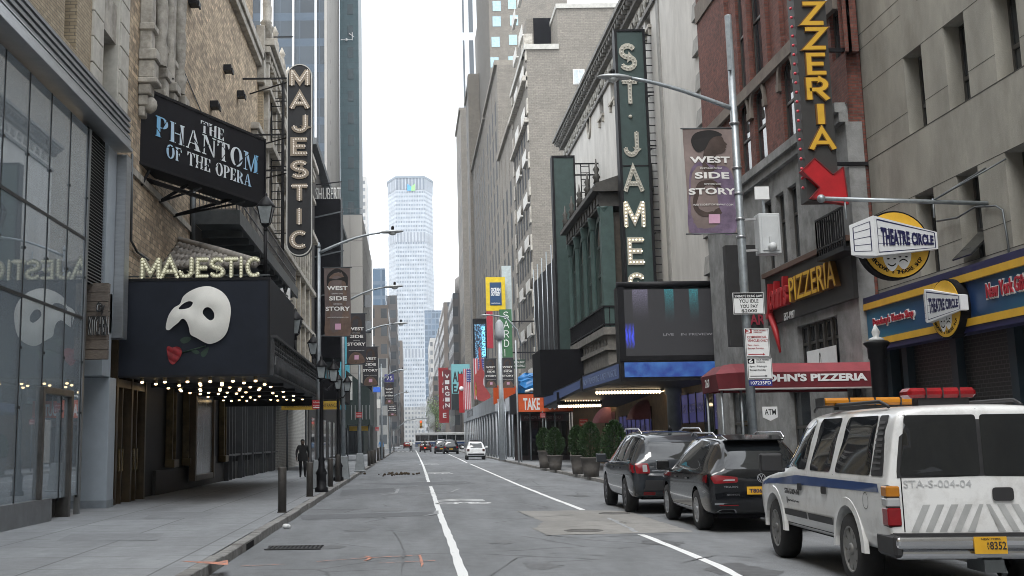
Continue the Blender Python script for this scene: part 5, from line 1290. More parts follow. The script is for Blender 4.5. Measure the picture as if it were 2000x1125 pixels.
# ---------------- theatre-circle signs
def circle_sign(C,s,rot,lab,dp=1):
 """round yellow disc behind a tapering box sign, faces -Y before turning by rot about Z"""
 t=thing('hanging_sign',lab,'sign',C,'round theatre shop signs')
 M=Matrix.Rotation(rot,3,'Z');C=Vector(C)
 w=lambda x,y,z:C+M@Vector((x*s,y*s*(dp if y<0 else 1),z*s))
 def pr(pts,y0,d):mb=MB();mb.prism([w(x,y0,z)for x,z in pts],M@Vector((0,d*s,0)));return mb
 disc=[(.72*math.cos(2*PI*i/40),.72*math.sin(2*PI*i/40))for i in range(40)]
 pr([(x*1.05,z*1.05)for x,z in disc],.02,.3).build('disc_edge',blackm,t)
 pr(disc,0,.018).build('disc_face',yellow,t)
 mb=MB()
 A=[(-.62,-.36),(-.62,.72),(.86,.27),(.86,-.13)]
 B=[(-1.02,.45),(-1.02,-.28)]
 mb.add([w(-.62,-.42,-.30),w(.86,-.12,-.12),w(.86,-.12,.25),w(-.62,-.42,.58),w(-.62,.15,-.30),w(.86,.15,-.12),w(.86,.15,.25),w(-.62,.15,.58),w(-1.0,-.02,-.22),w(-1.0,-.02,.44)],[(0,1,2,3),(1,5,6,2),(5,4,7,6),(3,2,6,7),(0,4,5,1),(8,0,3,9),(8,9,7,4),(9,3,7),(8,4,0)])
 mb.build('sign_box',pm('sign_box_white',(.66,.68,.70),.5,var=.05),t)
 def fp(a,b,d=.006):
  P0,P1,P2,P3=[Vector(q)for q in((-.62,-.42,-.30),(.86,-.12,-.12),(.86,-.12,.25),(-.62,-.42,.58))]
  q=P0.lerp(P1,a).lerp(P3.lerp(P2,a),b);n=(P1-P0).cross(P3-P0).normalized();q=q+n*d;return w(*q)
 vs,fs,_=glyphs('THEATRE CIRCLE',.045,1.05)
 mb=MB();mb.add([fp(.10+.83*x,.24+.5*y,.004+.012*z)for x,y,z in vs],fs);mb.build('lettering',navy,t)
 mb=MB()
 def line(a0,b0,a1,b1,wd=.012):
  if a0==a1:pts=[(a0-wd*.4,b0),(a0+wd*.4,b0),(a1+wd*.4,b1),(a1-wd*.4,b1)]
  else:pts=[(a0,b0-wd),(a1,b1-wd),(a1,b1+wd),(a0,b0+wd)]
  mb.poly([fp(a,b,.003)for a,b in pts])
 for a0,b0,a1,b1,wd in((.05,.92,.96,.92,.02),(.05,.08,.96,.08,.012),(.05,.08,.05,.92,.012),(.96,.08,.96,.92,.02),(.05,.7,.96,.7,.006),(.05,.5,.96,.5,.006),(.05,.3,.96,.3,.006)):line(a0,b0,a1,b1,wd)
 E0,E1,E2,E3=[Vector(q)for q in((-1.0,-.02,-.22),(-.62,-.42,-.30),(-.62,-.42,.58),(-1.0,-.02,.44))];en=(E1-E0).cross(E3-E0).normalized()
 ep=lambda a,b:w(*(E0.lerp(E1,a).lerp(E3.lerp(E2,a),b)+en*.004))
 for b in(.12,.3,.5,.7,.88):mb.poly([ep(.15,b-.008),ep(.85,b-.008),ep(.85,b+.008),ep(.15,b+.008)])
 for a in(.15,.85):mb.poly([ep(a-.02,.12),ep(a+.02,.12),ep(a+.02,.88),ep(a-.02,.88)])
 mb.build('border_line',navy,t)
 mb=MB();S="BROADWAY'S THEATRE SHOP";n=len(S)
 for i,ch in enumerate(S):
  if ch==' ':continue
  a=RAD(212+116*i/(n-1));vs,fs,ar=glyphs(ch,.02);hh_=.085;ww=hh_*min(ar,1.1)if ch!="'" else .02
  cx_,cz_=.60*math.cos(a),.60*math.sin(a);tx=(-math.sin(a),math.cos(a));up=(-math.cos(a),-math.sin(a))
  hb=.6 if ch=="'" else 0;hs_=.4 if ch=="'" else 1
  mb.add([w(cx_+tx[0]*(x-.5)*ww+up[0]*(hb+y*hs_-.5)*hh_,-.003-.006*z,cz_+tx[1]*(x-.5)*ww+up[1]*(hb+y*hs_-.5)*hh_)for x,y,z in vs],fs)
 mb.build('rim_lettering',blackm,t)
 for cx_,cz_,sad,nm,k in((-.13,-.36,1,'smiling_mask',1),(.13,-.32,-1,'sad_mask',0)):
  o=smooth_closed([(cx_-.17,cz_+.18),(cx_,cz_+.13),(cx_+.17,cz_+.18),(cx_+.16,cz_-.02),(cx_+.05,cz_-.2),(cx_-.05,cz_-.2),(cx_-.16,cz_-.02)],4)
  m_=pr(o,-.006-.006*k,.008).build(nm,white,t);mb=MB();yy=-.012-.006*k
  for ex in(-.07,.07):mb.prism([w(cx_+ex+.035*math.cos(2*PI*q/8),yy,cz_+.05+.016*math.sin(2*PI*q/8))for q in range(8)],M@Vector((0,.003,0)))
  mo=[(cx_-.09+.18*q/8,cz_-.07-sad*.05*math.sin(PI*q/8))for q in range(9)];mo+=[(x,z+.028)for x,z in mo[::-1]]
  mb.prism([w(x,yy,z)for x,z in mo],M@Vector((0,.003,0)));mb.build('mask_feature',blackm,m_)
 return t
YC=22.9
Cp=at(1752,478,Y=YC);sc1=(xz(1833,478,YC)[0]-xz(1752,478,YC)[0])/.86
circle_sign((Cp.x-.02,YC,Cp.z),sc1*.95,0,'large yellow disc theatre shop sign hanging from the horizontal steel pole')
Cs=at(1845,603,X=10.92);circle_sign(tuple(Cs),.80,RAD(-86),'small theatre shop sign turned sideways, fixed on the blue fascia',.4)
MB_=MB();MB_.box(Cs.x,XS,Cs.y-.05,Cs.y+.05,Cs.z-.2,Cs.z+.2);tag(MB_.build('sign_bracket',black),'short black bracket holding the small round sign on the blue fascia','bracket')
a=at(1604,388,Y=YC);b=at(1955,397,Y=YC)
pole=thing('sign_pole','horizontal steel pole with ball end projecting from the grey stone wall','sign pole',(b.x,YC,b.z))
mb=MB();mb.tube([(a.x,YC,a.z),(XG+.02,YC,b.z)],.045,10);mb.ball((a.x,YC,a.z),.085,10,8);mb.build('pole',steel,pole)
mb=MB()
for u in(1650,1822):p0=xz(u,392,YC)[0];mb.new();mb.tube([(p0,YC,a.z-.03),(p0,YC,a.z-.42)],.018,6)
mb.build('hanger',steel,pole)
mb=MB()
p1=at(1822,392,Y=YC);p2=at(1965,310,X=XG);p3=at(1925,328,X=XG)
mb.tube([p1,p2],.018,6);mb.new();mb.tube([p1,p3],.018,6);mb.build('stay_wire',dsteel,pole)
mb=MB();mb.tube([at(1830,432,X=XG-.1),at(1870,425,X=XG-.1),at(1905,404,X=XG-.06),at(1945,402,X=XG-.05),at(1958,410,X=XG-.05),at(1968,470,X=XG-.05),at(1975,540,X=XG-.05)],.022,6);mb.build('cable',dsteel,pole)
# ---------------- red brick pizzeria building
XJ=11.05;YJ1=42.6
t=thing('brick_church_building','red brick building with arched windows and grey stone base, housing the pizzeria','building',(XJ+2,35,.14))
zst=yz(1480,336,XJ)[1]
yA1,yA2=yz(1457,300,XJ)[0],yz(1487,280,XJ)[0];ztall=yz(1452,190,XJ)[1]
band0=yz(1450,205,XJ)[1];band1=yz(1450,183,XJ)[1]
zh_t=yz(1470,20,XJ)[1]
holes=[]
tallw=[(yz(1452,120,XJ)[0],1.15),(yz(1477,80,XJ)[0],1.15),(yz(1600,0,XJ)[0],1.1)]
for y,w_ in tallw:holes.append((y-w_/2,y+w_/2,band1+.05,band1+4.2))
arches=[(yA1,1.15),(yA2,1.15),(yz(1543,230,XJ)[0],1.1),(yz(1641,150,XJ)[0],.9)]
zar0,zar1=zst+.1,zst+2.6
for i,(y,w_)in enumerate(arches):holes.append((y-w_/2,y+w_/2,zar0+(1.2 if i==3 else 0),zar1-.01+(1.2 if i==3 else 0)))
mb=MB();holed_wall(mb,XJ,YG+.05,YJ1,zst,30,holes,.35);mb.build('brick_front',redbrick,t)
mb=MB();mb.box(XJ+.36,XJ+8,YG+.06,YJ1-.01,3,30);mb.box(XJ,XJ+.37,YG+.045,YG+.056,3,30);mb.build('brick_side',redbrick,t)
for i,(y,w_)in enumerate(arches):
 dz=1.2 if i==3 else 0
 win=window_unit(t,XJ,y-w_/2,y+w_/2,zar0+dz,zar1-.02+dz,.10,.5)
 mb=MB();r_=w_/2
 for s in(-1,1):
  pts=[(XJ-.002,y+s*r_*math.cos(PI/2*q/6),zar1-r_+r_*math.sin(PI/2*q/6)+dz)for q in range(7)]+[(XJ-.002,y,zar1+.03+dz),(XJ-.002,y+s*r_*1.02,zar1+.03+dz)]
  mb.prism(pts,(.085,0,0))
 mb.build('arch_spandrel',redbrick,t)
 mb=MB();n=12
 for q in range(n):
  a0,a1=PI*q/n,PI*(q+1)/n;R0,R1=r_+.06,r_+.24
  mb.prism([(XJ-.08,y+R*math.cos(a_),zar1-r_+R*math.sin(a_)+dz)for R,a_ in((R0,a0),(R1,a0),(R1,a1),(R0,a1))],(.1,0,0))
 for s in(-1,1):mb.box(XJ-.10,XJ+.02,y+s*(r_+.15)-.12,y+s*(r_+.15)+.12,zar1-r_-.25+dz,zar1-r_+dz)
 mb.build('arch_hood',brownst,t)
for y,w_ in tallw:window_unit(t,XJ,y-w_/2,y+w_/2,band1+.05,band1+4.2,.10,.45)
mb=MB()
for y in(yz(1425,150,XJ)[0],yz(1465,100,XJ)[0]-.0,yz(1500,80,XJ)[0],yz(1528,80,XJ)[0]):mb.new();mb.box(XJ-.12,XJ+.02,y-.22,y+.22,band1+.001,29)
mb.build('brick_pilaster',redbrick,t)
mb=MB();mb.box(XJ-.13,XJ+.01,YG+.05,YJ1,band0,band1);mb.box(XJ-.06,XJ+.01,YG+.05,YJ1,band1+4.3,band1+5.0);mb.build('stone_band',brownst,t)
mb=MB()
mb.box(XJ-.28,XJ+.05,YG+.03,YJ1+.1,zst-.2,zst+.05);mb.box(XJ-.18,XJ+.05,YG+.035,YJ1+.05,zst-.45,zst-.201);mb.build('base_cornice',greybase,t)
bh=[]
zf0=yz(1560,610,XJ-.15)[1];zf1=yz(1560,515,XJ-.15)[1]
for u in(1505,1530,1555):y=yz(u,470,XJ)[0];bh.append((y-.38,y+.38,zf1+.25,zf1+2.35))
bh.append((yz(1640,660,XJ)[0],yz(1560,660,XJ)[0],3.3,zf0-.35));bh.append((YG+.1+.2,yz(1660,800,XJ)[0],.3,3.0));bh.append((yz(1560,800,XJ)[0]-1.1,yz(1545,800,XJ)[0],.15,2.9))
bh.append((yz(1462,820,XJ)[0],yz(1428,820,XJ)[0],.15,3.2))
mb=MB();holed_wall(mb,XJ-.03,YG+.05,YJ1,.14,zst-.45,bh,.4);mb.build('stone_base',greybase,t)
MB().box(XJ-.03,XJ+.38,YG+.03,YG+.049,.14,zst-.45).build('stone_base_return',greybase,t)
for h in bh:window_unit(t,XJ-.03,*h,.14,.62,gm=wglass)
y0,y1=bh[3][0],bh[3][1]
mb=MB()
for k in range(1,5):mb.box(XJ+.05,XJ+.12,y0+(y1-y0)*k/5-.04,y0+(y1-y0)*k/5+.04,bh[3][2],bh[3][3])
mb.build('mullion',winframe,t)
MB().box(XJ+.03,XJ+.045,y0+.4,y1-.5,bh[3][2]+.02,bh[3][2]+.62).build('paper_sheet',white,t)
text(t,'O',(XJ+.025,(y0+y1)/2+.1,bh[3][2]+.1),RW,ZU,.14,.42,ink,.004)
mb=MB();ya,yb=yz(1635,440,XJ)[0],yz(1690,420,XJ)[0];ya,yb=max(ya,yb),min(ya,yb);zr0=yz(1660,478,XJ-.5)[1]
for k in range(13):y=yb+(ya-yb)*k/12;mb.bar((XJ-.55,y,zr0),(XJ-.55,y,zr0+.95),.035)
for k in range(5):x=XJ-.55+.55*k/4;mb.bar((x,ya,zr0),(x,ya,zr0+.95),.035)
for z in(0,.2,.95):mb.bar((XJ-.55,yb,zr0+z),(XJ-.55,ya,zr0+z),.05);mb.bar((XJ-.55,ya,zr0+z),(XJ,ya,zr0+z),.05)
mb.box(XJ-.58,XJ,yb,ya,zr0-.1,zr0-.01);mb.build('iron_balcony',black,t)
yL,yR_=yz(1503,590,XJ-.15)[0],YG+.02
fj=thing('pizzeria_fascia','dark slanted fascia with yellow PIZZERIA channel letters and red script','shop sign',(XJ-.15,33,zf0))
MB().box(XJ-.15,XJ-.031,yR_,yL+.3,zf0-.1,zf1).build('board',pm('fascia_black',(.022,.021,.02),.5),fj)
MB().box(XJ-.24,XJ-.032,yR_,yL+.35,zf1+.001,zf1+.14).build('ledge',pm('rust_ledge',(.09,.05,.035),.8),fj)
yl,yr=yz(1540,570,XJ-.3)[0],yz(1631,545,XJ-.3)[0];z0,z1=yz(1545,590,XJ-.3)[1],yz(1545,540,XJ-.3)[1]
text(fj,'PIZZERIA',(XJ-.16,yl,z0),RW,ZU,yl-yr,z1-z0,pm('letter_side',(.16,.07,.01),.5),.12,.04)
text(fj,'PIZZERIA',(XJ-.285,yl-.02,z0+.02),RW,ZU,yl-yr-.04,z1-z0-.04,yellow,.012,.0)
ys_,ye_=yz(1500,590,XJ-.3)[0],yz(1539,585,XJ-.3)[0]
text(fj,"John's",(XJ-.16,ys_+.25,z0-.25),RW,ZU,ys_-ye_+.2,(z1-z0)*1.5,redp,.16,.03,shear=.3)
mb=MB();zz=z0-.3;mb.tube([(XJ-.22,ys_+.1,zz+.2),(XJ-.22,ys_-.3,zz-.35),(XJ-.22,ys_-.6,zz-1.0)],[.10,.09,.03],6);mb.build('script_tail',redp,fj)
text(fj,'EST-1997',(XJ-.16,yz(1521,600,XJ-.3)[0],z0-.42),RW,ZU,.95,.22,white,.01,.01)
x0,z0=xz(1428,676,36.5);x1,z1=xz(1492,478,36.5)
bs_=thing('bar_sign','tall dark unlit blade sign with red BAR lettering behind the lamp pole','sign',((x0+x1)/2,36.5,z0))
MB().box(x0,x1,36.5,36.85,z0,z1).build('cabinet',pm('dull_black',(.018,.018,.019),.7,var=.3),bs_)
text(bs_,'BAR',(x1-.75,36.49,z0+.65),XR,ZU,.62,.32,pm('dim_red',(.25,.02,.04),.6),.03,.02)
YPz=28.4
x0=at(1570,200,Y=YPz).x;x1=at(1634,200,Y=YPz).x;ztop=xz(1560,-230,YPz)[1];zbt=xz(1590,392,YPz)[1];xm=(x0+x1)/2
x0=at(1564,200,Y=YPz).x;x1=at(1626,200,Y=YPz).x
pz=thing('vertical_sign','black vertical sign with yellow letters, red bulbs on its edge and a red arrow','sign',(xm,YPz,zbt))
MB().box(x0,x1,YPz,YPz+.5,zbt,ztop).build('cabinet',pm('blade_black',(.030,.029,.028),.55),pz)
for ch,u0,v0,u1,v1 in(('A',1584,252,1628,292),('I',1597,203,1609,243),('R',1577,153,1617,195),('E',1577,105,1612,145),('Z',1573,55,1611,96),('Z',1568,5,1606,48),('I',1580,-45,1592,-4),('P',1562,-95,1600,-53)):
 xa,za=xz(u0,v1,YPz-.05);xb,zc_=xz(u1,v0,YPz-.05)
 l=stroke_letter(ch,pz,(xa,YPz-.001,za),xb-xa,zc_-za,pm('letter_side',(.16,.07,.01),.5),.125,.06)
 mb=MB();gw,ls_=STROKE[ch];sx=(xb-xa)/gw
 for k,ln in enumerate(ls_):ribbon(mb,ln,.085,lambda x,y,q,k=k:Vector((xa+x*sx,YPz-.062-q-.0015*k,za+y*(zc_-za))),0,.012)
 mb.build('letter_face',yellow,l)
mb=MB()
for i in range(34):
 z=zbt+.35+i*.245
 if z>ztop:break
 mb.new();mb.ball((x0-.05,YPz+.12,z),.042,7,5)
mb.build('red_bulb',pm('red_bulb_glass',(.5,.05,.07),.2),pz)
pts=[(1566,333),(1591,309),(1627,341),(1647,326),(1657,399),(1585,386),(1601,366)]
P=[at(u,v,Y=YPz-.16)for u,v in pts]
MB().prism(P,(0,.24,0)).build('arrow',pm('arrow_red',(.42,.012,.018),.4,var=.15),pz)
cxx=sum(p.x for p in P)/7;czz=sum(p.z for p in P)/7
mb=MB()
for p,q in zip(P,P[1:]+P[:1]):mb.bar(p+Vector((0,-.01,0)),q+Vector((0,-.01,0)),.025)
mb.build('arrow_rim',pm('arrow_rim',(.16,.008,.01),.5),pz)
mb=MB()
for v in(92,316):z=xz(1640,v,YPz)[1];mb.new();mb.bar((x1,YPz+.25,z),(XG+.3,YPz+.25,z),.09)
mb.build('support_bracket',black,pz)
# ---------------- red awning
Ya=27.75
xa,z0=xz(1410,762,Ya);xe,z1=xz(1745,757,Ya);z0=(z0+z1)/2
z_m=xz(1550,726,Ya)[1];z_t=xz(1550,709,Ya+.45)[1]
aw=thing('awning','long dark red entrance awning lettered for the pizzeria, reaching to the kerb','awning',((xa+xe)/2,Ya+1,z0))
redc=pm('awning_red',(.13,.010,.017),.7,var=.2,sc_=2.5);redl=pm('awning_red_top',(.22,.035,.045),.75,var=.2,sc_=2.5)
prof=[(Ya,z0),(Ya,z_m),(Ya+.45,z_t),(Ya+1.6,z_t),(Ya+2.05,z_m),(Ya+2.05,z0)]
xw=xa+.38;xwall=XJ-.05
mb=MB();vs=[(xw,y,z)for y,z in prof]+[(xwall,y,z)for y,z in prof]
mb.mi=0;mb.add(vs,[(1,0,6,7),(4,10,11,5)]);mb.mi=1;mb.add(vs,[(2,1,7,8),(3,2,8,9),(4,3,9,10)])
end=[(xa,Ya+.25,z0-.02),(xa-.05,Ya+.3,z_m-.02),(xa+.2,Ya+.55,z_t-.03),(xa+.2,Ya+1.5,z_t-.03),(xa-.05,Ya+1.75,z_m-.02),(xa,Ya+1.8,z0-.02)]
mb.mi=0;mb.add([(xw,y,z)for y,z in prof]+end,[(0,1,7,6),(4,5,11,10),(6,7,10,11),(7,8,9,10)]);mb.mi=1;mb.add([(xw,y,z)for y,z in prof]+end,[(1,2,8,7),(2,3,9,8),(3,4,10,9)])
mb.build('canopy',[redc,redl],aw)
ta,tz0=xz(1486,750,Ya);tb,tz1=xz(1693,728,Ya)
text(aw,"JOHN'S PIZZERIA",(ta,Ya-.004,tz0),XR,ZU,tb-ta,tz1-tz0,white,.01,.045)
text(aw,'260',(xa-.06,Ya+1.3,z0+.1),RW,ZU,.4,.2,white,.005,.01)
mb=MB()
for xq,yq in((xa+.08,Ya+.35),(xa+.08,Ya+1.7),(xa+.5,Ya+.2)):mb.new();mb.tube([(xq,yq,.14),(xq,yq,z0+.05)],.03,8)
mb.build('post',steel,aw)
mb=MB();mb.tube([(xa,Ya+.27,z0+.01),(xw,Ya,z0+.01),(xwall,Ya,z0+.01)],.025,6);mb.build('rail',pm('awning_trim',(.4,.38,.37),.6),aw)
Yt=34.5;x0,z0=xz(1491,822,Yt);x1,z1=xz(1518,794,Yt)
q=thing('atm_sign','small white shield-shaped ATM sign under the red awning','sign',((x0+x1)/2,Yt,z0));xm=(x0+x1)/2
MB().prism([(x0,Yt,z1),(x1,Yt,z1),(x1,Yt,z0+.1),(xm,Yt,z0),(x0,Yt,z0+.1)],(0,.05,0)).build('plate',white,q)
text(q,'ATM',(x0+.05,Yt-.004,z0+.2*(z1-z0)+.09),XR,ZU,x1-x0-.1,(z1-z0)*.4,ink,.004,.01)
b=at(1722,800,Y=24.6);x=b.x;zt=xz(1718,652,24.6)[1]
q=thing('lamp_post','stout black lamp post with a clear glass cap in front of the souvenir shop','lamp post',(x,24.6,.14))
MB().lathe([(.22,0),(.2,.5),(.16,.6),(.16,zt-.14-.55),(.19,zt-.14-.5),(.19,zt-.14-.3),(.27,zt-.14-.2),(.22,zt-.14-.15)],(x,24.6,.14),16).build('post',black,q)
MB().lathe([(.16,0),(.15,.06),(.06,.1),(.09,.2),(.01,.36)],(x,24.6,zt-.16),12).build('glass_cap',pm('clear_cap',(.6,.62,.62),.1),q)
# ---------------- white stucco theatre
random.seed(41)
t=thing('white_theatre_building','white stucco theatre with bracketed cornice and green iron loggia behind the vertical bulb sign','building',(13,60,.14))
XT=11.5;YT0=YJ1+.1;YT1=84
zcor=yz(1120,203,10.9)[1]
hl=[]
def tw(u,v0,v1,w_):
 y,z1=yz(u,v0,XT);z0=yz(u,v1,XT)[1];hl.append((y-w_/2,y+w_/2,z0,z1));return hl[-1]
tw(1173,165,232,1.4);tw(1195,135,200,1.4);tw(1263,0,62,1.2);tw(1238,40,110,1.4)
mb=MB();holed_wall(mb,XT,YT0,YT1,4.5,zcor-.2,hl,.4);mb.box(XT+.42,XT+15,YT0+.01,YT1-.01,.1,zcor-.21);mb.box(XT,XT+.43,YT1-.02,YT1,4.5,zcor-.2);mb.build('stucco_wall',stucco,t)
for h in hl:window_unit(t,XT,*h,.3,.5)
mb=MB()
for h in hl:mb.new();mb.box(XT-.15,XT+.02,h[0]-.15,h[1]+.15,h[2]-.16,h[2]);mb.box(XT-.12,XT,h[0]-.05,h[0]+.15,h[2]-.5,h[2]-.161);mb.box(XT-.12,XT,h[1]-.15,h[1]+.05,h[2]-.5,h[2]-.161)
mb.build('window_sill',stone_l,t)
y,z=yz(1151,238,XT);R0=.8
mb=MB()
for q in range(24):
 a0,a1=2*PI*q/24,2*PI*(q+1)/24
 mb.prism([(XT-.1,y+R*.9*math.cos(a_),z+R*1.35*math.sin(a_))for R,a_ in((R0*.72,a0),(R0,a0),(R0,a1),(R0*.72,a1))],(.11,0,0))
oc=mb.build('oculus_wreath',stone_l,t)
MB().prism([(XT-.02,y+.72*R0*.9*math.cos(2*PI*q/20),z+.72*R0*1.35*math.sin(2*PI*q/20))for q in range(20)],(.01,0,0)).build('oculus_pane',wglass,oc)
mb=MB()
mb.box(XT-.75,XT+.1,YT0,YT1+.4,zcor,zcor+.22);mb.box(XT-.62,XT+.1,YT0,YT1+.3,zcor-.16,zcor-.002);mb.box(XT-.42,XT+.1,YT0,YT1+.1,zcor+.222,zcor+.5)
mb.box(XT-.3,XT+.05,YT0,YT1+.05,zcor-.6,zcor-.162);mb.box(XT-.14,XT+.05,YT0,YT1,zcor-1.75,zcor-1.55)
for i in range(62):yy=YT1-.2-i*.66;mb.box(XT-.58,XT-.28,yy-.2,yy,zcor-.42,zcor-.165)
mb.build('cornice',pm('cornice_dark_stone',(.17,.165,.155),.8,var=.3),t)
mb=MB()
for i in range(32):
 yy=YT1-.8-i*1.3;mb.new()
 mb.ball((XT-.05,yy,zcor-1.08),.26,8,5,.4,1,1);mb.tube([(XT-.05,yy-.55,zcor-1.3),(XT-.07,yy-.4,zcor-.85),(XT-.05,yy-.3,zcor-1.2)],.06,5)
mb.build('frieze_relief',pm('frieze_stone',(.34,.33,.30),.85,var=.3,sc_=3),t)
mb=MB()
for k in range(16):
 z=4.8+k*1.45;o=.10 if k%2 else .16
 if z>zcor-2:break
 mb.hexa([(XT-o,YT0+.6,z),(XT-o,YT0+2.1,z),(XT+.02,YT0+2.1,z),(XT+.02,YT0+.6,z),(XT-o*.4,YT0+.6,z+.75),(XT-o*.4,YT0+2.1,z+.75),(XT+.02,YT0+2.1,z+.75),(XT+.02,YT0+.6,z+.75)])
mb.box(XT-.10,XT+.02,YT0,YT0+.5,4.5,zcor-1.8);mb.box(XT-.06,XT+.02,50.8,51.3,8,zcor-1.8)
mb.build('quoin_block',pm('quoin_stone',(.27,.265,.25),.8,var=.2),t,.02)
zmq=3.9
MB().box(XT+.0,XT+.3,YT0,YT1,.14,4.45).build('ochre_base_wall',pm('ochre_wall',(.16,.10,.045),.7,var=.25),t)
mb=MB()
for y0,y1 in((44.6,46.4),(56.5,59),(66.5,70)):mb.new();mb.box(XT-.03,XT+.05,y0,y1,.16,3.1)
mb.build('dark_doorway',dglass,t)
for u0,u1,v0,v1,s in((1212,1271,776,822,"CAN'T MISS"),(1334,1377,772,806,'GET TICKETS'),(1397,1414,780,812,'FROZEN')):
 pass
wins=((1211,1271,800,"CAN'T MISS BROADWAY",1.35,2.75),(1334,1379,790,'GET TICKETS HERE',2.2,3.35),(1398,1414,795,'THE FIRST',1.9,3.2))
for u0,u1,v,s,z0,z1 in wins:
 ya,yb=yz(u0,v,XT)[0],yz(u1,v,XT)[0]
 w_=MB().box(XT-.06,XT+.02,yb,ya,z0,z1).build('lit_window',emis('lit_poster_violet',(.05,.05,.16),.22),t)
 text(t,s,(XT-.065,ya-.1,z0+.35*(z1-z0)),RW,ZU,(ya-yb)*.9,(z1-z0)*.3,pm('pale_lilac',(.3,.3,.4),.5),.006,.0)
 mb=MB();n=max(2,int((ya-yb)/1.1))
 for k in range(n+1):yy=yb+(ya-yb)*k/n;mb.box(XT-.10,XT-.061,yy-.04,yy+.04,z0-.05,z1+.05)
 mb.build('mullion',winframe,w_)
MB().lathe([(.4,0),(.4,.3),(.3,.35),(.28,3.2),(.36,3.3),(.36,3.7)],(XT-.5,49.5,.14),14).build('column',pm('grey_blue_column',(.16,.18,.19),.5),t)
mb=MB()
for y in(57.5,68.5):
 mb.new();vs=[];n=8
 for i in range(n+1):
  for j in range(n+1):
   a=PI*i/n;b=PI/2*j/n;vs.append((XT-.9*math.cos(b)*1.0,y-.9*math.cos(a),2.5+.9*math.sin(a)*math.sin(b)*.0+.95*math.sin(b)*math.sin(a)))
 mb.add(vs,[(i*(n+1)+j,(i+1)*(n+1)+j,(i+1)*(n+1)+j+1,i*(n+1)+j+1)for i in range(n)for j in range(n)],True)
mb.build('domed_canopy',pm('rose_canopy',(.26,.09,.10),.7),t)
# ---- loggia
green=pm('verdigris_green',(.050,.088,.082),.55,var=.2,dirt=(.035,.06,.055));dkgreen=pm('dark_green_iron',(.03,.05,.045),.5)
XLg=9.0;YL0,YL1=54.0,65.5
zr=yz(1185,352,XLg)[1];zc0=yz(1185,636,XLg)[1];za0=yz(1185,728,XLg)[1]
lg=MB();lg.box(XLg+.3,XT,YL0+.3,YL1,zc0,zr-1.0);lg.build('loggia_wall',pm('loggia_brown',(.075,.062,.05),.8,var=.3),t)
mb=MB();mb.box(XLg-.05,XT,YL0-.05,YL1,zc0-.35,zc0-.002);mb.box(XLg+.15,XT,YL0+.15,YL1,za0-.35,zc0-.352);mb.box(XLg+.02,XT,YL0+.02,YL1,zc0-1.05,zc0-.85)
for i in range(12):mb.ball((XLg+.14,YL0+.6+i*.95,zc0-.62),.16,7,5,.4,1,1)
mb.box(XLg+.25,XT,YL0+.2,YL1-.1,za0-.9,za0-.351)
mb.build('stone_apron',pm('apron_stone',(.17,.16,.145),.85,var=.3,dirt=(.10,.095,.085)),t,.02)
def fluted(mb,x,y,z0,z1,r):
 n=24;vs=[];
 for z in(z0,z1):
  for j in range(n):a=2*PI*j/n;rr=r*(1 if j%2 else .86);vs.append((x+rr*math.cos(a),y+rr*math.sin(a),z))
 mb.add(vs,[(j,(j+1)%n,n+(j+1)%n,n+j)for j in range(n)])
 mb.lathe([(r*1.3,0),(r*1.3,.15),(r*1.05,.25)],(x,y,z0),12);mb.lathe([(r,-.65),(r*1.2,-.6),(r*1.1,-.5),(r*1.55,-.1),(r*1.7,0)],(x,y,z1),12)
mb=MB()
for i,y in enumerate((YL0+.25,YL0+3.1,YL0+5.8,YL0+8.5,YL0+11.2)):
 mb.new();fluted(mb,XLg+.2,y,zc0,zr-.75,.19);fluted(mb,XLg+.2,y+.55,zc0,zr-.75,.14)if i else None
mb.new();mb.box(XLg+.02,XLg+.62,YL0+.0,YL0+.5,zc0,zr-.75)
mb.build('column',green,t)
mb=MB()
for i in range(4):
 y=YL0+.25+2.72*i+1.55
 for q in range(10):
  a0,a1=PI*q/10,PI*(q+1)/10
  mb.prism([(XLg+.2,y+R*math.cos(a_),zr-2.2+R*1.1*math.sin(a_))for R,a_ in((.95,a0),(1.2,a0),(1.2,a1),(.95,a1))],(.12,0,0))
 mb.box(XLg+.2,XLg+.3,y-1.2,y-.95,zc0,zr-2.2);mb.box(XLg+.2,XLg+.3,y+.95,y+1.2,zc0,zr-2.2)
 for zz in(zc0+1.2,zc0+2.6,zc0+4.0):mb.box(XLg+.24,XLg+.29,y-.95,y+.95,zz,zz+.12)
 for k in range(5):mb.box(XLg+.24,XLg+.285,y-.8+k*.4,y-.76+k*.4,zc0,zr-2.3)
for xx in(XLg+1.0,XLg+1.9):mb.box(xx,xx+.15,YL0+.2,YL0+.28,zc0,zr-.9)
mb.build('arcade_tracery',dkgreen,t)
mb=MB()
for zz in(.12,.95):mb.bar((XLg-.02,YL0-.02,zc0+zz),(XLg-.02,YL1,zc0+zz),.07);mb.bar((XLg-.02,YL0-.02,zc0+zz),(XLg+2,YL0-.02,zc0+zz),.07)
for i in range(52):mb.bar((XLg-.02,YL0+i*.22,zc0),(XLg-.02,YL0+i*.22,zc0+.95),.035)
for i in range(9):mb.bar((XLg+i*.25,YL0-.02,zc0),(XLg+i*.25,YL0-.02,zc0+.95),.035)
mb.build('iron_railing',black,t)
roofm=pm('loggia_roof_iron',(.065,.062,.056),.6,.2,var=.3)
mb=MB();mb.box(XLg-.02,XT,YL0-.02,YL1,zr-.75,zr-.1);mb.box(XLg-.35,XT,YL0-.35,YL1+.2,zr-.098,zr+.1);mb.box(XLg-.2,XT,YL0-.2,YL1,zr+.102,zr+.32)
for i in range(13):mb.box(XLg-.08,XLg,YL0+i*.9,YL0+i*.9+.5,zr-.65,zr-.2)
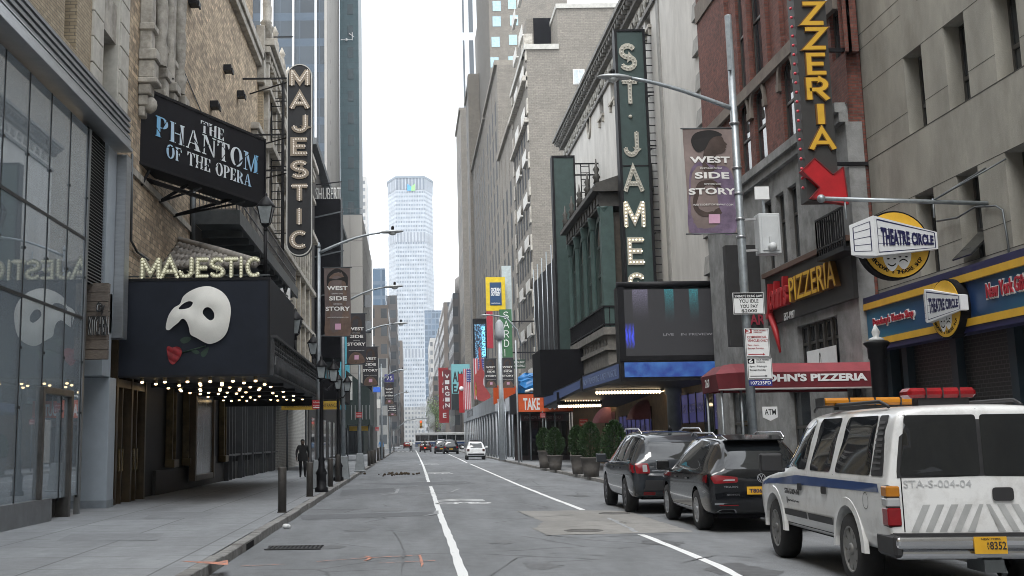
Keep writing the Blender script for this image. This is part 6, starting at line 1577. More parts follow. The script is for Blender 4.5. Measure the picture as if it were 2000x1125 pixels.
mb.prism([(XLg-.2,YL0-.2,zr+.321),(XT,YL0-.2,zr+.321),(XT,YL0-.2,zr+1.2)],(0,YL1-YL0+.2,0))
mb.build('loggia_roof',roofm,t)
mb=MB()
for y in(YL0,YL0+2.8,YL0+5.6,YL0+8.5,YL0+11.2):mb.new();mb.lathe([(.16,0),(.12,.2),(.2,.32),(.08,.5),(.16,.7),(.06,.85),(.02,1.2)],(XLg-.1,y,zr+.32),8)
mb.build('finial',roofm,t)
# ---- vertical bulb sign
YS=52.5
x0,zt=xz(1204,62,YS);x1=xz(1254,62,YS)[0];zb_=xz(1226,640,YS)[1]
sj=thing('vertical_sign','tall dark green vertical sign with bulb letters ST. JAMES, lower bulbs lit','sign',((x0+x1)/2,YS,zb_))
dgr=pm('sign_dark_green',(.032,.058,.055),.5,var=.15)
MB().box(x0,x1,YS,YS+.55,zb_,zt).build('cabinet',dgr,sj)
mb=MB();mb.box(x0-.12,x0,YS-.05,YS+.6,zb_,zt+.1);mb.box(x1,x1+.12,YS-.05,YS+.6,zb_,zt+.1);mb.box(x0,x1,YS-.05,YS+.6,zt+.001,zt+.1);z=xz(1226,324,YS)[1];mb.box(x0,x1,YS-.02,YS,z-.03,z+.03);mb.build('frame',black,sj)
unl=pm('bulb_unlit',(.55,.53,.48),.2);lit=emis('bulb_lit_warm',(1,.84,.58),1.1);lw_=pm('letter_cream_channel',(.40,.385,.33),.5,var=.1)
cx0=(x0+x1)/2
for ch,v0,v1,u,wpx,lamp in(('S',88,136,1226,29,unl),('T',157,203,1230,27,unl),('J',258,304,1233,26,unl),('A',328,374,1237,33,unl),('M',395,443,1239,37,lit),('E',466,515,1242,29,lit),('S',535,583,1244,30,lit)):
 xa,za=xz(u-wpx/2,v1,YS-.01);xb,zc_=xz(u+wpx/2,v0,YS-.01)
 stroke_letter(ch,sj,(xa,YS-.001,za),xb-xa,zc_-za,lw_,.105,.06,True,lamp,.15,.04)
xa,za=xz(1231,228,YS);mb=MB();mb.ball((xa,YS-.03,za),.09,8,6);mb.build('full_stop',lw_,sj)
mb=MB()
for v,vv in((66,90),(178,178),(283,262),(283,310),(450,445)):
 z=xz(1230,v,YS)[1];z2=xz(1230,vv,YS)[1];mb.bar((x1,YS+.3,z),(XT-.4,YS+.2,z2),.07)
for v in(66,178,283,450):z=xz(1230,v,YS)[1];mb.bar((x1,YS+.3,z-.3),(XT,YS+1.2,z+.1),.05);mb.bar((XT-.4,YS+.2,z-.5),(XT-.4,YS+.2,z+.4),.06);mb.bar((XT-.4,YS+.2,z),(XT,YS+.2,z),.06)
mb.build('support_bracket',black,sj)
xl0=xz(1268,300,YS+.2)[0];mb=MB();zA,zB=zb_,xz(1260,60,YS)[1]
for d in(0,.42):mb.bar((xl0+d,YS+.25,zA),(xl0+d,YS+.25,zB),.05)
for i in range(int((zB-zA)/.36)):mb.bar((xl0,YS+.25,zA+i*.36),(xl0+.42,YS+.25,zA+i*.36),.035)
mb.build('service_ladder',black,sj)
# ---- marquee
YQ=43.3
mx0,mzt=xz(1206,560,YQ);mx1=xz(1411,560,YQ)[0];mx1=min(mx1,XT-.01);mzs=xz(1300,704,YQ)[1];mzb0=xz(1300,737,YQ)[1]
mq=thing('theatre_marquee','dark LED screen marquee with blue strip and rows of lit bulbs beneath, right side','marquee',((mx0+mx1)/2,YQ+4,mzb0))
MB().box(mx0,mx1,YQ,YQ+.8,mzs,mzt).build('screen_box',black,mq)
mb=MB();mb.tube([(mx0-.05,YQ,mzt+.06),(mx1+.05,YQ,mzt+.06)],.12,8);mb.box(mx0-.03,mx0+.2,YQ-.08,YQ+.3,mzs,mzt);mb.box(mx1-.18,mx1+.02,YQ-.08,YQ+.3,mzs,mzt);mb.box(mx0,mx1,YQ-.07,YQ,mzs,mzs+.18)
mb.build('screen_frame',black,mq)
lm_=bpy.data.materials.new('led_screen');lm_.use_nodes=True;n_=lm_.node_tree;p=n_.nodes['Principled BSDF'];p.inputs['Base Color'].default_value=(.02,.02,.022,1);p.inputs['Roughness'].default_value=.45
co=n_.nodes.new('ShaderNodeTexCoord');sp=n_.nodes.new('ShaderNodeSeparateXYZ');n_.links.new(co.outputs['Generated'],sp.inputs[0])
def mth(op,a,b=None,c=None):
 n=n_.nodes.new('ShaderNodeMath');n.operation=op
 for i,q in enumerate((a,b,c)):
  if q is None:continue
  if isinstance(q,(int,float)):n.inputs[i].default_value=q
  else:n_.links.new(q,n.inputs[i])
 return n.outputs[0]
def bump_(x,c,w_):return mth('MAXIMUM',mth('SUBTRACT',1,mth('DIVIDE',mth('ABSOLUTE',mth('SUBTRACT',x,c)),w_)),0)
def boxm(x,c,w_):return mth('LESS_THAN',mth('ABSOLUTE',mth('SUBTRACT',x,c)),w_)
sx_,sz_=sp.outputs[0],sp.outputs[2]
ns=n_.nodes.new('ShaderNodeTexNoise');ns.inputs['Scale'].default_value=60;n_.links.new(co.outputs['Generated'],ns.inputs['Vector'])
top=mth('POWER',mth('MAXIMUM',mth('DIVIDE',mth('SUBTRACT',sz_,.45),.55),0),2.0)
grain=mth('MULTIPLY',mth('POWER',ns.outputs['Fac'],2),3)
teal=mth('MULTIPLY',mth('MULTIPLY',mth('ADD',boxm(sx_,.50,.05),boxm(sx_,.77,.05)),top),grain)
viol=mth('MULTIPLY',mth('MULTIPLY',boxm(sx_,.18,.085),top),grain)
wv=n_.nodes.new('ShaderNodeTexWave');wv.inputs['Scale'].default_value=9;wv.inputs['Distortion'].default_value=6;n_.links.new(co.outputs['Generated'],wv.inputs['Vector'])
blu=mth('MULTIPLY',mth('MULTIPLY',boxm(sx_,.05,.05),bump_(sz_,.30,.2)),mth('ADD',wv.outputs['Fac'],.25))
cb=n_.nodes.new('ShaderNodeCombineXYZ')
base=.030
n_.links.new(mth('ADD',base,mth('ADD',mth('MULTIPLY',viol,.22),mth('ADD',mth('MULTIPLY',teal,.02),mth('MULTIPLY',blu,.05)))),cb.inputs[0])
n_.links.new(mth('ADD',base,mth('ADD',mth('MULTIPLY',viol,.20),mth('ADD',mth('MULTIPLY',teal,.30),mth('MULTIPLY',blu,.10)))),cb.inputs[1])
n_.links.new(mth('ADD',base*1.1,mth('ADD',mth('MULTIPLY',viol,.30),mth('ADD',mth('MULTIPLY',teal,.34),mth('MULTIPLY',blu,1.2)))),cb.inputs[2])
n_.links.new(cb.outputs[0],p.inputs['Emission Color']);p.inputs['Emission Strength'].default_value=.24
MB().box(mx0+.2,mx1-.18,YQ-.06,YQ-.001,mzs+.18,mzt-.12).build('led_panel',lm_,mq)
lt_=MB();put_text(lt_,'LIVE    IN PREVIEWS',(mx0+1.6,YQ-.062,mzs+.9),XR,ZU,1.9,.09,.004);lt_.build('screen_text',emis('screen_text_grey',(.15,.15,.16),.4),mq)
bluest=bpy.data.materials.new('blue_led_strip');bluest.use_nodes=True;n2=bluest.node_tree;p2=n2.nodes['Principled BSDF'];p2.inputs['Base Color'].default_value=(.02,.03,.1,1)
co2=n2.nodes.new('ShaderNodeTexCoord');ng=n2.nodes.new('ShaderNodeTexNoise');ng.inputs['Scale'].default_value=3;ng.inputs['Detail'].default_value=6;n2.links.new(co2.outputs['Object'],ng.inputs['Vector'])
rr=n2.nodes.new('ShaderNodeValToRGB');rr.color_ramp.elements[0].position=.35;rr.color_ramp.elements[1].position=.75;rr.color_ramp.elements[0].color=(.01,.04,.26,1);rr.color_ramp.elements[1].color=(.06,.22,.55,1);n2.links.new(ng.outputs['Fac'],rr.inputs[0]);n2.links.new(rr.outputs[0],p2.inputs['Emission Color']);p2.inputs['Emission Strength'].default_value=.24
dimst=emis('dim_blue_strip',(.03,.045,.10),.35)
YQB=53.0;mzb=mzb0-.12
MB().box(mx0-.02,mx1,YQ-.05,YQB,mzb0-.12,mzs-.001).build('canopy',black,mq)
MB().box(mx0+.12,mx1-.1,YQ-.075,YQ-.052,mzb0+.02,mzs-.06).build('front_strip',bluest,mq)
MB().box(mx0-.04,mx0-.021,YQ+.3,YQB-.3,mzb0+.0,mzs-.08).build('side_strip',dimst,mq)
text(mq,'NOW PREVIEWING  A NEW MUSICAL',(mx0-.042,YQB-.6,mzb0+.12),RW,ZU,YQB-YQ-1.3,.26,pm('strip_text',(.16,.20,.3),.5),.006)
P0=(mx0-.02,YQB+.2);P1=(7.45,66.0)
z0a,z0b=mzb0-.05,at(1063,797,Y=66).z;z1a,z1b=mzs-.1,at(1063,773,Y=66).z
mb=MB();mb.hexa([(P0[0],P0[1],z0a),(XT,P0[1],z0a),(XT,P1[1],z0b),(P1[0],P1[1],z0b),(P0[0],P0[1],z1a),(XT,P0[1],z1a),(XT,P1[1],z1b),(P1[0],P1[1],z1b)]);mb.build('far_canopy',black,mq)
mb=MB();mb.hexa([(P0[0]-.02,P0[1]+.4,z0a+.12),(P0[0]+.01,P0[1]+.4,z0a+.12),(P1[0]+.01,P1[1]-.3,z0b+.12),(P1[0]-.02,P1[1]-.3,z0b+.12),(P0[0]-.02,P0[1]+.4,z1a-.08),(P0[0]+.01,P0[1]+.4,z1a-.08),(P1[0]+.01,P1[1]-.3,z1b-.08),(P1[0]-.02,P1[1]-.3,z1b-.08)]);mb.build('far_side_strip',dimst,mq)
x0,z0=xz(1057,760,62);x1,z1=xz(1126,682,62)
MB().box(x0,x1+.4,62,66,z0-.3,z1).build('dark_screen_box',blackm,mq)
warm=emis('canopy_bulb_warm',(1,.78,.5),2.2)
proto=None;r0=WL[mq.name]
rowsb=[]
for(ua,va,ub,vb,n,Y)in((1166,767,1288,765,22,50.5),(1168,758,1262,757,17,50.5),(1092,794,1172,792,18,60),(1104,783,1170,782,14,60)):
 a=at(ua,va,Y=Y);b=at(ub,vb,Y=Y)
 for k in range(n):
  pz_=a.lerp(b,k/(n-1))
  if proto is None:proto=MB().ball(r0,.06,8,6,1,1,1.25).build('canopy_bulb',warm,mq);o=proto
  else:o=dup(proto,mq)
  o.location=pz_-r0
 rowsb.append((a,b))
mb=MB()
for a,b in rowsb:mb.new();mb.box(a.x-.1,b.x+.1,a.y-.05,a.y+.08,max(a.z,b.z)+.10,3.95)
mb.build('bulb_batten',blackm,mq)
tubem=emis('canopy_tube_warm',(1,.72,.40),1.8)
mb=MB()
for(ua,va,ub,vb,X)in((1290,764,1380,741,11.3),(1270,762,1345,741,10.9),(1176,793,1262,770,11.35)):
 a=at(ua,va,X=X);b=at(ub,vb,X=X);mb.new();mb.tube([a,b],.045,6)
mb.build('light_tube',tubem,mq)
YGb=68.5;x0,zt=xz(1081,308,YGb);x1=xz(1119,308,YGb)[0];zb_=xz(1090,690,YGb)[1]
q=thing('blank_blade_sign','plain dark green upright blade sign left of the loggia','sign',((x0+x1)/2,YGb,zb_))
MB().box(x0,x1,YGb,YGb+.7,zb_,zt).build('cabinet',pm('blade_green',(.032,.058,.054),.5,var=.2),q)
mb=MB();mb.box(x0-.12,x0,YGb-.05,YGb+.75,zb_,zt+.12);mb.box(x1,x1+.1,YGb-.05,YGb+.75,zb_,zt+.12);mb.box(x0,x1,YGb-.05,YGb+.75,zt+.001,zt+.12);mb.build('frame',black,q)
mb=MB()
for v in(318,340):z=xz(1100,v,YGb)[1];mb.bar((x1,YGb+.3,z),(XT,YGb+.3,z),.08)
for d in(.5,1.0):mb.bar((x1+d,YGb+.4,zb_+6),(x1+d,YGb+.4,zt-.3),.06)
for i in range(14):mb.bar((x1+.5,YGb+.4,zb_+6+i*.4),(x1+1.0,YGb+.4,zb_+6+i*.4),.04)
mb.build('support_bracket',black,q)
XD=9.0
ya,z1=yz(1094,488,XD);yb,z2=yz(1044,552,XD);ya=max(ya,YGb+.8)
q=thing('netted_scaffold','scaffold draped in black netting beside the green blade sign','scaffold',(10,(ya+yb)/2,.14))
mb=MB();zt0=yz(1094,488,XD)[1];n=14;vs=[]
for i in range(n+1):
 y=ya+(yb-ya)*i/n
 for k in range(9):vs.append((XD+.08*math.sin(i*1.7+k*.9),y,4.6+(zt0-4.6)*k/8))
mb.add(vs,[(i*9+k,(i+1)*9+k,(i+1)*9+k+1,i*9+k+1)[::-1]for i in range(n)for k in range(8)],True)
mb.box(XD+.1,XT-.02,ya+.05,yb,4.6,zt0-.1);mb.build('netting',pm('black_netting',(.014,.015,.018),.85,var=.5,sc_=2.5),q)
mb=MB()
for i in range(6):y=ya+.3+(yb-ya-.5)*i/5;mb.new();mb.tube([(XD-.08,y,4),(XD-.08,y,zt0+.9)],.04,6)
mb.build('scaffold_pole',steel,q)
# ---------------- far right street: canopies, signs, shed
random.seed(51)
Yo=80
x0,z0=xz(1013,806,Yo);x1,z1=xz(1118,769,Yo)
q=thing('shop_canopy','dark shop canopy with orange front panel lettered TAKE','canopy',((x0+x1)/2,Yo+2,z0))
MB().box(x0-.1,x1,Yo+.02,Yo+6,z0,z1+.1).build('canopy_box',black,q)
MB().box(x0,x1,Yo-.03,Yo+.019,z0+.05,z1).build('orange_panel',orange,q)
ta,tz0=xz(1022,801,Yo);tb,tz1=xz(1054,777,Yo);text(q,'TAKE',(ta,Yo-.032,tz0),XR,ZU,tb-ta,tz1-tz0,white,.01,.03)
text(q,'OUT',(tb+.5,Yo-.032,tz0),XR,ZU,(tb-ta)*.8,tz1-tz0,white,.01,.03)
mb=MB()
for i in range(5):mb.new();mb.tube([(x0+.15+i*.85,Yo+.4+(i%2)*2,.14),(x0+.15+i*.85,Yo+.4+(i%2)*2,z0)],.05,6)
mb.build('post',steel,q)
Y2=84
xa,za=xz(1018,822,Y2);xb,zb_=xz(1100,810,Y2)
MB().box(xa,xb,Y2,Y2+.1,za,zb_).build('lower_fascia',pm('dull_maroon',(.09,.04,.045),.7),q);text(q,'WINDOW EXTENDED MENU',(xa+.2,Y2-.004,za+.12),XR,ZU,xb-xa-.4,(zb_-za)*.5,pm('dull_pink',(.35,.28,.28),.6),.008)
MB().box(x0+.2,XT,85.9,86.2,.14,4.4).build('dark_shopfront',pm('dark_shop',(.03,.022,.024),.6,var=.4),q)
mb=MB()
for i in range(5):mb.new();mb.box(x0+.6+i*.75,x0+1.15+i*.75,85.86,85.9,.5,2.9)
mb.build('shop_window',dglass,q)
c=at(1034,747,Y=Yo+2);mb=MB();vs=[];fs=[];n=14;k=8
for i in range(k+1):
 a=PI/2*i/k
 for j in range(n):
  b=2*PI*j/n;rr=1+.16*math.sin(3*b+i)+.1*math.sin(7*b+2*i);e=abs(math.cos(b))**.6*(1 if math.cos(b)>0 else-1);f=abs(math.sin(b))**.6*(1 if math.sin(b)>0 else-1)
  vs.append((c.x+.85*math.cos(a)**.45*e*rr,c.y+.9*math.cos(a)**.45*f*rr,z1+.1+1.35*math.sin(a)**.8*(1+.08*math.sin(4*b))))
mb.add(vs,[(i*n+j,i*n+(j+1)%n,(i+1)*n+(j+1)%n,(i+1)*n+j)for i in range(k)for j in range(n)])
tag(mb.build('tarpaulin',pm('blue_tarpaulin',(.015,.16,.42),.45,var=.3)),'bright blue tarpaulin heap lying on top of the TAKE canopy','tarpaulin')
mb=MB();c2=at(1038,766,Y=Yo+.5)
for i in range(7):mb.ball((c2.x+i*.17-.3,Yo+.4+.1*(i%2),z1+.2+.05*(i%3)),.16,7,5,1.2,1,.8)
tag(mb.build('sandbag_heap',offwhite),'white sacks heaped on the TAKE canopy in front of the tarpaulin','sacks')
Y3=96;x0,z0=xz(964,790,Y3);x1,z1=xz(1000,752,Y3)
q=thing('orange_board','angled orange sign board left of the TAKE canopy','sign',((x0+x1)/2,Y3,z0))
MB().prism([(x0,Y3,z0),(x1+.2,Y3-4,z0+.9),(x1+.2,Y3-4,z1-.3),(x0,Y3,z1)],(.1,.5,0)).build('board',orange,q)
text(q,'T',(x0+.75,Y3-1.7,z0+.75),(1,-1.6,0),ZU,.5,.8,white,.02,.03)
mb=MB()
for i in range(4):mb.new();mb.tube([(x0+.3+i*.5,Y3-1-i*.5,.14),(x0+.3+i*.5,Y3-1-i*.5,z0+.4)],.05,6)
mb.build('post',steel,q)
Ys0,Ys1=101,160;xs=7.25
zb_=yz(960,806,xs)[1];zt=yz(960,776,xs)[1]
q=thing('pavement_shed','pale grey pavement shed on posts beyond the orange boards','shed',(9,130,.14))
MB().box(xs,XT,Ys0,Ys1,zb_,zt).build('parapet',pm('shed_grey',(.27,.29,.31),.6,var=.2,sc_=.6),q)
mb=MB()
for i in range(16):
 y=Ys0+.4+i*3.9;mb.new();mb.tube([(xs+.12,y,.14),(xs+.12,y,zb_)],.08,6);mb.bar((xs+.12,y+.1,zb_-.9),(xs+.12,y+1.2,zb_),.07)
mb.build('post',pm('shed_post',(.34,.36,.38),.6),q)
mb=MB()
for i in range(3):mb.new();mb.tube([(xs+1.2+i*1.2,Ys0+.3,.14),(xs+1.2+i*1.2,Ys0+.3,zb_)],.08,6)
mb.build('end_post',pm('shed_post',(.3,.32,.34),.6),q)
MB().box(xs+1.8,XT,Ys0+3,Ys1,.14,zb_-.1).build('hoarding',pm('shed_hoarding',(.13,.14,.15),.7,var=.5,sc_=1.2,stretch=(1,3,.3)),q)
text(q,'OUTLET STORE',(xs-.005,150,zb_+.35),RW,ZU,14,.9,pm('shed_letter',(.08,.085,.09),.6),.01,.02)
def flat_sign(nm,lab,Y,u0,v0,u1,v1,mt,th=.4,grp=None):
 x0,z0=xz(u0,v1,Y);x1,z1=xz(u1,v0,Y)
 t=thing(nm,lab,'sign',((x0+x1)/2,Y,z0),grp)
 MB().box(x0,x1,Y,Y+th,z0,z1).build('panel',mt,t)
 return t,x0,z0,x1-x0,z1-z0
def frac_text(t,s,Y,x0,z0,w,h,a0,b0,a1,b1,mt,bold=0.0,d=.03):
 return text(t,s,(x0+a0*w,Y-.01,z0+b0*h),XR,ZU,(a1-a0)*w,(b1-b0)*h,mt,d,bold)
ysig=pm('bright_yellow_sign',(.66,.47,.01),.5)
t,x0,z0,w,h=flat_sign('yellow_sign','yellow framed blue sign reading OCEAN ODYSSEY above the green vertical sign',110,950,541,986,607,ysig)
MB().box(x0+.2*w,x0+.8*w,109.95,109.99,z0+.16*h,z0+.84*h).build('blue_screen',emis('ocean_blue',(.01,.05,.13),.25),t)
frac_text(t,'OCEAN',109.95,x0,z0,w,h,.25,.56,.75,.68,white,.04);frac_text(t,'ODYSSEY',109.95,x0,z0,w,h,.25,.44,.75,.55,white,.04);frac_text(t,'NATIONAL',109.95,x0,z0,w,h,.27,.20,.73,.235,white)
t,*_=flat_sign('white_slab','tall blank pale slab rising behind the yellow framed sign',111,983,519,998,640,pm('pale_slab',(.45,.52,.54),.6))
Yg=105;t,x0,z0,w,h=flat_sign('vertical_sign',"narrow green vertical sign with thin outlined letters SARDI'S",Yg,978,604,999,698,pm('restaurant_green',(.03,.11,.045),.6),.6)
for i,ch in enumerate('SARDI'):
 if ch in STROKE:stroke_letter(ch,t,(x0+.3*w,Yg-.02,z0+h*(.80-.195*i)),.45*w if ch!='I' else .1*w,h*.15,pm('thin_letter',(.62,.66,.62),.5),.05,.03)
mb=MB();mb.bar((x0+w,Yg+.3,z0+.75*h),(XT+.2,Yg+.3,z0+.75*h),.12);mb.bar((x0+w,Yg+.3,z0+.1*h),(XT+.2,Yg+.3,z0+.1*h),.12);mb.build('support_bracket',black,t)
Y=104;t,x0,z0,w,h=flat_sign('restaurant_sign','small dark green sign with pale lettering right of the green vertical sign',Y,1003,702,1026,720,pm('sign_deep_green',(.015,.04,.025),.6),.1)
frac_text(t,'RESTAURANT',Y,x0,z0,w,h,.08,.58,.92,.8,offwhite);frac_text(t,'COCKTAILS',Y,x0,z0,w,h,.08,.2,.92,.42,offwhite)
Y=150;lb=bpy.data.materials.new('led_blue_noise');lb.use_nodes=True;n3=lb.node_tree;p3=n3.nodes['Principled BSDF'];p3.inputs['Base Color'].default_value=(.01,.01,.015,1)
c3=n3.nodes.new('ShaderNodeTexCoord');v3=n3.nodes.new('ShaderNodeTexVoronoi');v3.inputs['Scale'].default_value=5;n3.links.new(c3.outputs['Object'],v3.inputs['Vector'])
r3=n3.nodes.new('ShaderNodeValToRGB');r3.color_ramp.elements[0].position=.2;r3.color_ramp.elements[1].position=.6;r3.color_ramp.elements[0].color=(.16,.40,.62,1);r3.color_ramp.elements[1].color=(.006,.01,.03,1);n3.links.new(v3.outputs['Distance'],r3.inputs[0]);n3.links.new(r3.outputs[0],p3.inputs['Emission Color']);p3.inputs['Emission Strength'].default_value=.5
t,x0,z0,w,h=flat_sign('led_sign','tall dark LED sign glittering blue with sideways lettering',Y,925,622,950,702,black,.8)
MB().box(x0+.12*w,x0+.9*w,Y-.06,Y-.001,z0,z0+.86*h).build('led_panel',lb,t)
text(t,'ENCOUNTER',(x0+.62*w,Y-.062,z0+.8*h),(0,0,-1),XR,.75*h,.26*w,emis('led_cyan',(.15,.5,.8),.9),.02,.03)
t,*_=flat_sign('red_strip_sign','slim red and white striped upright sign beside the blue LED sign',140,952,608,962,680,pm('stripe_red',(.40,.03,.05),.5),.5)
Y=196;t,x0,z0,w,h=flat_sign('teal_screen','pale teal billboard with tall dark letters at the avenue corner',Y,883,711,917,800,pm('billboard_dark',(.02,.03,.035),.6),3)
MB().box(x0,x0+w,Y-.05,Y-.001,z0+.35*h,z0+h).build('lit_screen',emis('teal_glow',(.14,.34,.37),.35),t)
frac_text(t,'AM',Y-.05,x0,z0,w,h,.06,.60,.6,.84,ink,.03);frac_text(t,'EA',Y-.05,x0,z0,w,h,.06,.36,.6,.56,ink,.03)
Y=262;t,x0,z0,w,h=flat_sign('red_vertical_sign','tall red vertical sign with white letters far down the avenue',Y,858,718,875,826,redp,1)
for i,ch in enumerate('PALACE'):frac_text(t,ch,Y,x0,z0,w,h,.38,.84-.15*i,.75,.93-.15*i,white,.03)
t,x0,z0,w,h=flat_sign('virgin_sign','red and black upright sign with large white letters beside the red vertical sign',255,867,722,880,800,pm('sign_maroon',(.16,.02,.03),.6),1)
for i,ch in enumerate('VIRGIN'):frac_text(t,ch,255,x0,z0,w,h,.2,.78-.145*i,.8,.88-.145*i,white,.03)
def flag_panel(lab,Y,u0,v0,u1,v1,canton_top=True):
 t,x0,z0,w,h=flat_sign('flag_banner',lab,Y,u0,v0,u1,v1,pm('flag_white',(.6,.56,.58),.6),.1,'hanging flag banners')
 mb=MB();n=4
 for i in range(n):mb.new();mb.box(x0+w*(i+.1)/n,x0+w*(i+.6)/n,Y-.03,Y-.001,z0,z0+h)
 mb.build('stripe',pm('flag_red',(.40,.04,.06),.6),t)
 cz0=z0+h*.68 if canton_top else z0
 MB().box(x0+w*.45,x0+w,Y-.06,Y-.031,cz0,cz0+h*.3).build('canton',pm('flag_blue',(.03,.05,.22),.6),t)
 mb=MB()
 for a in range(3):
  for b in range(5):mb.ball((x0+w*(.54+.19*a),Y-.065,cz0+h*(.03+.055*b)),.055,6,4)
 mb.build('star',white,t)
flag_panel('striped flag banner with blue canton at top, left of the pair beside the pole',148,906,720,919,800,True)
flag_panel('striped flag banner with blue canton, just left of the red guitar shape',142,926,700,945,780,True)
t,x0,z0,w,h=flat_sign('red_poster','tall red poster with pale round emblem left of the striped flag banners',150,897,730,906,806,redp,.2)
MB().lathe([(.01,0),(.28,0),(.28,.04),(.01,.04)],(x0+w/2,149.9,z0+.62*h),14,(0,1,0)).build('emblem',white,t)
Yh=120;cx_,cz_=xz(941,780,Yh);zt=xz(936,682,Yh)[1]
t=thing('guitar_sign','red guitar shaped sign hanging left of the pole banners','sign',(cx_,Yh,cz_))
o=smooth_closed([(cx_-.5,cz_+.1),(cx_-.45,cz_+1.2),(cx_-.7,cz_+2.2),(cx_-.3,cz_+2.9),(cx_-.15,cz_+3.4),(cx_-.22,zt),(cx_+.0,zt),(cx_+.1,cz_+3.3),(cx_+.35,cz_+2.6),(cx_+.15,cz_+1.6),(cx_+.6,cz_+.9),(cx_+.9,cz_+.2),(cx_+.2,cz_-.2)],3)
MB().prism([(x,Yh,z)for x,z in o],(0,.25,0)).build('body',pm('guitar_red',(.33,.05,.05),.5),t)
mb=MB();mb.box(cx_-.62,cx_-.05,Yh+.5,Yh+.6,cz_+.4,cz_+2.6);mb.build('gold_letter_board',pm('gold_board',(.42,.27,.05),.5),t);text(t,'GUITARS',(cx_-.6,Yh+.495,cz_+1.0),XR,ZU,.9,.3,redp,.01,.02)
Yp=88;xp=xz(977,700,Yp)[0];zt=xz(975,640,Yp)[1]
t=thing('street_lamp','grey street lamp on the right kerb far along, with a banner on each side','street lamp',(xp,Yp,.14),'grey street lamps along the street')
MB().tube([(xp,Yp,.14),(xp,Yp,zt)],[.2,.16],10).build('pole',pm('pale_steel',(.42,.45,.47),.5,.3),t)
MB().lathe([(.3,0),(.34,.4),(.3,1.2),(.1,1.5)],(xp,Yp,zt-.9),12).build('dome',pm('dome_grey',(.34,.36,.38),.5),t)
T=at(941,616,Y=Yp);zr=xz(975,660,Yp)[1]
MB().tube([(xp+1.6,Yp,zr-.6),(xp+1.3,Yp,zr+.6),(xp+.5,Yp,T.z-.15),(T.x+.7,Yp,T.z)],.06,6).build('arm',steel,t);lamp_head(t,(T.x-.1,Yp,T.z),(T.x+.7,Yp,T.z))
banner(Yp-.1,948,700,969,757,'grey banner on the left of the distant right lamp pole',1);banner(Yp-.1,980,699,1003,757,'dark banner on the right of the distant right lamp pole',1)
xq=xz(1008,700,78)[0];q=MB();q.tube([(xq,78,.14),(xq,78,xz(1008,665,78)[1])],.06,6);tag(q.build('signal_pole',pm('pale_steel',(.42,.45,.47),.5,.3)),'thin plain grey pole left of the blue tarpaulin','pole')
red_plate(61,1132,818,1148,832,'red parking plate below the bulb rows of the right marquee, upper of two')
red_plate(70,1055,806,1065,816,'red parking plate in front of the TAKE canopy posts')
q=MB();p=at(1139,832,Y=61.05);q.tube([(p.x,61.06,.14),(p.x,61.06,p.z+.4)],.035,6);tag(q.build('sign_post',dsteel),'thin post carrying the red plate under the right marquee bulbs','post')
q=MB();p=at(1060,816,Y=70.05);q.tube([(p.x,70.06,.14),(p.x,70.06,p.z+.4)],.035,6);tag(q.build('sign_post',dsteel),'thin post carrying the red plate before the TAKE canopy','post')
leafm=bpy.data.materials.new('conifer_leaf');leafm.use_nodes=True;nl=leafm.node_tree;pl=nl.nodes['Principled BSDF'];pl.inputs['Roughness'].default_value=.6
oi=nl.nodes.new('ShaderNodeTexCoord');nn=nl.nodes.new('ShaderNodeTexNoise');nn.inputs['Scale'].default_value=9;nn.inputs['Detail'].default_value=4;nl.links.new(oi.outputs['Object'],nn.inputs['Vector'])
rl=nl.nodes.new('ShaderNodeValToRGB');rl.color_ramp.elements[0].position=.3;rl.color_ramp.elements[1].position=.72;rl.color_ramp.elements[0].color=(.010,.028,.007,1);rl.color_ramp.elements[1].color=(.035,.085,.020,1);nl.links.new(nn.outputs['Fac'],rl.inputs[0]);nl.links.new(rl.outputs[0],pl.inputs['Base Color'])
potm=pm('planter_concrete',(.125,.115,.105),.8,var=.2,sc_=4,dirt=(.09,.083,.075))
def planter(u,vb,vt,vrim,wpx,lab,seed):
 random.seed(seed);b=at(u,vb,Z=.14);x,y=b.x,b.y;zr_=xz(u,vrim,y)[1];zt=xz(u,vt,y)[1];R_=wpx/2*y/F
 t=thing('planter',lab,'planter',(x,y,.14),'concrete planters on the right pavement')
 h=zr_-.14
 MB().lathe([(R_*.72,0),(R_*.80,h*.4),(R_*.98,h*.93),(R_*1.03,h*.94),(R_*1.03,h),(R_*.9,h),(R_*.88,h-.08),(.01,h-.07)],(x,y,.14),24).build('pot',potm,t)
 MB().lathe([(R_*.88,0),(.01,.02)],(x,y,zr_-.07),16).build('soil',pm('soil',(.02,.015,.01),.95),t)
 MB().tube([(x,y,zr_-.1),(x,y,zt-.4)],[.05,.02],6).build('stem',pm('bark',(.06,.045,.03),.9),t)
 H=zt-zr_;mb=MB();lumps=[(random.uniform(0,2*PI),random.random(),random.uniform(.8,1.1))for _ in range(26)]
 for i in range(3000):
  f=random.random()**.85;prof=(math.sin(PI*min(1,(f*.90+.10)))**.5)*(1-.22*f)*1.16;a=random.uniform(0,2*PI)
  lump=1+.10*math.sin(5*a+7*f)+.08*math.sin(11*a-13*f)+random.gauss(0,.05)
  rr=R_*1.0*prof*lump*(random.random()**.22);c=Vector((x+rr*math.cos(a),y+rr*math.sin(a),zr_-.03+f*H))
  up=Vector((math.cos(a)*.75+random.gauss(0,.35),math.sin(a)*.75+random.gauss(0,.35),.8+random.gauss(0,.3))).normalized();sd=up.cross(Vector((random.gauss(0,1),random.gauss(0,1),random.gauss(0,1)))).normalized();l=random.uniform(.05,.11);w_=l*.42
  mb.add([c-sd*w_*.5,c+up*l*.5+sd*w_*.6,c+up*l*1.1,c+up*l*.5-sd*w_*.6],[(0,1,2,3)])
 mb.build('foliage',leafm,t)
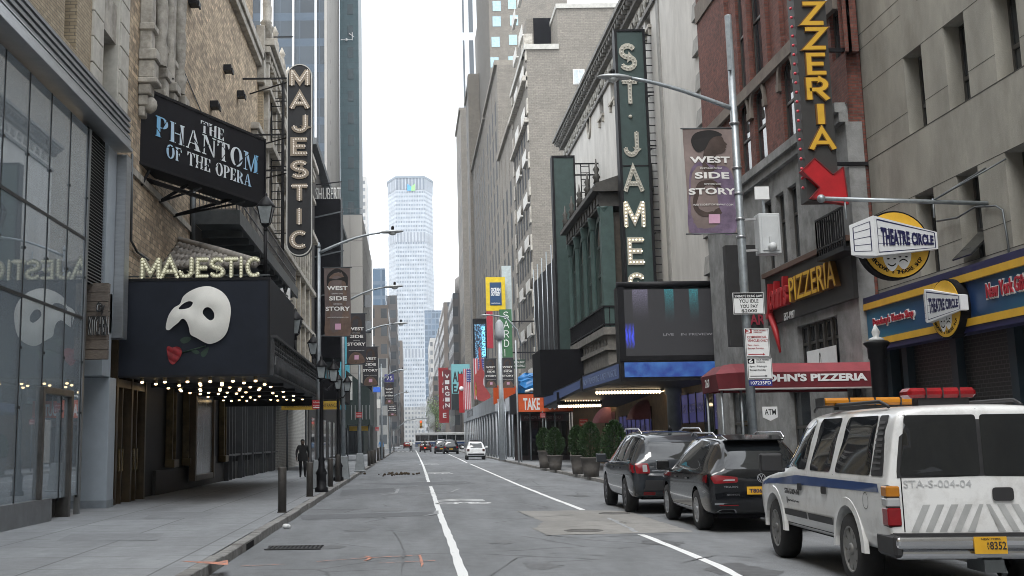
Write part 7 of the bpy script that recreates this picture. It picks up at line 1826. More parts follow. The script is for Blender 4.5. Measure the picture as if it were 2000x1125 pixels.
planter(1064,914,836,880,26,'rear left planter of the pair before the TAKE canopy, clipped conifer',1)
planter(1085,918,835,889,31,'front right planter of the pair before the TAKE canopy, clipped conifer',2)
planter(1129,926,832,889,28,'narrow planter left of the tallest conifer pot',3)
planter(1155,931,825,893,40,'tallest conifer in a wide grey pot, third group from the left',4)
planter(1203,938,822,897,46,'planter half hidden behind the dark grey parked car',5)
# ================================================================ LEFT, BEYOND THE BRICK THEATRE
random.seed(61)
darkwall=brick('dark_theatre_brick',(.07,.062,.055),(.05,.045,.042),(.04,.038,.035),.3,.1,.012,patch=.4)
def blk(name,lab,x0,x1,y0,y1,z1,mt,cat='building',z0=.1,grp=None):
 t=thing(name,lab,cat,((x0+x1)/2,(y0+y1)/2,z0),grp)
 MB().box(x0,x1,y0,y1,z0,z1).build('wall',mt,t);return t
def topz(u,v,Y=None,X=None):return at(u,v,Y=Y,X=X).z
t=blk('dark_theatre_building','dark brick theatre front beyond the black billboard on the left side',BL-12,BL,84.1,128,topz(640,392,X=BL),darkwall)
mb=MB()
for i in range(9):y=88+i*4.2;mb.new();mb.box(BL-.1,BL+.05,y,y+1.3,7,9.4)
mb.build('window',wglass,t)
mb=MB();mb.box(BL-.2,BL+.5,84.2,128,5.4,5.9);mb.box(BL-.2,BL+.6,84.2,128,topz(640,392,X=BL),topz(640,392,X=BL)+.5);mb.build('cornice',dsteel,t)
mb=MB()
for k in range(3):
 z=8+k*3.4;mb.box(BL,BL+1.1,92,104,z,z+.12)
 for i in range(25):mb.bar((BL+1.1,92+i*.5,z),(BL+1.1,92+i*.5,z+1),.04)
 mb.bar((BL+1.1,92,z+1),(BL+1.1,104,z+1),.06);mb.bar((BL+.6,93+k,z),(BL+.6,100,z+3.4),.12)
mb.build('fire_escape',black,t)
MB().box(BL+.0,BL+.06,84.2,128,.14,5.2).build('ground_floor',pm('sooty_front',(.03,.028,.027),.6,var=.5),t)
mb=MB()
for i in range(7):y=86+i*6;mb.new();mb.box(BL+.06,BL+.1,y,y+2.6,.3,3.4)
mb.build('shop_door',dglass,t)
Y=90;x0,z0=xz(612,700,Y);x1,z1=xz(664,388,Y)
t=thing('black_billboard','large black billboard seen edge on with pale lattice letters on top','billboard',((x0+x1)/2,Y,z0))
MB().box(x0,x1,Y,Y+4,z0,z1).build('cabinet',blackm,t)
mb=MB()
for i in range(4):z=z0+(z1-z0)*(i+.5)/4;mb.new();mb.bar((x0,Y-.3,z),(x1+.3,Y-.3,z+.5),.1)
mb.new();mb.bar((x1+.15,Y-.3,z0),(x1+.15,Y-.3,z1),.12)
mb.build('brace',dsteel,t)
text(t,'SHUBERT',(x0+.1,Y+1,z1+.1),XR,ZU,x1-x0-.1,1.0,offwhite,.1,-.01,name='lattice_lettering')
mb=MB();mb.bar((x0-.6,Y+1.1,z1+1.3),(x1+.1,Y+1.1,z1+1.6),.08);mb.bar((x0-.6,Y+1.1,z1-.2),(x0-.6,Y+1.1,z1+1.3),.08);mb.bar((x1,Y+1.1,z1),(x1,Y+1.1,z1+1.6),.08);mb.build('letter_frame',black,t)
t=thing('theatre_canopy','low black canopy with yellow strip signs past the mask marquee','canopy',(-5.2,68,3.4))
MB().box(BL+.02,-3.7,64,74,3.9,5.0).build('canopy_box',blackm,t)
mb=MB();mb.box(-6.9,-3.75,63.9,63.98,3.35,3.8);mb.build('yellow_strip',pm('yellow_strip',(.48,.30,.03),.6),t)
text(t,'STAGE DOOR PARKING ENTRANCE',(-6.7,63.89,3.48),XR,ZU,2.8,.18,ink,.008)
mb=MB()
for x in(-6.6,-5.6,-4.7,-3.9):mb.new();mb.tube([(x,64.1,.14),(x,64.1,3.9)],.05,6);
mb.build('post',dsteel,t)
t=thing('theatre_canopy','dark green canopy with white board, behind the third banner on the left','canopy',(-5,92,4.5))
x0,z0=xz(676,830,92);x1,z1=xz(722,745,92)
MB().prism([(x0,92,z1+.9),(x1,92,z1-.6),(x1,92,z0),(x0,92,z0)],(0,10,0)).build('canopy_box',pm('deep_green_board',(.018,.032,.030),.6),t)
MB().box(x0+.05,x0+.5,91.9,91.99,z0+1.9,z1+.4).build('white_board',offwhite,t)
mb=MB()
for i in range(6):mb.new();mb.box(x0+.4+i*.28,x0+.46+i*.28,91.93,91.99,z0+.4,z0+1.5)
mb.build('canopy_slat',pm('pale_slat',(.25,.26,.26),.6),t)
mb=MB()
for x in(x0+.1,x0+.9,x1-.1):mb.new();mb.tube([(x,92.3,.14),(x,92.3,z0)],.06,6)
mb.build('post',dsteel,t)
q=MB();q.box(x0+.2,x1-.1,93,93.05,z0-.45,z0-.1);tag(q.build('yellow_strip_sign',pm('yellow_strip',(.48,.30,.03),.6)),'short yellow strip sign hanging under the dark green canopy','sign')
for u0,v0,u1,v1,Y,mt,lab,s in((652,640,682,768,112,pm('turquoise_sign',(.10,.42,.52),.6),'turquoise upright sign lettered you live between the first two banners','you live'),(664,768,688,800,108,pm('turquoise_dark',(.05,.24,.32),.6),'darker turquoise panel just below the turquoise upright sign',None)):
 t,x0,z0,w,h=flat_sign('turquoise_sign',lab,Y,u0,v0,u1,v1,mt,.6)
 if s:text(t,s,(x0+.42*w,Y-.01,z0+.05*h),(0,0,1),(-1,0,0),h*.9,w*.3,white,.02,0)
t,x0,z0,w,h=flat_sign('club_sign','dark sign with white letter and gold panel on the far left side',130,713,738,726,790,blackm,.6)
frac_text(t,'HE',130,x0,z0,w,h,.2,.7,.8,.92,white,.02);MB().box(x0+.1*w,x0+.9*w,129.95,129.99,z0+.2*h,z0+.5*h).build('gold_panel',pm('gold_board',(.42,.27,.05),.5),t)
t,x0,z0,w,h=flat_sign('blue_sign','small bright blue sign with white text over dark green front',150,729,756,746,766,pm('bright_blue',(.03,.12,.55),.5),.5)
t,x0,z0,w,h=flat_sign('pale_sign','small white sign below the bright blue sign',148,736,780,746,797,offwhite,.4)
t=blk('green_front_building','low dark green front beneath the small blue sign',-11,-5.4,140,176,topz(728,768,Y=140),pm('deep_green_board',(.018,.032,.030),.6))
mb=MB();mb.new();mb.box(-8,-5.5,139.9,139.99,.3,3.2);mb.build('shop_window',dglass,t)
t=blk('grey_low_building','narrow grey building with two dark windows above the far left banners',-10.5,-5.6,180,204,topz(735,690,Y=180),pm('plain_grey_render',(.24,.24,.235),.8))
mb=MB()
for z in(14,18,22):mb.new();mb.box(-7.2,-5.75,179.9,179.99,z,z+1.9)
mb.build('window',wglass,t)
zc=topz(690,420,Y=176)
cm=pm('tower_concrete',(.34,.325,.30),.85,var=.12,sc_=.2,stretch=(1,1,.3))
t=thing('concrete_building','plain beige concrete block below the teal tower','building',(-9,195,.1))
mb=MB();xa=xz(664,500,176)[0];xb=xz(708,500,176)[0];mb.box(xa-4,xb,176,222,.1,zc);mb.build('wall',cm,t)
mb=MB()
for i in range(9):mb.box(xa-4,xb+.02,175.98,222.0,zc-4-i*4,zc-3.92-i*4)
mb.box(xa+1.5,xa+1.58,175.97,176.1,.2,zc-.1)
mb.build('panel_joint',pm('concrete_joint',(.2,.19,.18),.9),t)
mb=MB();mb.box(xa-4,xb,176,176.05,zc+.01,zc+.1);[mb.bar((xa+i*.8,176,zc),(xa+i*.8,176,zc+1),.05)for i in range(5)];mb.bar((xa,176,zc+1),(xb,176,zc+1),.05);mb.build('roof_rail',dsteel,t)
x0,x1=xz(664,200,195)[0],xz(701,200,195)[0]
t=thing('teal_tower','tall teal green tower with one column of small windows','tower',((x0+x1)/2,205,.1))
MB().box(x0,x1,195,210,.1,130).build('wall',brick('teal_tower_wall',(.045,.095,.11),(.038,.082,.096),(.033,.068,.08),2.2,1.1,.05,.4,patch=.12),t)
mb=MB()
for i in range(31):z=zc+4+i*3.9;mb.new();mb.box(x1-1.9,x1-.9,194.9,194.99,z,z+1.9)
mb.build('window',pm('teal_window',(.03,.055,.065),.2),t)
ap=at(688,72,Y=194.5);mb=MB();mb.bar((x0+.2,194.5,ap.z-.5),(ap.x,194.5,ap.z-.5),.08);mb.bar((ap.x,194.5,ap.z-.6),(ap.x,194.5,ap.z+.8),.12);mb.bar((ap.x-.5,194.5,ap.z+.6),(ap.x+.3,194.5,ap.z),.1);mb.ball((ap.x-1,194.5,ap.z-.5),.25,6,4);mb.build('roof_antenna',white,t)
Yt=165;xa,xb=xz(440,200,Yt)[0],xz(639,200,Yt)[0];xc=xz(663,200,Yt)[0]
t=thing('glass_tower','dark blue glass office tower with slim white vertical fins','tower',((xa+xb)/2,Yt+15,.1))
MB().box(xa,xb-.36,Yt,Yt+30,.1,120).build('curtain_wall',facade('blue_curtain_wall',(.05,.075,.105),(.040,.052,.064),2.9,3.95,.965,.70,.3,.06,.35),t)
MB().box(xb-.35,xb+.012,Yt-.6,Yt+31,.1,120).build('stone_pier',cm,t)
mb=MB()
for u in(489,511,532,573,617,455):x=xz(u,150,Yt)[0];mb.new();mb.box(x-.14,x+.14,Yt-.7,Yt+.02,.2,120)
mb.build('fin',pm('fin_white',(.72,.73,.74),.5,var=.04),t)
mb=MB();x=xz(653,150,Yt)[0]
for i in range(30):mb.box(xb+.01,xb+.03,Yt+6,Yt+7,20+i*3.2,20.5+i*3.2)
mb.build('pier_slot',pm('concrete_joint',(.2,.19,.18),.9),t)
# ================================================================ RIGHT, TALL FRONTS BEYOND THE WHITE THEATRE
tan_b=brick('tan_grey_brick',(.215,.195,.168),(.175,.16,.138),(.14,.13,.115),.45,.16,.016,patch=.22)
slitm=pm('dull_window_slit',(.035,.037,.040),.55,var=.5,sc_=.8,spec=.15)
def wins_(L,w_,h_,X,parent):
 """up to 100 windows as parts, the rest one stuff part"""
 random.shuffle(L);proto=None;r0=WL[parent.name];q=lambda y,z:([(X,y,z),(X,y+w_,z),(X,y+w_,z+h_),(X,y,z+h_)],[(3,2,1,0)])
 for y,z in L[:100]:
  if proto is None:proto=MB().add(*q(r0.y,r0.z)).build('window',slitm,parent);o=proto
  else:o=dup(proto,parent)
  o.location=(0,y-r0.y,z-r0.z)
 if L[100:]:
  mb=MB();[mb.add(*q(y,z))for y,z in L[100:]];mb.build('window_rest',slitm,parent)['kind']='stuff'
def rib_face(parent,X,y0,y1,z0,z1,pitch,mt,wd=2.9,proud=.035,wh=2.85,floor=3.6,zs=None):
 """piers with dark window strips between, on a wall facing the street"""
 mb=MB();n=int((y1-y0)/pitch)
 for i in range(n+1):y=y0+i*pitch;mb.box(X-proud,X,y,min(y+wd,y1),z0,z1)
 mb.build('pier_ribs',mt,parent)
 k=int((z1-z0-2)/floor);wins_([(y0+i*pitch+wd+.1,z0+1+q*floor)for q in range(k)for i in range(n)if(i+1)*pitch<y1-y0],pitch-wd-.2,wh,X-.022,parent)
X0=11.5
za=topz(1055,97,Y=107);zb_=topz(1150,16,Y=107)
t=thing('grey_brick_building','grey brick apartment block with blank end wall and small white balconies','building',(18,115,.1))
MB().box(X0,X0+3.0,107,123,.1,za).build('wall',tan_b,t);MB().box(X0+3.001,X0+16,107.02,123,.1,zb_).build('upper_wall',tan_b,t)
mb=MB();mb.box(X0-.25,X0+3.05,106.8,123,za,za+.5);mb.box(X0+2.9,X0+16,106.85,123,zb_,zb_+.45);mb.build('coping',pm('coping_pale',(.42,.41,.38),.8),t)
wins_([(108+i*2.6,5+k*4.1)for i in range(6)for k in range(int((za-8)/4.1))],1.2,2.4,X0-.03,t)
mb=MB();rail=pm('white_balcony',(.55,.54,.51),.7)
for k in range(12):
 z=7+k*4.1
 for y in((108,111.5),(114.5,118)):mb.new();mb.box(X0-.28,X0,y[0],y[1],z,z+.15);mb.box(X0-.28,X0-.22,y[0],y[1],z+.15,z+1.1)
mb.build('balcony',rail,t)
mb=MB()
for i in range(22):z=za-1-i*2.6;mb.new();mb.box(X0-.12,X0,107,107.8,z,z+1.5);mb.new();mb.box(X0-.12,X0,122,122.8,z,z+1.5)
mb.new();mb.box(X0-.5,X0,107,123,za-3,za-2.6);mb.new();mb.box(X0-.4,X0,107,123,za-7,za-6.7);mb.new();mb.box(X0-.2,X0+.6,107,107.9,za,za+1.6);mb.new();mb.box(X0-.2,X0+.6,109,109.9,za,za+1.3)
mb.build('corner_stone',stone_l,t)
xw,zw=xz(1130,165,107);w_=MB().box(xw-.5,xw+.6,106.95,107.0,zw,zw+1.5).build('window',pm('white_sash',(.6,.6,.58),.6),t)
mb=MB();mb.box(xw-.4,xw+.02,106.93,106.948,zw+.1,zw+1.4);mb.box(xw+.1,xw+.5,106.93,106.948,zw+.1,zw+1.4);mb.build('pane',pm('curtain_pane',(.42,.46,.48),.2),w_)
bp_=at(1048,68,Y=112);MB().box(bp_.x-.3,bp_.x+1.9,111.9,112,za+.5,topz(1048,36,Y=112)).build('roof_panel',blackm,t)
MB().box(X0+.6,X0+3.1,112.01,122,za,topz(1048,36,Y=112)).build('roof_house',tan_b,t)
def ribbed(lab,y0,y1,ztop,xback,pitch=5.2):
 t=thing('ribbed_building',lab,'building',(X0+6,(y0+y1)/2,.1),'ribbed tan office blocks on the right')
 MB().box(X0,X0+xback,y0,y1,.1,ztop).build('wall',tan_b,t)
 rib_face(t,X0,y0,y1,8,ztop-.6,pitch,tan_b)
 MB().box(X0-.35,X0+xback,y0+.01,y1-.01,ztop,ztop+.6).build('parapet',pm('parapet_tan',(.22,.2,.17),.85),t)
 return t
ribbed('tan ribbed office block adjoining the grey brick apartment block',123.05,142,topz(1011,204,X=X0),10)
t=ribbed('taller tan ribbed block with blank end wall, second beyond the grey brick block',142.05,166,topz(982,126,Y=142),9)
ribbed('lower tan ribbed block, third beyond the grey brick block',166.05,200,topz(952,232,Y=166),12)
t=ribbed('tan corner block with tall stone pier at the avenue',200.05,218,topz(930,150,Y=200),8)
MB().box(X0-.5,X0+1.7,199.8,202,.1,topz(926,146,Y=200)).build('corner_pier',tan_b,t)
ribbed('dark far ribbed block right at the avenue corner',240.05,262,topz(915,215,Y=240),8,5.2)
t=thing('setback_tower','tall tan brick tower rising behind the ribbed blocks with windows coloured as reflected sky','tower',(23,185,.1))
Yb=172;xa=xz(957,100,Yb)[0]
MB().box(xa,xa+12,Yb,Yb+30,.1,110).build('wall',tan_b,t)
mb=MB();sky_w=pm('painted_sky_pane',(.34,.48,.54),.12)  # pale blue base colour paints the sky's reflection into the panes
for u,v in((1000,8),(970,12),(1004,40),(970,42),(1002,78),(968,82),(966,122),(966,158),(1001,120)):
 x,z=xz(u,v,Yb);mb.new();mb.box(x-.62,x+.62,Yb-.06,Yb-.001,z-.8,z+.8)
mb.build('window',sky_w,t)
t2=thing('setback_tower','lower stepped wing of tan tower with single windows coloured as reflected sky, near the white tower','tower',(20,205,.1))
Yc=206;xa=xz(936,150,Yc)[0]
MB().box(xa,xa+9,Yc,Yc+10,.1,topz(936,60,Yc)if False else topz(940,40,Y=Yc)).build('wall',tan_b,t2)
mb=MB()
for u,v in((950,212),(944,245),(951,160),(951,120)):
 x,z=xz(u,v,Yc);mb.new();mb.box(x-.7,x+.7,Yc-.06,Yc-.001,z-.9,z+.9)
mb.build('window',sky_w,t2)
xa,xb=xz(904,100,420)[0],xz(962,100,420)[0]
t=blk('white_tower','slim white tower with dark vertical window bands at the top of the right side',xa,xb+8,420,470,topz(930,-40,Y=420),facade('white_tower_bands',(.50,.52,.54),(.05,.06,.07),3.3,30,.5,.9,.6,.1,.2),'tower')
fdk=facade('far_brown_fronts',(.12,.10,.085),(.05,.055,.06),2.6,3.8,.5,.55,.8,.2,.5)
fdk2=facade('far_dark_fronts',(.075,.07,.068),(.035,.04,.045),3.0,4.0,.55,.55,.8,.2,.5)
fgr=facade('far_grey_fronts',(.26,.26,.25),(.09,.10,.11),2.8,3.9,.55,.5,.8,.2,.4)
fbl=facade('far_blue_glass',(.13,.17,.22),(.09,.13,.18),2.4,3.8,.8,.75,.3,.1,.3)
flt=facade('far_pale_fronts',(.42,.41,.39),(.15,.16,.17),2.6,3.8,.5,.5,.8,.2,.3)
def far(lab,u0,u1,vt,Y,mt,dp=40,nm='far_building',X=None,back=25):
 """box whose camera side spans u0..u1; if X the street side lies on that plane"""
 xa=xz(u0,vt,Y)[0];xb=xz(u1,vt,Y)[0]
 t=blk(nm,lab,xa,xb,Y,Y+dp,topz((u0+u1)/2,vt,Y=Y),mt,'building',grp='distant buildings at the street end');return t
far('dark brown building with water tank at the far right of the avenue',884,915,572,262.1,fdk2,30)
c=at(893,545,Y=268);q=thing('water_tank','rooftop water tank on the dark brown far right building','water tank',(c.x+1,268,c.z-3))
MB().lathe([(1.6,0),(1.6,3.4),(.1,4.6)],(c.x+1,268,topz(900,572,Y=262)+.5),12).build('tank',pm('tank_grey',(.2,.19,.18),.8),q)
far('brown building left of the water tank building',866,886,590,330,fdk,50)
far('narrow dark building by the red vertical sign',856,868,640,420,fdk2,80)
far('stepped pale building under the blue glass slab',840,866,660,520,flt,60)
far('bluish glass slab right of the great pale tower',829,866,606,760,fbl,40)
far('brown brick building with a sloped edge at the distant right',845,858,735,440,fdk,70)
far('small grey building above the far end of the bus',835,850,775,600,fgr,60)
far('blue glass building at the left above the far banners',728,752,524,300,fbl,30)
far('brown flat-topped building across the avenue on the left',728,758,596,250,fdk,30)
far('slim black tower left of the great pale tower',752,775,577,340,fdk2,40)
far('beige building low across the avenue on the left',726,757,700,245,fgr,4)
far('distant brownish building beside the great pale tower foot',772,786,665,520,fdk,80)
far('tall faint pale tower seen beside the teal tower',700,716,345,600,flt,30)
far('narrow mixed grey fronts at the far left kerb',757,776,760,430,fgr,90)
far('second narrow brown front at the far left kerb',770,782,770,600,fdk,90)
# ---------------- great pale tower at the end of the street
YM_=1085;P=lambda u,v:xz(u,v,YM_)
xl,xr=P(759.5,600)[0],P(849.5,600)[0];xi,xj=P(775.5,600)[0],P(832.5,600)[0];zt=P(803,344)[1];zs=P(803,360)[1]
t=thing('octagonal_tower','huge pale concrete slab tower closing the end of the street','tower',((xl+xr)/2,YM_+20,0))
fm=facade('pale_tower_grid',(.34,.365,.395),(.13,.16,.195),1.55,4.05,.64,.46,.8,.15,.35)
def octo(z0,z1,g=0.0,zs0=None):
 pts=[(xl-g,YM_+22),(xi-g*.4,YM_-g),(xj+g*.4,YM_-g),(xr+g,YM_+22),(xr+g,YM_+40),(xl-g,YM_+40)]
 return[(x,y,z0)for x,y in pts],z1-z0
bands=[(P(803,463)[1],9),(P(803,690)[1],8)]
p,h=octo(0,zt-13);MB().prism(p,(0,0,h)).build('shaft',fm,t)
for zc_,hh_ in bands:
 p,h=octo(zc_-hh_/2,zc_+hh_/2,.3);MB().prism(p,(0,0,h)).build('plant_floor',facade('tower_plant_band',(.34,.36,.385),(.16,.18,.21),3.1,40,.5,1.1,.8,.5,.1),t)
p,h=octo(zt-12.99,zt-2,.3);MB().prism(p,(0,0,h)).build('crown',facade('tower_crown_slots',(.30,.325,.355),(.10,.12,.15),3.1,60,.62,1.2,.8,.4,.2),t)
p,h=octo(zt-1.99,zt,1.0);MB().prism(p,(0,0,h)).build('cap',pm('tower_cap',(.17,.20,.23),.7),t)
ex,ez=P(803,366);em=thing('tower_emblem','blue and green folded emblem high on the great pale tower','emblem',(ex,YM_-1,ez-3.6))
MB().prism([(ex-3.6,YM_-.9,ez-3.4),(ex-3.6,YM_-.9,ez+3.4),(ex+.2,YM_-.9,ez+.2),(ex-.1,YM_-.9,ez-3.4)],(0,-.3,0)).build('blue_half',pm('emblem_blue',(.02,.28,.62),.5),em)
MB().prism([(ex-.05,YM_-.95,ez-3.4),(ex+.25,YM_-.95,ez+.2),(ex+3.6,YM_-.95,ez+3.4),(ex+3.6,YM_-.95,ez-3.4)],(0,-.3,0)).build('green_half',pm('emblem_green',(.22,.55,.12),.5),em)
far('pale station building with regular windows at the foot of the great tower',780,836,795,1020,fgr,40)
random.seed(9)
c=at(850,800,Y=320);q=thing('street_tree','pale green young tree beyond the avenue, below the blue glass slab','tree',(c.x,320,0))
MB().tube([(c.x,320,0),(c.x+.2,320,5),(c.x,320,11)],[.25,.18,.05],7).build('trunk',pm('bark',(.06,.045,.03),.9),q)
mb=MB()
for i in range(1600):
 a=random.uniform(0,2*PI);b=random.gauss(0,.5);r=3.2*random.random()**.4;p0=Vector((c.x+r*math.cos(a)*math.cos(b)*.8,320+r*math.sin(a),9+r*1.7*math.sin(b)))
 n1=Vector((random.gauss(0,1),random.gauss(0,1),random.gauss(0,1))).normalized();n2=n1.cross(Vector((0,.3,1))).normalized();mb.add([p0,p0+n1*.3+n2*.12,p0+n1*.6,p0+n1*.3-n2*.12],[(0,1,2,3)])
mb.build('crown',pm('young_leaf',(.16,.22,.09),.7,var=.4),q)
blk('reflection_blocker','unseen block added behind the viewer to darken window reflections',-60,60,-175,-160,28,fdk)  # added out of view to block the bright horizon in car-glass reflections
# ================================================================ VEHICLES (built facing +Y, rear bumper at y = 0, then moved)
random.seed(71)
def cpaint(nm,c,rough=.25,var=.04,dirt=None):return pm(nm,c,rough,0,var,2.0,spec=.3,coat=.6,dirt=dirt,dscale=2.5)
tailred=pm('tail_lamp_red',(.20,.006,.010),.15,var=.2);amber=pm('amber_lens',(.42,.16,.012),.2,var=.15);clearl=pm('clear_lens',(.35,.36,.37),.12)
plastic=pm('dark_plastic',(.02,.02,.022),.55);carglass=pm('tinted_car_glass',(.010,.012,.014),.03,var=.2,spec=.9)
def rnd(P,r=.06,n=4):
 Q=[];k=len(P);P=[Vector(p)for p in P]
 for i in range(k):
  a,b,c=P[i-1],P[i],P[(i+1)%k];d0=(a-b);d1=(c-b);q=min(r,d0.length*.45,d1.length*.45)
  s=b+d0.normalized()*q;e=b+d1.normalized()*q
  for j in range(n+1):t=j/n;Q.append(s*(1-t)**2+b*2*t*(1-t)+e*t*t)
 return Q
AXD={'L':((-4,None,None),(1,0,0)),'R':((4,None,None),(-1,0,0)),'B':(None,(0,1,0)),'F':(None,(0,-1,0)),'T':(None,(0,0,-1))}
def cast(bvh,ax,a,b):
 if ax in 'LR':o=Vector((-4 if ax=='L' else 4,a,b))
 elif ax in 'BF':o=Vector((a,-4 if ax=='B' else 12,b))
 else:o=Vector((a,b,6))
 d=Vector(AXD[ax][1]);h=bvh.ray_cast(o,d)[0]
 return h,d
def panel(car,poly,ax,mt,name,off=.006,res=.14,parent=None):
 bvh,root=car;P=[Vector(p)for p in poly];n=len(P);E=[(i,(i+1)%n)for i in range(n)]
 a0=min(p.x for p in P);a1=max(p.x for p in P);b0=min(p.y for p in P);b1=max(p.y for p in P);pts=list(P)
 i=a0+res*.5
 while i<a1:
  j=b0+res*.5
  while j<b1:pts.append(Vector((i,j)));j+=res
  i+=res
 r=geometry.delaunay_2d_cdt(pts,E,[],1,1e-5);vs=[];last=None
 for p in r[0]:
  h,d=cast(bvh,ax,p.x,p.y)
  if h is None:h=last if last is not None else Vector((0,0,0))
  last=h;vs.append(h-d*off)
 mb=MB();fs=[list(f)for f in r[2]];dv=Vector(AXD[ax][1])
 for f in fs:
  if(vs[f[1]]-vs[f[0]]).cross(vs[f[2]]-vs[f[0]]).dot(dv)>0:f.reverse()
 mb.add(vs,fs,True)
 m_=len(mb.v);rim=[i for i in range(min(n,len(vs)))]
 return mb.build(name,mt,parent or root)
def ptext(car,s,ax,a0,b0,w,h,mt,bold=0.0,off=.009,flip=False):
 bvh,root=car;vs,fs,_=glyphs(s,bold);out_=[];last=Vector((0,0,0))
 for x,y,z in vs:
  a=a0-x*w if flip else a0+x*w;q,d=cast(bvh,ax,a,b0+y*h);q=q or last;last=q;out_.append(q-d*(off+.003*z))
 mb=MB();mb.add(out_,fs);return mb.build('lettering',mt,root)
def wheel(root,x,y,R_,wd,mt,side=-1,spokes=5,hub=.62,dull=None):
 mb=MB();w2=wd/2
 mb.lathe([(R_*.62,-w2),(R_*.93,-w2),(R_,-w2*.7),(R_,w2*.7),(R_*.93,w2),(R_*.62,w2)],(x,y,R_),28,(1,0,0),cap=False);mb.lathe([(R_*.6,-.01),(R_*.6,.01)],(x,y,R_),20,(1,0,0));t=mb.build('wheel',rubber,root)
 mb=MB();f=side*w2
 mb.lathe([(R_*.66,f*.97),(R_*.62,f*1.03),(R_*.58,f*.9),(R_*.55,f*.45),(.01,f*.4)],(x,y,R_),24,(1,0,0),cap=False)
 for k in range(spokes):
  a=2*PI*k/spokes+.3;c_,s_=math.cos(a),math.sin(a)
  for q in((-.06,.06),)if spokes<9 else((-.04,.04),):
   p0=Vector((x+f*.85,y+c_*R_*.1,R_+s_*R_*.1));p1=Vector((x+f*.92,y+c_*R_*.6,R_+s_*R_*.6));n=Vector((0,-s_,c_));k0,k1=R_*.13,R_*(.15 if spokes<9 else .06)
   dx=Vector((-f*.3,0,0));mb.hexa([p0-n*k0,p0+n*k0,p0+n*k0+dx,p0-n*k0+dx,p1-n*k1,p1+n*k1,p1+n*k1+dx,p1-n*k1+dx])
 mb.lathe([(R_*.17,f*.6),(R_*.17,f*.98),(R_*.12,f*1.05),(.01,f*1.06)],(x,y,R_),12,(1,0,0),cap=False)
 mb.build('rim',mt,t)
def car_body(name,lab,cat,st,wheels,R_,mt,gap=.055,grp=None,creasez=0):
 """st: stations (y, z_bottom, z_belt, z_roof, half_sill, half_belt, half_roof)"""
 root=thing(name,lab,cat,(0,0,0),grp);me=bpy.data.meshes.new('b');bm=bmesh.new();rings=[]
 for(y,zb,zl,zr,hs,hb,hr)in st:
  H=[(hs*.85,zb),(hs,zb+.03),(hb*.985,zb+.30*(zl-zb)),(hb,zb+.62*(zl-zb)),(hb*.985,zl-.03),(hb*.97,zl),(hb*.97+(hr-hb*.97)*.5,zl+(zr-zl)*.5),(hr,zr-.10*min(1,(zr-zl)/.3)),(hr-.06,zr-.03*min(1,(zr-zl)/.3)),(hr*.6,zr+.012),]
  pts=[(-a,b)for a,b in H]+[(a,b)for a,b in H[::-1]]
  rings.append([bm.verts.new((a,y,b))for a,b in pts])
 n=len(rings[0])
 for a,b in zip(rings,rings[1:]):
  for j in range(n):bm.faces.new((a[j],a[(j+1)%n],b[(j+1)%n],b[j]))
 bm.faces.new(rings[0][::-1]);bm.faces.new(rings[-1]);bmesh.ops.recalc_face_normals(bm,faces=bm.faces)
 for f in bm.faces:f.smooth=True
 bm.to_mesh(me);bm.free();o=bpy.data.objects.new('tmp',me);col.objects.link(o)
 s=o.modifiers.new('s','SUBSURF');s.levels=2;s.render_levels=2
 cut=MB()
 for y in wheels:
  for sx in(-1,1):cut.lathe([(R_+gap,-.32),(R_+gap,.32)],(sx*st[len(st)//2][5],y,R_+.02),32,(1,0,0))
 cm_=bpy.data.meshes.new('c');cm_.from_pydata(cut.v,[],cut.f);co_=bpy.data.objects.new('cut',cm_);col.objects.link(co_)
 bmc=bmesh.new();bmc.from_mesh(cm_);bmesh.ops.recalc_face_normals(bmc,faces=bmc.faces);bmc.to_mesh(cm_);bmc.free()
 b=o.modifiers.new('b','BOOLEAN');b.operation='DIFFERENCE';b.object=co_;b.solver='EXACT'
 dg=bpy.context.evaluated_depsgraph_get();me2=bpy.data.meshes.new_from_object(o.evaluated_get(dg));bvh=BVHTree.FromPolygons([v.co for v in me2.vertices],[tuple(p.vertices)for p in me2.polygons])
 bpy.data.objects.remove(o);bpy.data.objects.remove(co_);me2.materials.clear();me2.materials.append(mt)
 for p in me2.polygons:p.use_smooth=True
 bo=bpy.data.objects.new('body',me2);col.objects.link(bo);bo.parent=root;WL[bo.name]=Vector((0,0,0))
 e=bo.modifiers.new('e','EDGE_SPLIT');e.split_angle=RAD(50)
 MB().box(-st[2][4]*.8,st[2][4]*.8,.3,st[-1][0]-.4,st[2][1]-.06,st[2][1]+.10).build('underbody',blackm,root)
 return(bvh,root)
def seam(car,P,ax='L',w=.010,mt=None):
 for(a0,b0),(a1,b1)in zip(P,P[1:]):
  d=Vector((a1-a0,b1-b0));n=Vector((-d.y,d.x)).normalized()*w/2
  panel(car,[(a0-n.x,b0-n.y),(a1-n.x,b1-n.y),(a1+n.x,b1+n.y),(a0+n.x,b0+n.y)],ax,mt or blackm,'panel_gap',.003,.2)
def mirror_(root,y,z,hb,mt,w=.24,h=.2):
 for s in(-1,1):
  mb=MB();mb.bar((s*hb,y,z),(s*(hb+.14),y-.02,z+.03),.05);mb.box(s*(hb+.20)-w/2,s*(hb+.20)+w/2,y-.10,y+.04,z+.10-h/2,z+.10+h/2);mb.build('wing_mirror',mt,root,.045,3)
def plate_y(car,a,b,w,h,s,mt):
 p=panel(car,[(a,b),(a+w,b),(a+w,b+h),(a,b+h)],'B',mt,'number_plate',.03,.5);ptext(car,s,'B',a+w*.08,b+h*.22,w*.84,h*.5,navy,.02,.034);return p
def finish(car,x,y,rz=0):car[1].location=(x,y,.002);car[1].rotation_euler=(0,0,rz)
nyp=pm('plate_yellow',(.62,.34,.02),.4,var=.12)
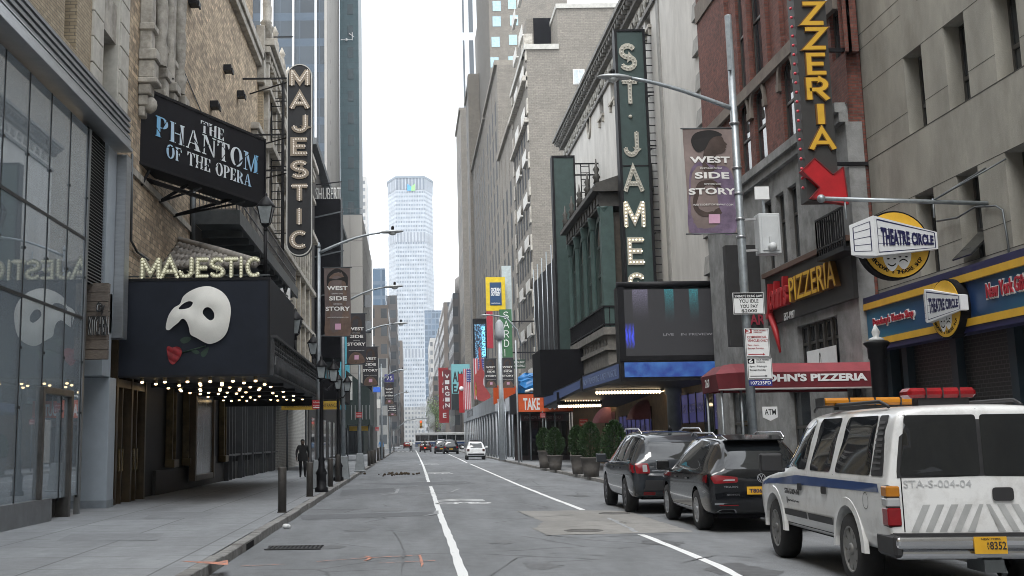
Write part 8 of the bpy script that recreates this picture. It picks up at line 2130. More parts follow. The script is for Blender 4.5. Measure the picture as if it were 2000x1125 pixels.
# ---------- white utility wagon
wp=cpaint('white_car_paint',(.70,.71,.71),.3,.04,(.48,.475,.465))
S=[(-.02,.60,1.12,1.78,.92,.97,.86),(.0,.52,1.14,1.84,.95,1.0,.85),(.06,.46,1.15,1.875,.96,1.01,.84),(.28,.42,1.16,1.89,.97,1.015,.81),(1.3,.42,1.17,1.90,.97,1.015,.79),(2.6,.42,1.16,1.90,.97,1.015,.79),(3.35,.42,1.15,1.87,.97,1.015,.78),(3.6,.42,1.15,1.78,.97,1.015,.76),(4.12,.42,1.14,1.20,.97,1.01,.80),(4.5,.42,1.10,1.13,.97,1.01,.85),(5.2,.42,1.03,1.05,.96,.99,.84),(5.42,.45,.95,.97,.93,.95,.80),(5.5,.5,.85,.87,.86,.88,.75)]
wb0,wb1=1.28,4.48
car=car_body('utility_wagon','white utility wagon with blue side stripe, roof light bars and yellow number plate','car',S,(wb0,wb1),.385,wp,.06)
root=car[1]
for y in(wb0,wb1):
 for s in(-1,1):wheel(root,s*.865,y,.385,.27,pm('grey_hub',(.22,.22,.215),.5,.4,var=.3),s,8)
for P_,nm in((rnd([(.50,1.19),(1.72,1.19),(1.62,1.80),(.58,1.80)],.07),'rear_side_window'),(rnd([(1.90,1.19),(2.75,1.19),(2.68,1.80),(1.84,1.80)],.07),'rear_door_window'),(rnd([(2.93,1.19),(3.98,1.19),(3.55,1.72),(3.40,1.80),(2.88,1.80)],.07),'front_door_window')):
 panel(car,P_,'L',carglass,nm);panel(car,P_,'R',carglass,nm)
p=panel(car,rnd([(.12,1.19),(.47,1.19),(.53,1.80),(.26,1.80)],.03),'L',plastic,'louvred_pillar',.007)
for i in range(9):panel(car,[(.20+.010*i,1.25+i*.058),(.44+.006*i,1.25+i*.058),(.44+.006*i,1.275+i*.058),(.20+.010*i,1.275+i*.058)],'L',pm('pillar_slat',(.06,.06,.062),.4),'louvre_slat',.016,.3,p)
panel(car,[(-.75,1.79),(-.80,1.79),(-.88,1.24),(-.88,1.18),(.88,1.18),(.88,1.24),(.80,1.79),(.75,1.82),(-.75,1.82)],'B',plastic,'rear_frame',.006,.1)
for s in(-1,1):panel(car,rnd([(s*.02,1.20),(s*.85,1.20),(s*.76,1.79),(s*.02,1.79)],.04),'B',carglass,'rear_window',.012,.1)
seam(car,[(0,.60),(0,1.85)],'B',.012);seam(car,[(-.84,.64),(.84,.64)],'B',.012);seam(car,[(-.84,.66),(-.84,1.18)],'B',.012)
blue=cpaint('stripe_blue',(.02,.06,.20),.3)
panel(car,[(.20,1.03),(.26,1.115),(3.3,1.115),(4.8,1.03),(5.2,.97),(5.2,.93),(4.7,.965),(3.3,1.0)],'L',blue,'stripe',.004,.2)
for y0,y1 in((1.78,2.82),(2.84,3.95)):seam(car,[(y0,.50),(y0,1.17)],'L');
seam(car,[(3.95,.5),(3.98,1.17)],'L');seam(car,[(1.78,.50),(3.95,.50)],'L')
for y in(1.95,2.98):panel(car,rnd([(y,.935),(y+.22,.935),(y+.22,1.02),(y,1.02)],.03),'L',plastic,'door_handle',.02)
for y0,y1 in((1.80,2.80),(2.86,3.92)):panel(car,rnd([(y0,.60),(y1,.60),(y1,.68),(y0,.68)],.02),'L',plastic,'side_moulding',.02)
ptext(car,'STA-S-004-04','L',3.85,.87,.70,.07,ink,.02,flip=True);ptext(car,'New York City Transit','L',3.70,.77,.5,.035,ink,0,flip=True);panel(car,rnd([(3.74,.75),(3.80,.75),(3.80,.83),(3.74,.83)],.02),'L',pm('logo_grey',(.12,.12,.13),.5),'round_logo',.005)
mb_=[(.62+.085*math.cos(2*PI*i/16),.93+.085*math.sin(2*PI*i/16))for i in range(17)];seam(car,mb_,'L',.007)
for y in(wb0,wb1):
 for s,ax in((-1,'L'),(1,'R')):
  mb=MB();n=14
  for k in range(n):
   a0,a1=RAD(-2+184*k/n),RAD(-2+184*(k+1)/n);Q=[]
   for a in(a0,a1):
    for r_,off in((.445,-.03),(.445,.022),(.53,.015),(.56,-.03)):Q.append(Vector((s*(1.0+off),y+r_*math.cos(a),.405+r_*math.sin(a))))
   for j in range(3):mb.add([Q[j],Q[j+1],Q[j+5],Q[j+4]],[(0,1,2,3)],True)
  mb.build('wheel_flare',wp,root)
mb=MB();mb.box(-.98,.98,-.14,.12,.50,.62);mb.box(-.97,.97,-.10,.2,.40,.499);mb.build('bumper',chrome,root,.04,3);MB().box(-.96,.96,-.10,.12,.621,.65).build('bumper_step',plastic,root)
MB().box(-1.0,-.90,-.12,.4,.42,.64).build('bumper_end',plastic,root,.03)
for s in(-1,1):
 l=MB().box(s*.855,s*1.0,-.015,.16,.70,1.11).build('tail_lamp',plastic,root,.015)
 for z0,z1,mt_ in((.715,.89,tailred),(.90,.985,clearl),(.995,1.10,amber)):MB().box(s*.865,s*1.008,-.028,.14,z0,z1).build('lens',mt_,l,.012)
sg=pm('stripe_silver',(.42,.43,.43),.3,.2)
for s in(-1,1):
 for k in range(6):
  a=.12+k*.145
  if a+.07>.85:continue
  q=[(s*(a-.02),.655),(s*(a+.055),.655),(s*min(.84,a+.055-.13+.13),.655)][:2];b=a-.14
  P_=[(s*max(.015,b),.92),(s*max(.02,b+.075),.92),(s*(a+.075),.66),(s*a,.66)]if s>0 else[(-a-.0,.66),(-a-.075,.66),(-max(.02,b+.075),.92),(-max(.015,b),.92)]
  panel(car,P_,'B',sg,'reflective_stripe',.004,.15)
ptext(car,'STA-S-004-04','B',-.82,1.085,.70,.07,pm('outline_grey',(.45,.46,.47),.5),.0,.004)
panel(car,rnd([(.08,.95),(.30,.95),(.30,1.08),(.08,1.08)],.04),'B',plastic,'rear_handle',.02,.06);
MB().box(-.20,.13,-.155,-.142,.46,.62).build('number_plate',nyp,root);text(root,'8352',(-.045,-.157,.50),XR,ZU,.165,.075,ink,.003,.015);text(root,'A',(-.075,-.157,.54),XR,ZU,.024,.034,ink,.003);text(root,'V',(-.075,-.157,.50),XR,ZU,.024,.034,ink,.003);text(root,'NEW YORK',(-.13,-.157,.59),XR,ZU,.2,.018,ink,.003)
mb=MB();mb.box(-.10,.10,-.12,.3,.28,.40);mb.bar((.15,.1,.4),(.15,.0,.25),.05);mb.build('tow_hitch',dsteel,root)
mirror_(root,3.82,1.16,1.0,plastic,.3,.24)
rk=MB()
for s in(-1,1):rk.tube([(s*.72,.5,1.89),(s*.74,.7,1.945),(s*.74,3.0,1.955),(s*.72,3.2,1.90)],.022,6)
rk.build('roof_rail',plastic,root)
mb=MB();mb.box(-.90,.70,2.2,2.52,1.95,2.04);lb_=mb.build('amber_light_bar',amber,root,.03)
mb=MB();[mb.box(-.9+i*.32-.008,-.9+i*.32+.008,2.19,2.53,1.948,2.043)for i in range(6)];mb.box(-.7,.7,2.25,2.47,1.9,1.949);mb.build('bar_divider',plastic,lb_)
mb=MB();mb.box(-.52,.22,.42,.72,1.97,2.075);rb_=mb.build('red_light_bar',pm('red_lens',(.22,.006,.010),.18,var=.25,sc_=6),root,.035)
mb=MB();mb.box(-.4,.15,.48,.66,1.89,1.969);[mb.box(x-.006,x+.006,.41,.73,1.968,2.078)for x in(-.33,-.15,.03)];mb.build('bar_mount',plastic,rb_)
finish(car,5.61,11.80,RAD(-3.2));root.scale=(.93,1,1)
# ---------- black compact sport utility
bp=cpaint('black_car_paint',(.008,.009,.011),.12,.1)
S=[(0,.55,.92,.95,.78,.84,.70),(.03,.40,.98,1.05,.84,.88,.66),(.14,.30,1.0,1.22,.86,.905,.62),(.42,.27,1.0,1.55,.87,.92,.60),(.75,.25,1.0,1.62,.87,.92,.60),(1.6,.25,.98,1.655,.87,.92,.61),(2.5,.25,.96,1.63,.87,.92,.61),(2.85,.25,.96,1.55,.87,.92,.60),(3.45,.25,.97,1.03,.87,.92,.68),(4.1,.26,.92,.95,.86,.90,.70),(4.45,.3,.80,.83,.80,.84,.64),(4.6,.36,.66,.68,.66,.70,.55)]
car=car_body('compact_suv','black compact sport utility parked between white wagon and dark grey one','car',S,(.95,3.63),.345,bp,.045)
root=car[1]
for y in(.95,3.63):
 for s in(-1,1):wheel(root,s*.80,y,.345,.23,alloy,s,10)
for ax in 'LR':
 panel(car,rnd([(.70,1.10),(1.0,1.03),(3.22,1.01),(2.72,1.50),(1.6,1.575),(.95,1.54),(.74,1.42)],.09),ax,chrome,'window_trim',.004,.12);panel(car,rnd([(.73,1.11),(1.0,1.055),(3.16,1.03),(2.70,1.48),(1.6,1.55),(.96,1.52),(.77,1.40)],.09),ax,carglass,'side_window',.008,.12)
seam(car,[(1.95,.4),(1.95,1.55)]);seam(car,[(1.0,.55),(1.25,.9),(1.2,1.05)]);seam(car,[(3.2,.4),(3.2,1.0)])
panel(car,rnd([(-.60,1.06),(.60,1.06),(.50,1.48),(-.50,1.48)],.06),'B',carglass,'rear_window',.008,.1)
for s in(-1,1):l=panel(car,rnd([(s*.40,.84),(s*.80,.82),(s*.86,.93),(s*.78,.97),(s*.40,.93)],.03),'B',tailred,'tail_lamp',.02,.07);panel(car,rnd([(s*.45,.87),(s*.66,.865),(s*.62,.89),(s*.45,.895)],.01),'B',clearl,'lens',.026,.1,l)
for ax in 'LR':panel(car,rnd([(.10,.83),(.34,.86),(.30,.94),(.10,.97)],.03),ax,tailred,'tail_lamp',.015,.07)
e,d=cast(car[0],'B',0,.91);mb=MB();cy,cz_=e.y-.012,.91
for i in range(20):
 a0,a1=2*PI*i/20,2*PI*(i+1)/20;mb.prism([(r_*math.cos(a),cy,cz_+r_*math.sin(a))for r_,a in((.062,a0),(.075,a0),(.075,a1),(.062,a1))],(0,-.008,0))
for ln in([(-.03,.055),(0,.005),(.03,.055)],[(-.055,.03),(-.022,-.055),(0,-.008),(.022,-.055),(.055,.03)]):ribbon(mb,ln,.006,lambda x,y,q:Vector((x,cy-q,cz_+y)),0,.006)
mb.build('emblem',chrome,root)
plate_y(car,-.26,.64,.52,.13,'T806580C',nyp);ptext(car,'TIGUAN','B',-.64,.75,.24,.035,chrome,.02);ptext(car,'4MOTION','B',-.6,.62,.22,.03,chrome,.01)
panel(car,[(-.80,.47),(.80,.47),(.80,.50),(-.80,.50)],'B',chrome,'bumper_trim',.01,.1);panel(car,[(-.72,.452),(-.4,.452),(-.4,.468),(-.72,.468)],'B',tailred,'reflector',.01,.1)
for s in(-1,1):panel(car,rnd([(s*.40,.32),(s*.78,.34),(s*.70,.39),(s*.45,.39)],.02),'B',chrome,'exhaust_trim',.012,.1);panel(car,rnd([(s*.44,.33),(s*.73,.345),(s*.68,.38),(s*.47,.38)],.02),'B',blackm,'exhaust_opening',.016,.1)
panel(car,[(1.35,.36),(3.2,.36),(3.2,.375),(1.35,.375)],'L',chrome,'sill_trim',.008,.2)
for y in(1.55,2.5):panel(car,rnd([(y,.86),(y+.2,.86),(y+.2,.89),(y,.89)],.012),'L',chrome,'door_handle',.02)
mirror_(root,2.95,.98,.90,bp,.24,.18)
mb=MB()
for s in(-1,1):mb.new();mb.tube([(s*.58,.55,1.58),(s*.60,.75,1.67),(s*.60,2.3,1.69),(s*.58,2.55,1.63)],.02,8)
mb.build('roof_rail',chrome,root);MB().hexa([(-.5,.26,1.53),(.5,.26,1.53),(.5,.6,1.60),(-.5,.6,1.60),(-.48,.24,1.555),(.48,.24,1.555),(.5,.6,1.635),(-.5,.6,1.635)]).build('spoiler',bp,root,.01)
finish(car,5.93,20.3,RAD(-1.2))
# ---------- dark grey larger sport utility
gp=cpaint('slate_car_paint',(.022,.026,.032),.15,.1)
S=[(0,.6,.98,1.0,.86,.92,.78),(.03,.45,1.05,1.12,.92,.96,.74),(.12,.36,1.08,1.3,.94,.985,.70),(.36,.30,1.08,1.62,.95,1.0,.67),(.7,.28,1.08,1.72,.95,1.0,.67),(1.7,.28,1.06,1.77,.95,1.0,.68),(2.7,.28,1.04,1.75,.95,1.0,.68),(3.05,.28,1.04,1.66,.95,1.0,.67),(3.65,.28,1.05,1.11,.95,1.0,.76),(4.4,.3,1.0,1.03,.94,.98,.78),(4.8,.34,.88,.9,.88,.92,.7),(4.98,.4,.72,.74,.74,.78,.6)]
car=car_body('family_suv','dark slate sport utility, farthest of the three parked at the right kerb','car',S,(1.05,3.90),.375,gp,.05)
root=car[1]
for y in(1.05,3.90):
 for s in(-1,1):wheel(root,s*.87,y,.375,.25,pm('dark_alloy',(.16,.16,.17),.3,.8),s,5)
for ax in 'LR':
 for P_ in(rnd([(.42,1.14),(1.35,1.11),(1.35,1.64),(.62,1.60)],.05),rnd([(1.42,1.11),(2.3,1.09),(2.22,1.66),(1.42,1.65)],.04),rnd([(2.38,1.09),(3.45,1.08),(2.95,1.58),(2.3,1.66)],.05)):panel(car,P_,ax,carglass,'side_window',.008,.12)
 panel(car,[(.42,1.11),(3.45,1.05),(3.45,1.065),(.42,1.13)],ax,chrome,'belt_trim',.008,.2);panel(car,rnd([(.02,.86),(.30,.93),(.27,1.07),(.02,1.07)],.03),ax,tailred,'tail_lamp',.012,.06)
seam(car,[(2.34,.4),(2.34,1.08)]);seam(car,[(1.38,.6),(1.38,1.1)]);seam(car,[(3.4,.4),(3.4,1.05)])
panel(car,rnd([(-.70,1.14),(.70,1.14),(.60,1.54),(-.60,1.54)],.06),'B',carglass,'rear_window',.008,.1)
for s in(-1,1):l=panel(car,rnd([(s*.60,.86),(s*.90,.86),(s*.92,1.07),(s*.64,1.07)],.03),'B',tailred,'tail_lamp',.02,.05);panel(car,rnd([(s*.66,.89),(s*.76,.89),(s*.76,1.04),(s*.67,1.04)],.02),'B',clearl,'lens',.026,.06,l)
panel(car,[(-.66,.80),(.66,.80),(.62,.855),(-.62,.855)],'B',chrome,'tailgate_trim',.012,.15);ptext(car,'EXPLORER','B',-.55,.9,.32,.03,chrome,.01);panel(car,[(-.75,.5),(.75,.5),(.7,.72),(-.7,.72)],'B',plastic,'lower_valance',.006,.15)
for s in(-1,1):panel(car,rnd([(s*.5,.40),(s*.75,.40),(s*.75,.47),(s*.5,.47)],.02),'B',tailred if s<0 else chrome,'exhaust_trim',.012,.1)
mirror_(root,3.2,1.05,.98,gp);mb=MB()
for s in(-1,1):mb.new();mb.tube([(s*.65,.5,1.69),(s*.67,.8,1.80),(s*.67,2.5,1.825),(s*.65,2.8,1.76)],.022,8)
mb.build('roof_rail',chrome,root);MB().lathe([(.05,0),(.03,.08),(.005,.14)],(0,.7,1.74),8).build('roof_fin',black,root)
for y in(1.6,2.6):panel(car,rnd([(y,.93),(y+.2,.93),(y+.2,.965),(y,.965)],.012),'L',chrome,'door_handle',.02)
finish(car,5.70,25.5,RAD(-1.0))
# ---------- small cars far down the street
def small(name,lab,x,y,mt,W=.83,H=1.52,Ln=3.6,wheelmat=None,lights=tailred,grp='small distant cars'):
 S=[(0,.5,.85,.88,W*.9,W*.93,W*.8),(.05,.35,.92,1.05,W*.95,W*.98,W*.76),(.3,.28,.95,H-.12,W*.96,W,W*.72),(.6,.26,.95,H-.03,W*.96,W,W*.72),(1.6,.25,.93,H,W*.96,W,W*.73),(2.1,.25,.92,H-.08,W*.96,W,W*.72),(Ln-.95,.25,.9,.98,W*.96,W,W*.8),(Ln-.2,.3,.8,.83,W*.9,W*.93,W*.75),(Ln,.4,.65,.68,W*.8,W*.82,W*.6)]
 c=car_body(name,lab,'car',S,(.6,Ln-.75),.30,mt,.04,grp);r=c[1]
 for q in(.6,Ln-.75):
  for s in(-1,1):wheel(r,s*(W-.11),q,.30,.2,wheelmat or alloy,s,5)
 panel(c,rnd([(-W*.68,.98),(W*.68,.98),(W*.6,H-.16),(-W*.6,H-.16)],.06),'B',carglass,'rear_window',.008,.1)
 for ax in 'LR':panel(c,rnd([(.35,1.0),(Ln-1.25,.98),(2.0,H-.14),(.55,H-.14)],.06),ax,carglass,'side_window',.008,.12)
 for s in(-1,1):panel(c,rnd([(s*W*.66,.70),(s*W*.9,.70),(s*W*.9,.9),(s*W*.66,.9)],.05),'B',lights,'tail_lamp',.02,.06)
 panel(c,[(-W*.85,.36),(W*.85,.36),(W*.85,.52),(-W*.85,.52)],'B',plastic,'bumper',.008,.1);panel(c,[(-.22,.55),(.22,.55),(.22,.66),(-.22,.66)],'B',nyp if mt is not wp else white,'number_plate',.012,.2)
 mirror_(r,Ln-1.25,.95,W,mt,.2,.14);finish(c,x,y);return c
c=small('small_hatchback','small white hatchback driving away at mid distance',5.5,100,wp,.82,1.55,3.2,None,pm('dark_lamp_ring',(.05,.02,.02),.3))
mb=MB();mb.box(-.45,.45,.5,.9,1.57,1.66);mb.build('roof_box',black,c[1],.02)
small('dark_suv','black sport utility far ahead near the avenue, right of the bus wheel',5.0,146,bp,.95,1.75,4.6);small('dark_green_car','dark green car mostly hidden left of the far black sport utility',4.0,152,gp,.9,1.8,4.4)
small('dark_red_car','dark red and black car ahead beside the motorcycle',2.3,178,pm('dark_red_paint',(.05,.012,.012),.25),.9,1.5,4.4);small('red_car','tiny red car far beyond the avenue at the left kerb',-.6,262,pm('bright_red_paint',(.38,.02,.02),.25),.9,1.5,4.4)
# ---------- city bus crossing
t=thing('city_bus','white and blue city bus crossing the avenue at the far end','bus',(6.9,216,0));bx0,bx1,y0,y1=.9,13.1,215,217.5
mb=MB();mb.box(bx0,bx1,y0,y1,2.62,3.08);mb.box(bx0,bx1,y0,y1,1.38,1.62);mb.build('body',wp,t,.1,2);MB().box(bx0+.03,bx1-.03,y0+.03,y1-.03,.5,1.379).build('lower_body',pm('bus_grey_blue',(.16,.19,.25),.4),t);MB().box(bx0+.03,bx1-.03,y0+.02,y0+.03,1.15,1.37).build('blue_band',blue,t)
MB().box(bx0+.04,bx1-.04,y0+.05,y1-.05,1.6,2.64).build('window_band',carglass,t)
mb=MB()
for x in(bx0+.1,bx0+.9,bx0+2.5,bx0+4.1,bx0+5.7,bx0+7.3,bx0+8.9,bx0+10.5,bx1-.2):mb.new();mb.box(x-.05,x+.05,y0+.02,y0+.06,1.6,2.64)
mb.build('window_post',pm('bus_post',(.4,.41,.42),.4),t)
for x in(bx0+2.2,bx0+8.4):
 mb=MB();mb.lathe([(.3,-.14),(.48,-.12),(.48,.12),(.3,.14)],(x,y0+.12,.48),20,(0,1,0));w_=mb.build('wheel',rubber,t);MB().lathe([(.28,-.15),(.1,-.17),(.01,-.17)],(x,y0+.12,.48),14,(0,1,0),cap=False).build('rim',pm('grey_hub',(.16,.16,.155),.5),w_)
MB().box(bx0+.5,bx0+2.3,y0-.005,y0+.02,.6,1.1).build('advert_panel',pm('bus_advert',(.4,.4,.3),.5,var=.5),t)
# ---------- traffic signal on its arm
Y=198;a=at(769,842,Y=Y);b=at(838,818,Y=Y);t=thing('traffic_signal','traffic signal hanging from a curved mast arm at the avenue','traffic light',(a.x,Y,0))
MB().tube([(a.x,Y,.1),(a.x,Y,a.z)],.14,8).build('pole',pm('pale_steel',(.42,.45,.47),.5,.3),t);MB().tube([a,a.lerp(b,.35)+Vector((0,0,1.0)),a.lerp(b,.7)+Vector((0,0,.7)),b],.09,6).build('arm',pm('pale_steel',(.42,.45,.47),.5,.3),t)
s_=at(822,826,Y=Y);hd=MB().box(s_.x-.2,s_.x+.2,Y-.2,Y+.15,s_.z-.9,s_.z+.4).build('signal_head',pm('signal_amber_case',(.42,.22,.02),.5),t)
mb=MB();mb.ball((s_.x,Y-.2,s_.z+.2),.14,10,6,1,.4,1);mb.build('red_lens',emis('signal_red',(.9,.05,.02),1.5),hd);mb=MB();mb.ball((s_.x,Y-.2,s_.z-.65),.14,10,6,1,.4,1);mb.build('green_lens',black,hd)
# ================================================================ PEOPLE
def person(lab,x,y,z,H,face,J,mats,grp=None):
 """one skinned figure; J overrides joints (metres for a 1.75 m body, facing -Y before turning)"""
 B=dict(pelvis=(0,0,.95),waist=(0,0,1.08),chest=(0,-.01,1.30),neck=(0,0,1.47),head=(0,-.02,1.58),crown=(0,0,1.69),nose=(0,-.115,1.58))
 for s,k in((1,'l'),(-1,'r')):
  B.update({k+'sho':(s*.19,0,1.40),k+'elb':(s*.25,.03,1.13),k+'wri':(s*.26,-.05,.88),k+'palm':(s*.26,-.07,.80),k+'hip':(s*.10,0,.90),k+'kne':(s*.11,-.03,.50),k+'ank':(s*.11,.03,.09),k+'toe':(s*.125,-.15,.035),k+'ear':(s*.085,0,1.58)})
 B.update(J);RD=dict(pelvis=.15,waist=.15,chest=.165,neck=.062,head=.088,crown=.070,nose=.016,sho=.085,elb=.060,wri=.036,palm=.038,hip=.105,kne=.075,ank=.05,toe=.04,ear=.018)
 E=[('pelvis','waist'),('waist','chest'),('chest','neck'),('neck','head'),('head','crown'),('head','nose')]
 for k in 'lr':
  E+=[('chest',k+'sho'),(k+'sho',k+'elb'),(k+'elb',k+'wri'),(k+'wri',k+'palm'),('pelvis',k+'hip'),(k+'hip',k+'kne'),(k+'kne',k+'ank'),(k+'ank',k+'toe'),('head',k+'ear')]
  p=Vector(B[k+'palm']);d=(p-Vector(B[k+'wri'])).normalized();s=1 if k=='l' else-1;u=Vector((0,1,0));u=(u-d*u.dot(d)).normalized()
  for i,(o,l)in enumerate(((-.03,.075),(-.01,.085),(.01,.08),(.03,.062))):
   a=p+u*o+d*.035;B[f'{k}f{i}a']=tuple(a);B[f'{k}f{i}b']=tuple(a+d*l*.6+Vector((-s*.012,0,0)));B[f'{k}f{i}c']=tuple(a+d*l+Vector((-s*.03,0,0)));E+=[(k+'palm',f'{k}f{i}a'),(f'{k}f{i}a',f'{k}f{i}b'),(f'{k}f{i}b',f'{k}f{i}c')]
  a=p-u*.045-d*.01;B[k+'tha']=tuple(a);B[k+'thb']=tuple(a-u*.02+d*.045);E+=[(k+'palm',k+'tha'),(k+'tha',k+'thb')]
 names=list(B);me=bpy.data.meshes.new('p');me.from_pydata([Vector(B[n])*(H/1.75)for n in names],[(names.index(a),names.index(b))for a,b in E],[])
 o=bpy.data.objects.new('p',me);col.objects.link(o);sk=o.modifiers.new('s','SKIN');sb=o.modifiers.new('d','SUBSURF');sb.levels=1;sb.render_levels=1
 for i,n in enumerate(names):
  r=RD.get(n,RD.get(n[1:],.0095))*(H/1.75);me.skin_vertices[0].data[i].radius=(r,r*.8 if n in('chest','waist','pelvis')else r);me.skin_vertices[0].data[i].use_root=n=='pelvis'
 dg=bpy.context.evaluated_depsgraph_get();m2=bpy.data.meshes.new_from_object(o.evaluated_get(dg));bpy.data.objects.remove(o)
 root=thing('person',lab,'person',(0,0,0),grp);m2.materials.clear()
 for q in mats[:3]:m2.materials.append(q)
 k=H/1.75;hz=Vector(B['neck']).z*k;pz=(Vector(B['pelvis']).z-.08)*k;pw=[Vector(B[s+'palm'])*k for s in 'lr']
 for f in m2.polygons:
  c=f.center;f.use_smooth=True
  f.material_index=0 if c.z>hz+.03 or min((c-q).length for q in pw)<.10*k else(2 if c.z<pz else 1)
 bo=bpy.data.objects.new('body',m2);col.objects.link(bo);bo.parent=root;WL[bo.name]=Vector((0,0,0))
 h=Vector(B['crown'])*k;mb=MB();mb.ball(h+Vector((0,.015,-.035)),.098*k,12,8,1,1.1,.95);mb.v=[v for v in mb.v];mb.build('hair',mats[3],root)
 mb=MB();hd=Vector(B['head'])*k
 for s in(-1,1):mb.ball(hd+Vector((s*.033,-.083,.02))*k,.011,6,4)
 mb.build('eye',ink,root)
 root.location=(x,y,z);root.rotation_euler=(0,0,face);return root
skinm=pm('skin',(.30,.17,.11),.55,var=.1);coat=pm('black_coat',(.006,.006,.007),.8);trou=pm('dark_trousers',(.008,.008,.010),.8);hairm=pm('dark_hair',(.010,.009,.008),.7);skd=pm('skin_brown',(.075,.045,.03),.55)
p=at(591,933,Z=.14)
w_=person('man in black coat and dark trousers walking toward the camera under the left marquee',p.x,p.y,.14,1.62,RAD(4),dict(lkne=(.11,-.12,.50),lank=(.11,-.02,.10),ltoe=(.13,-.19,.06),rkne=(-.10,.02,.50),rank=(-.10,.16,.12),rtoe=(-.11,.03,.03),lelb=(.27,.08,1.14),lwri=(.27,.08,.90),lpalm=(.27,.07,.82),relb=(-.28,-.02,1.14),rwri=(-.27,-.12,.91),rpalm=(-.27,-.15,.83),neck=(0,-.02,1.46),head=(0,-.05,1.57)),(skd,coat,trou,hairm))
mb=MB();k=1.62/1.75
vs=[];n=18
for zz,rx,ry in((1.10,.20,.155),(.92,.225,.175),(.74,.235,.19)):
 for j in range(n):a=2*PI*j/n;vs.append((rx*math.cos(a)*k,ry*math.sin(a)*k,zz*k))
mb.add(vs,[(i*n+j,i*n+(j+1)%n,(i+1)*n+(j+1)%n,(i+1)*n+j)for i in range(2)for j in range(n)],True);mb.build('coat_skirt',coat,w_)
p=at(762,889,Z=.14)
person('distant person in a blue jacket on the far left pavement',-2.9-.3,132,.14,1.75,RAD(170),{},(skinm,pm('blue_jacket',(.06,.20,.42),.8),trou,hairm))
def bike(name,lab,x,y,face,mt,motor=False):
 t=thing(name,lab,name.split('_')[-1],(0,0,0));mb=MB();R_=.33
 for yy in(-.52,.52):
  w=MB();vs=[];n=22;q=.06 if motor else .02
  w.lathe([(R_-q,-q),(R_,-q*.6),(R_,q*.6),(R_-q,q),(R_-q,-q)],(0,yy,R_),n,(1,0,0),cap=False);wo=w.build('wheel',rubber,t)
  s=MB();[s.bar((0,yy,R_),(0,yy+R_*.95*math.cos(a),R_+R_*.95*math.sin(a)),.012)for a in[2*PI*i/8 for i in range(8)]];s.build('spokes',alloy,wo)
 for a,b in(((0,.52,.33),(0,.12,.3)),((0,.12,.3),(0,.2,.85)),((0,.12,.3),(0,-.38,.82)),((0,.2,.78),(0,-.38,.86)),((0,-.52,.33),(0,-.36,1.0)),((0,.52,.33),(0,.2,.78))):mb.tube([a,b],.07 if motor else .02,6)
 mb.build('frame',mt,t)
 s=MB();s.ball((0,.24,.9),.13,8,5,.7,1.6,.4);s.build('saddle',black,t);h=MB();h.tube([(-.3,-.28,1.05),(0,-.38,1.0),(.3,-.28,1.05)],.018,6);h.build('handlebar',black,t)
 if motor:g=MB();g.ball((0,-.1,.82),.2,8,6,.8,1.4,.7);g.ball((0,.1,.5),.2,8,6,.9,1.3,.9);g.build('tank',mt,t);g=MB();g.box(-.09,.09,.62,.68,.62,.78);g.build('tail_lamp',emis('brake_lamp_red',(.9,.04,.02),1.2),t)
 t.location=(x,y,.003);t.rotation_euler=(0,0,face);return t
RIDE=dict(pelvis=(0,.22,1.02),waist=(0,.14,1.14),chest=(0,.0,1.34),neck=(0,-.06,1.5),head=(0,-.1,1.61),crown=(0,-.09,1.72),nose=(0,-.19,1.6),lear=(.085,-.1,1.61),rear=(-.085,-.1,1.61))
for s,k,f in((1,'l',.1),(-1,'r',-.1)):RIDE.update({k+'sho':(s*.19,-.01,1.44),k+'elb':(s*.3,-.1,1.22),k+'wri':(s*.29,-.24,1.1),k+'palm':(s*.29,-.29,1.08),k+'hip':(s*.1,.2,.97),k+'kne':(s*.14,-.14,.74-f),k+'ank':(s*.12,.08,.34-f),k+'toe':(s*.12,-.08,.28-f)})
bx,by=at(803,882,Y=185).x,185
bike('white_bicycle','bicycle ridden by the person in white at the avenue crossing',bx,by,RAD(200),alloy)
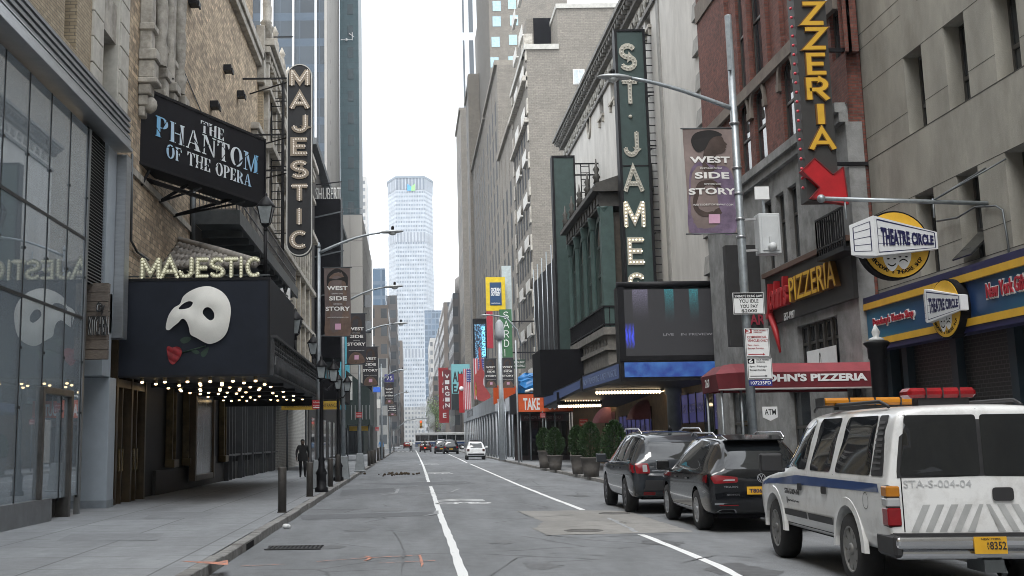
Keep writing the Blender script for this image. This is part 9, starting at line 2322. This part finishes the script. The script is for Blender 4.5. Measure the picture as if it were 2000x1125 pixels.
person('cyclist in white top riding a bicycle at the avenue crossing',bx,by,.0,1.72,RAD(200),RIDE,(skinm,offwhite,trou,hairm))
mx_,my_=at(830,884,Y=165).x,165
bike('black_motorcycle','black motorcycle with glowing red tail lamp ahead in the road',mx_,my_,PI,black,True)
person('rider in black on the motorcycle with the red tail lamp',mx_,my_,.0,1.72,PI,RIDE,(skinm,coat,trou,hairm))
c=at(828,832,Y=240);sm=MB();sm.ball((c.x,240,c.z+.5),3.0,14,10,.8,.8,1.5);so_=sm.build('steam',black);so_.data.materials.clear();st_=bpy.data.materials.new('steam_volume');st_.use_nodes=True;n5=st_.node_tree;n5.nodes.clear()
o5=n5.nodes.new('ShaderNodeOutputMaterial');v5=n5.nodes.new('ShaderNodeVolumePrincipled');v5.inputs['Color'].default_value=(.9,.92,.93,1);t5=n5.nodes.new('ShaderNodeTexCoord');z5=n5.nodes.new('ShaderNodeTexNoise');z5.inputs['Scale'].default_value=.45;z5.inputs['Detail'].default_value=4
m5=n5.nodes.new('ShaderNodeMapRange');m5.inputs[1].default_value=.48;m5.inputs[2].default_value=.75;m5.inputs[4].default_value=.8;n5.links.new(t5.outputs['Object'],z5.inputs['Vector']);n5.links.new(z5.outputs['Fac'],m5.inputs[0]);n5.links.new(m5.outputs[0],v5.inputs['Density']);n5.links.new(v5.outputs[0],o5.inputs['Volume']);so_.data.materials.append(st_)
tag(so_,'pale steam plume rising behind the bus near the young tree','steam',None,'stuff')
# ---------------- thin street haze, one even box
hz=MB().box(-400,400,-200,1500,-1.02,300).build('haze',black);hz.data.materials.clear();hz['kind']='stuff';hz['label']='thin pale haze softening the far end of the street'
hm=bpy.data.materials.new('haze_volume');hm.use_nodes=True;hn=hm.node_tree;hn.nodes.clear();ho=hn.nodes.new('ShaderNodeOutputMaterial');hv=hn.nodes.new('ShaderNodeVolumePrincipled');hv.inputs['Color'].default_value=(.86,.92,1,1);hv.inputs['Density'].default_value=.0002;hn.links.new(hv.outputs[0],ho.inputs['Volume']);hz.data.materials.append(hm)
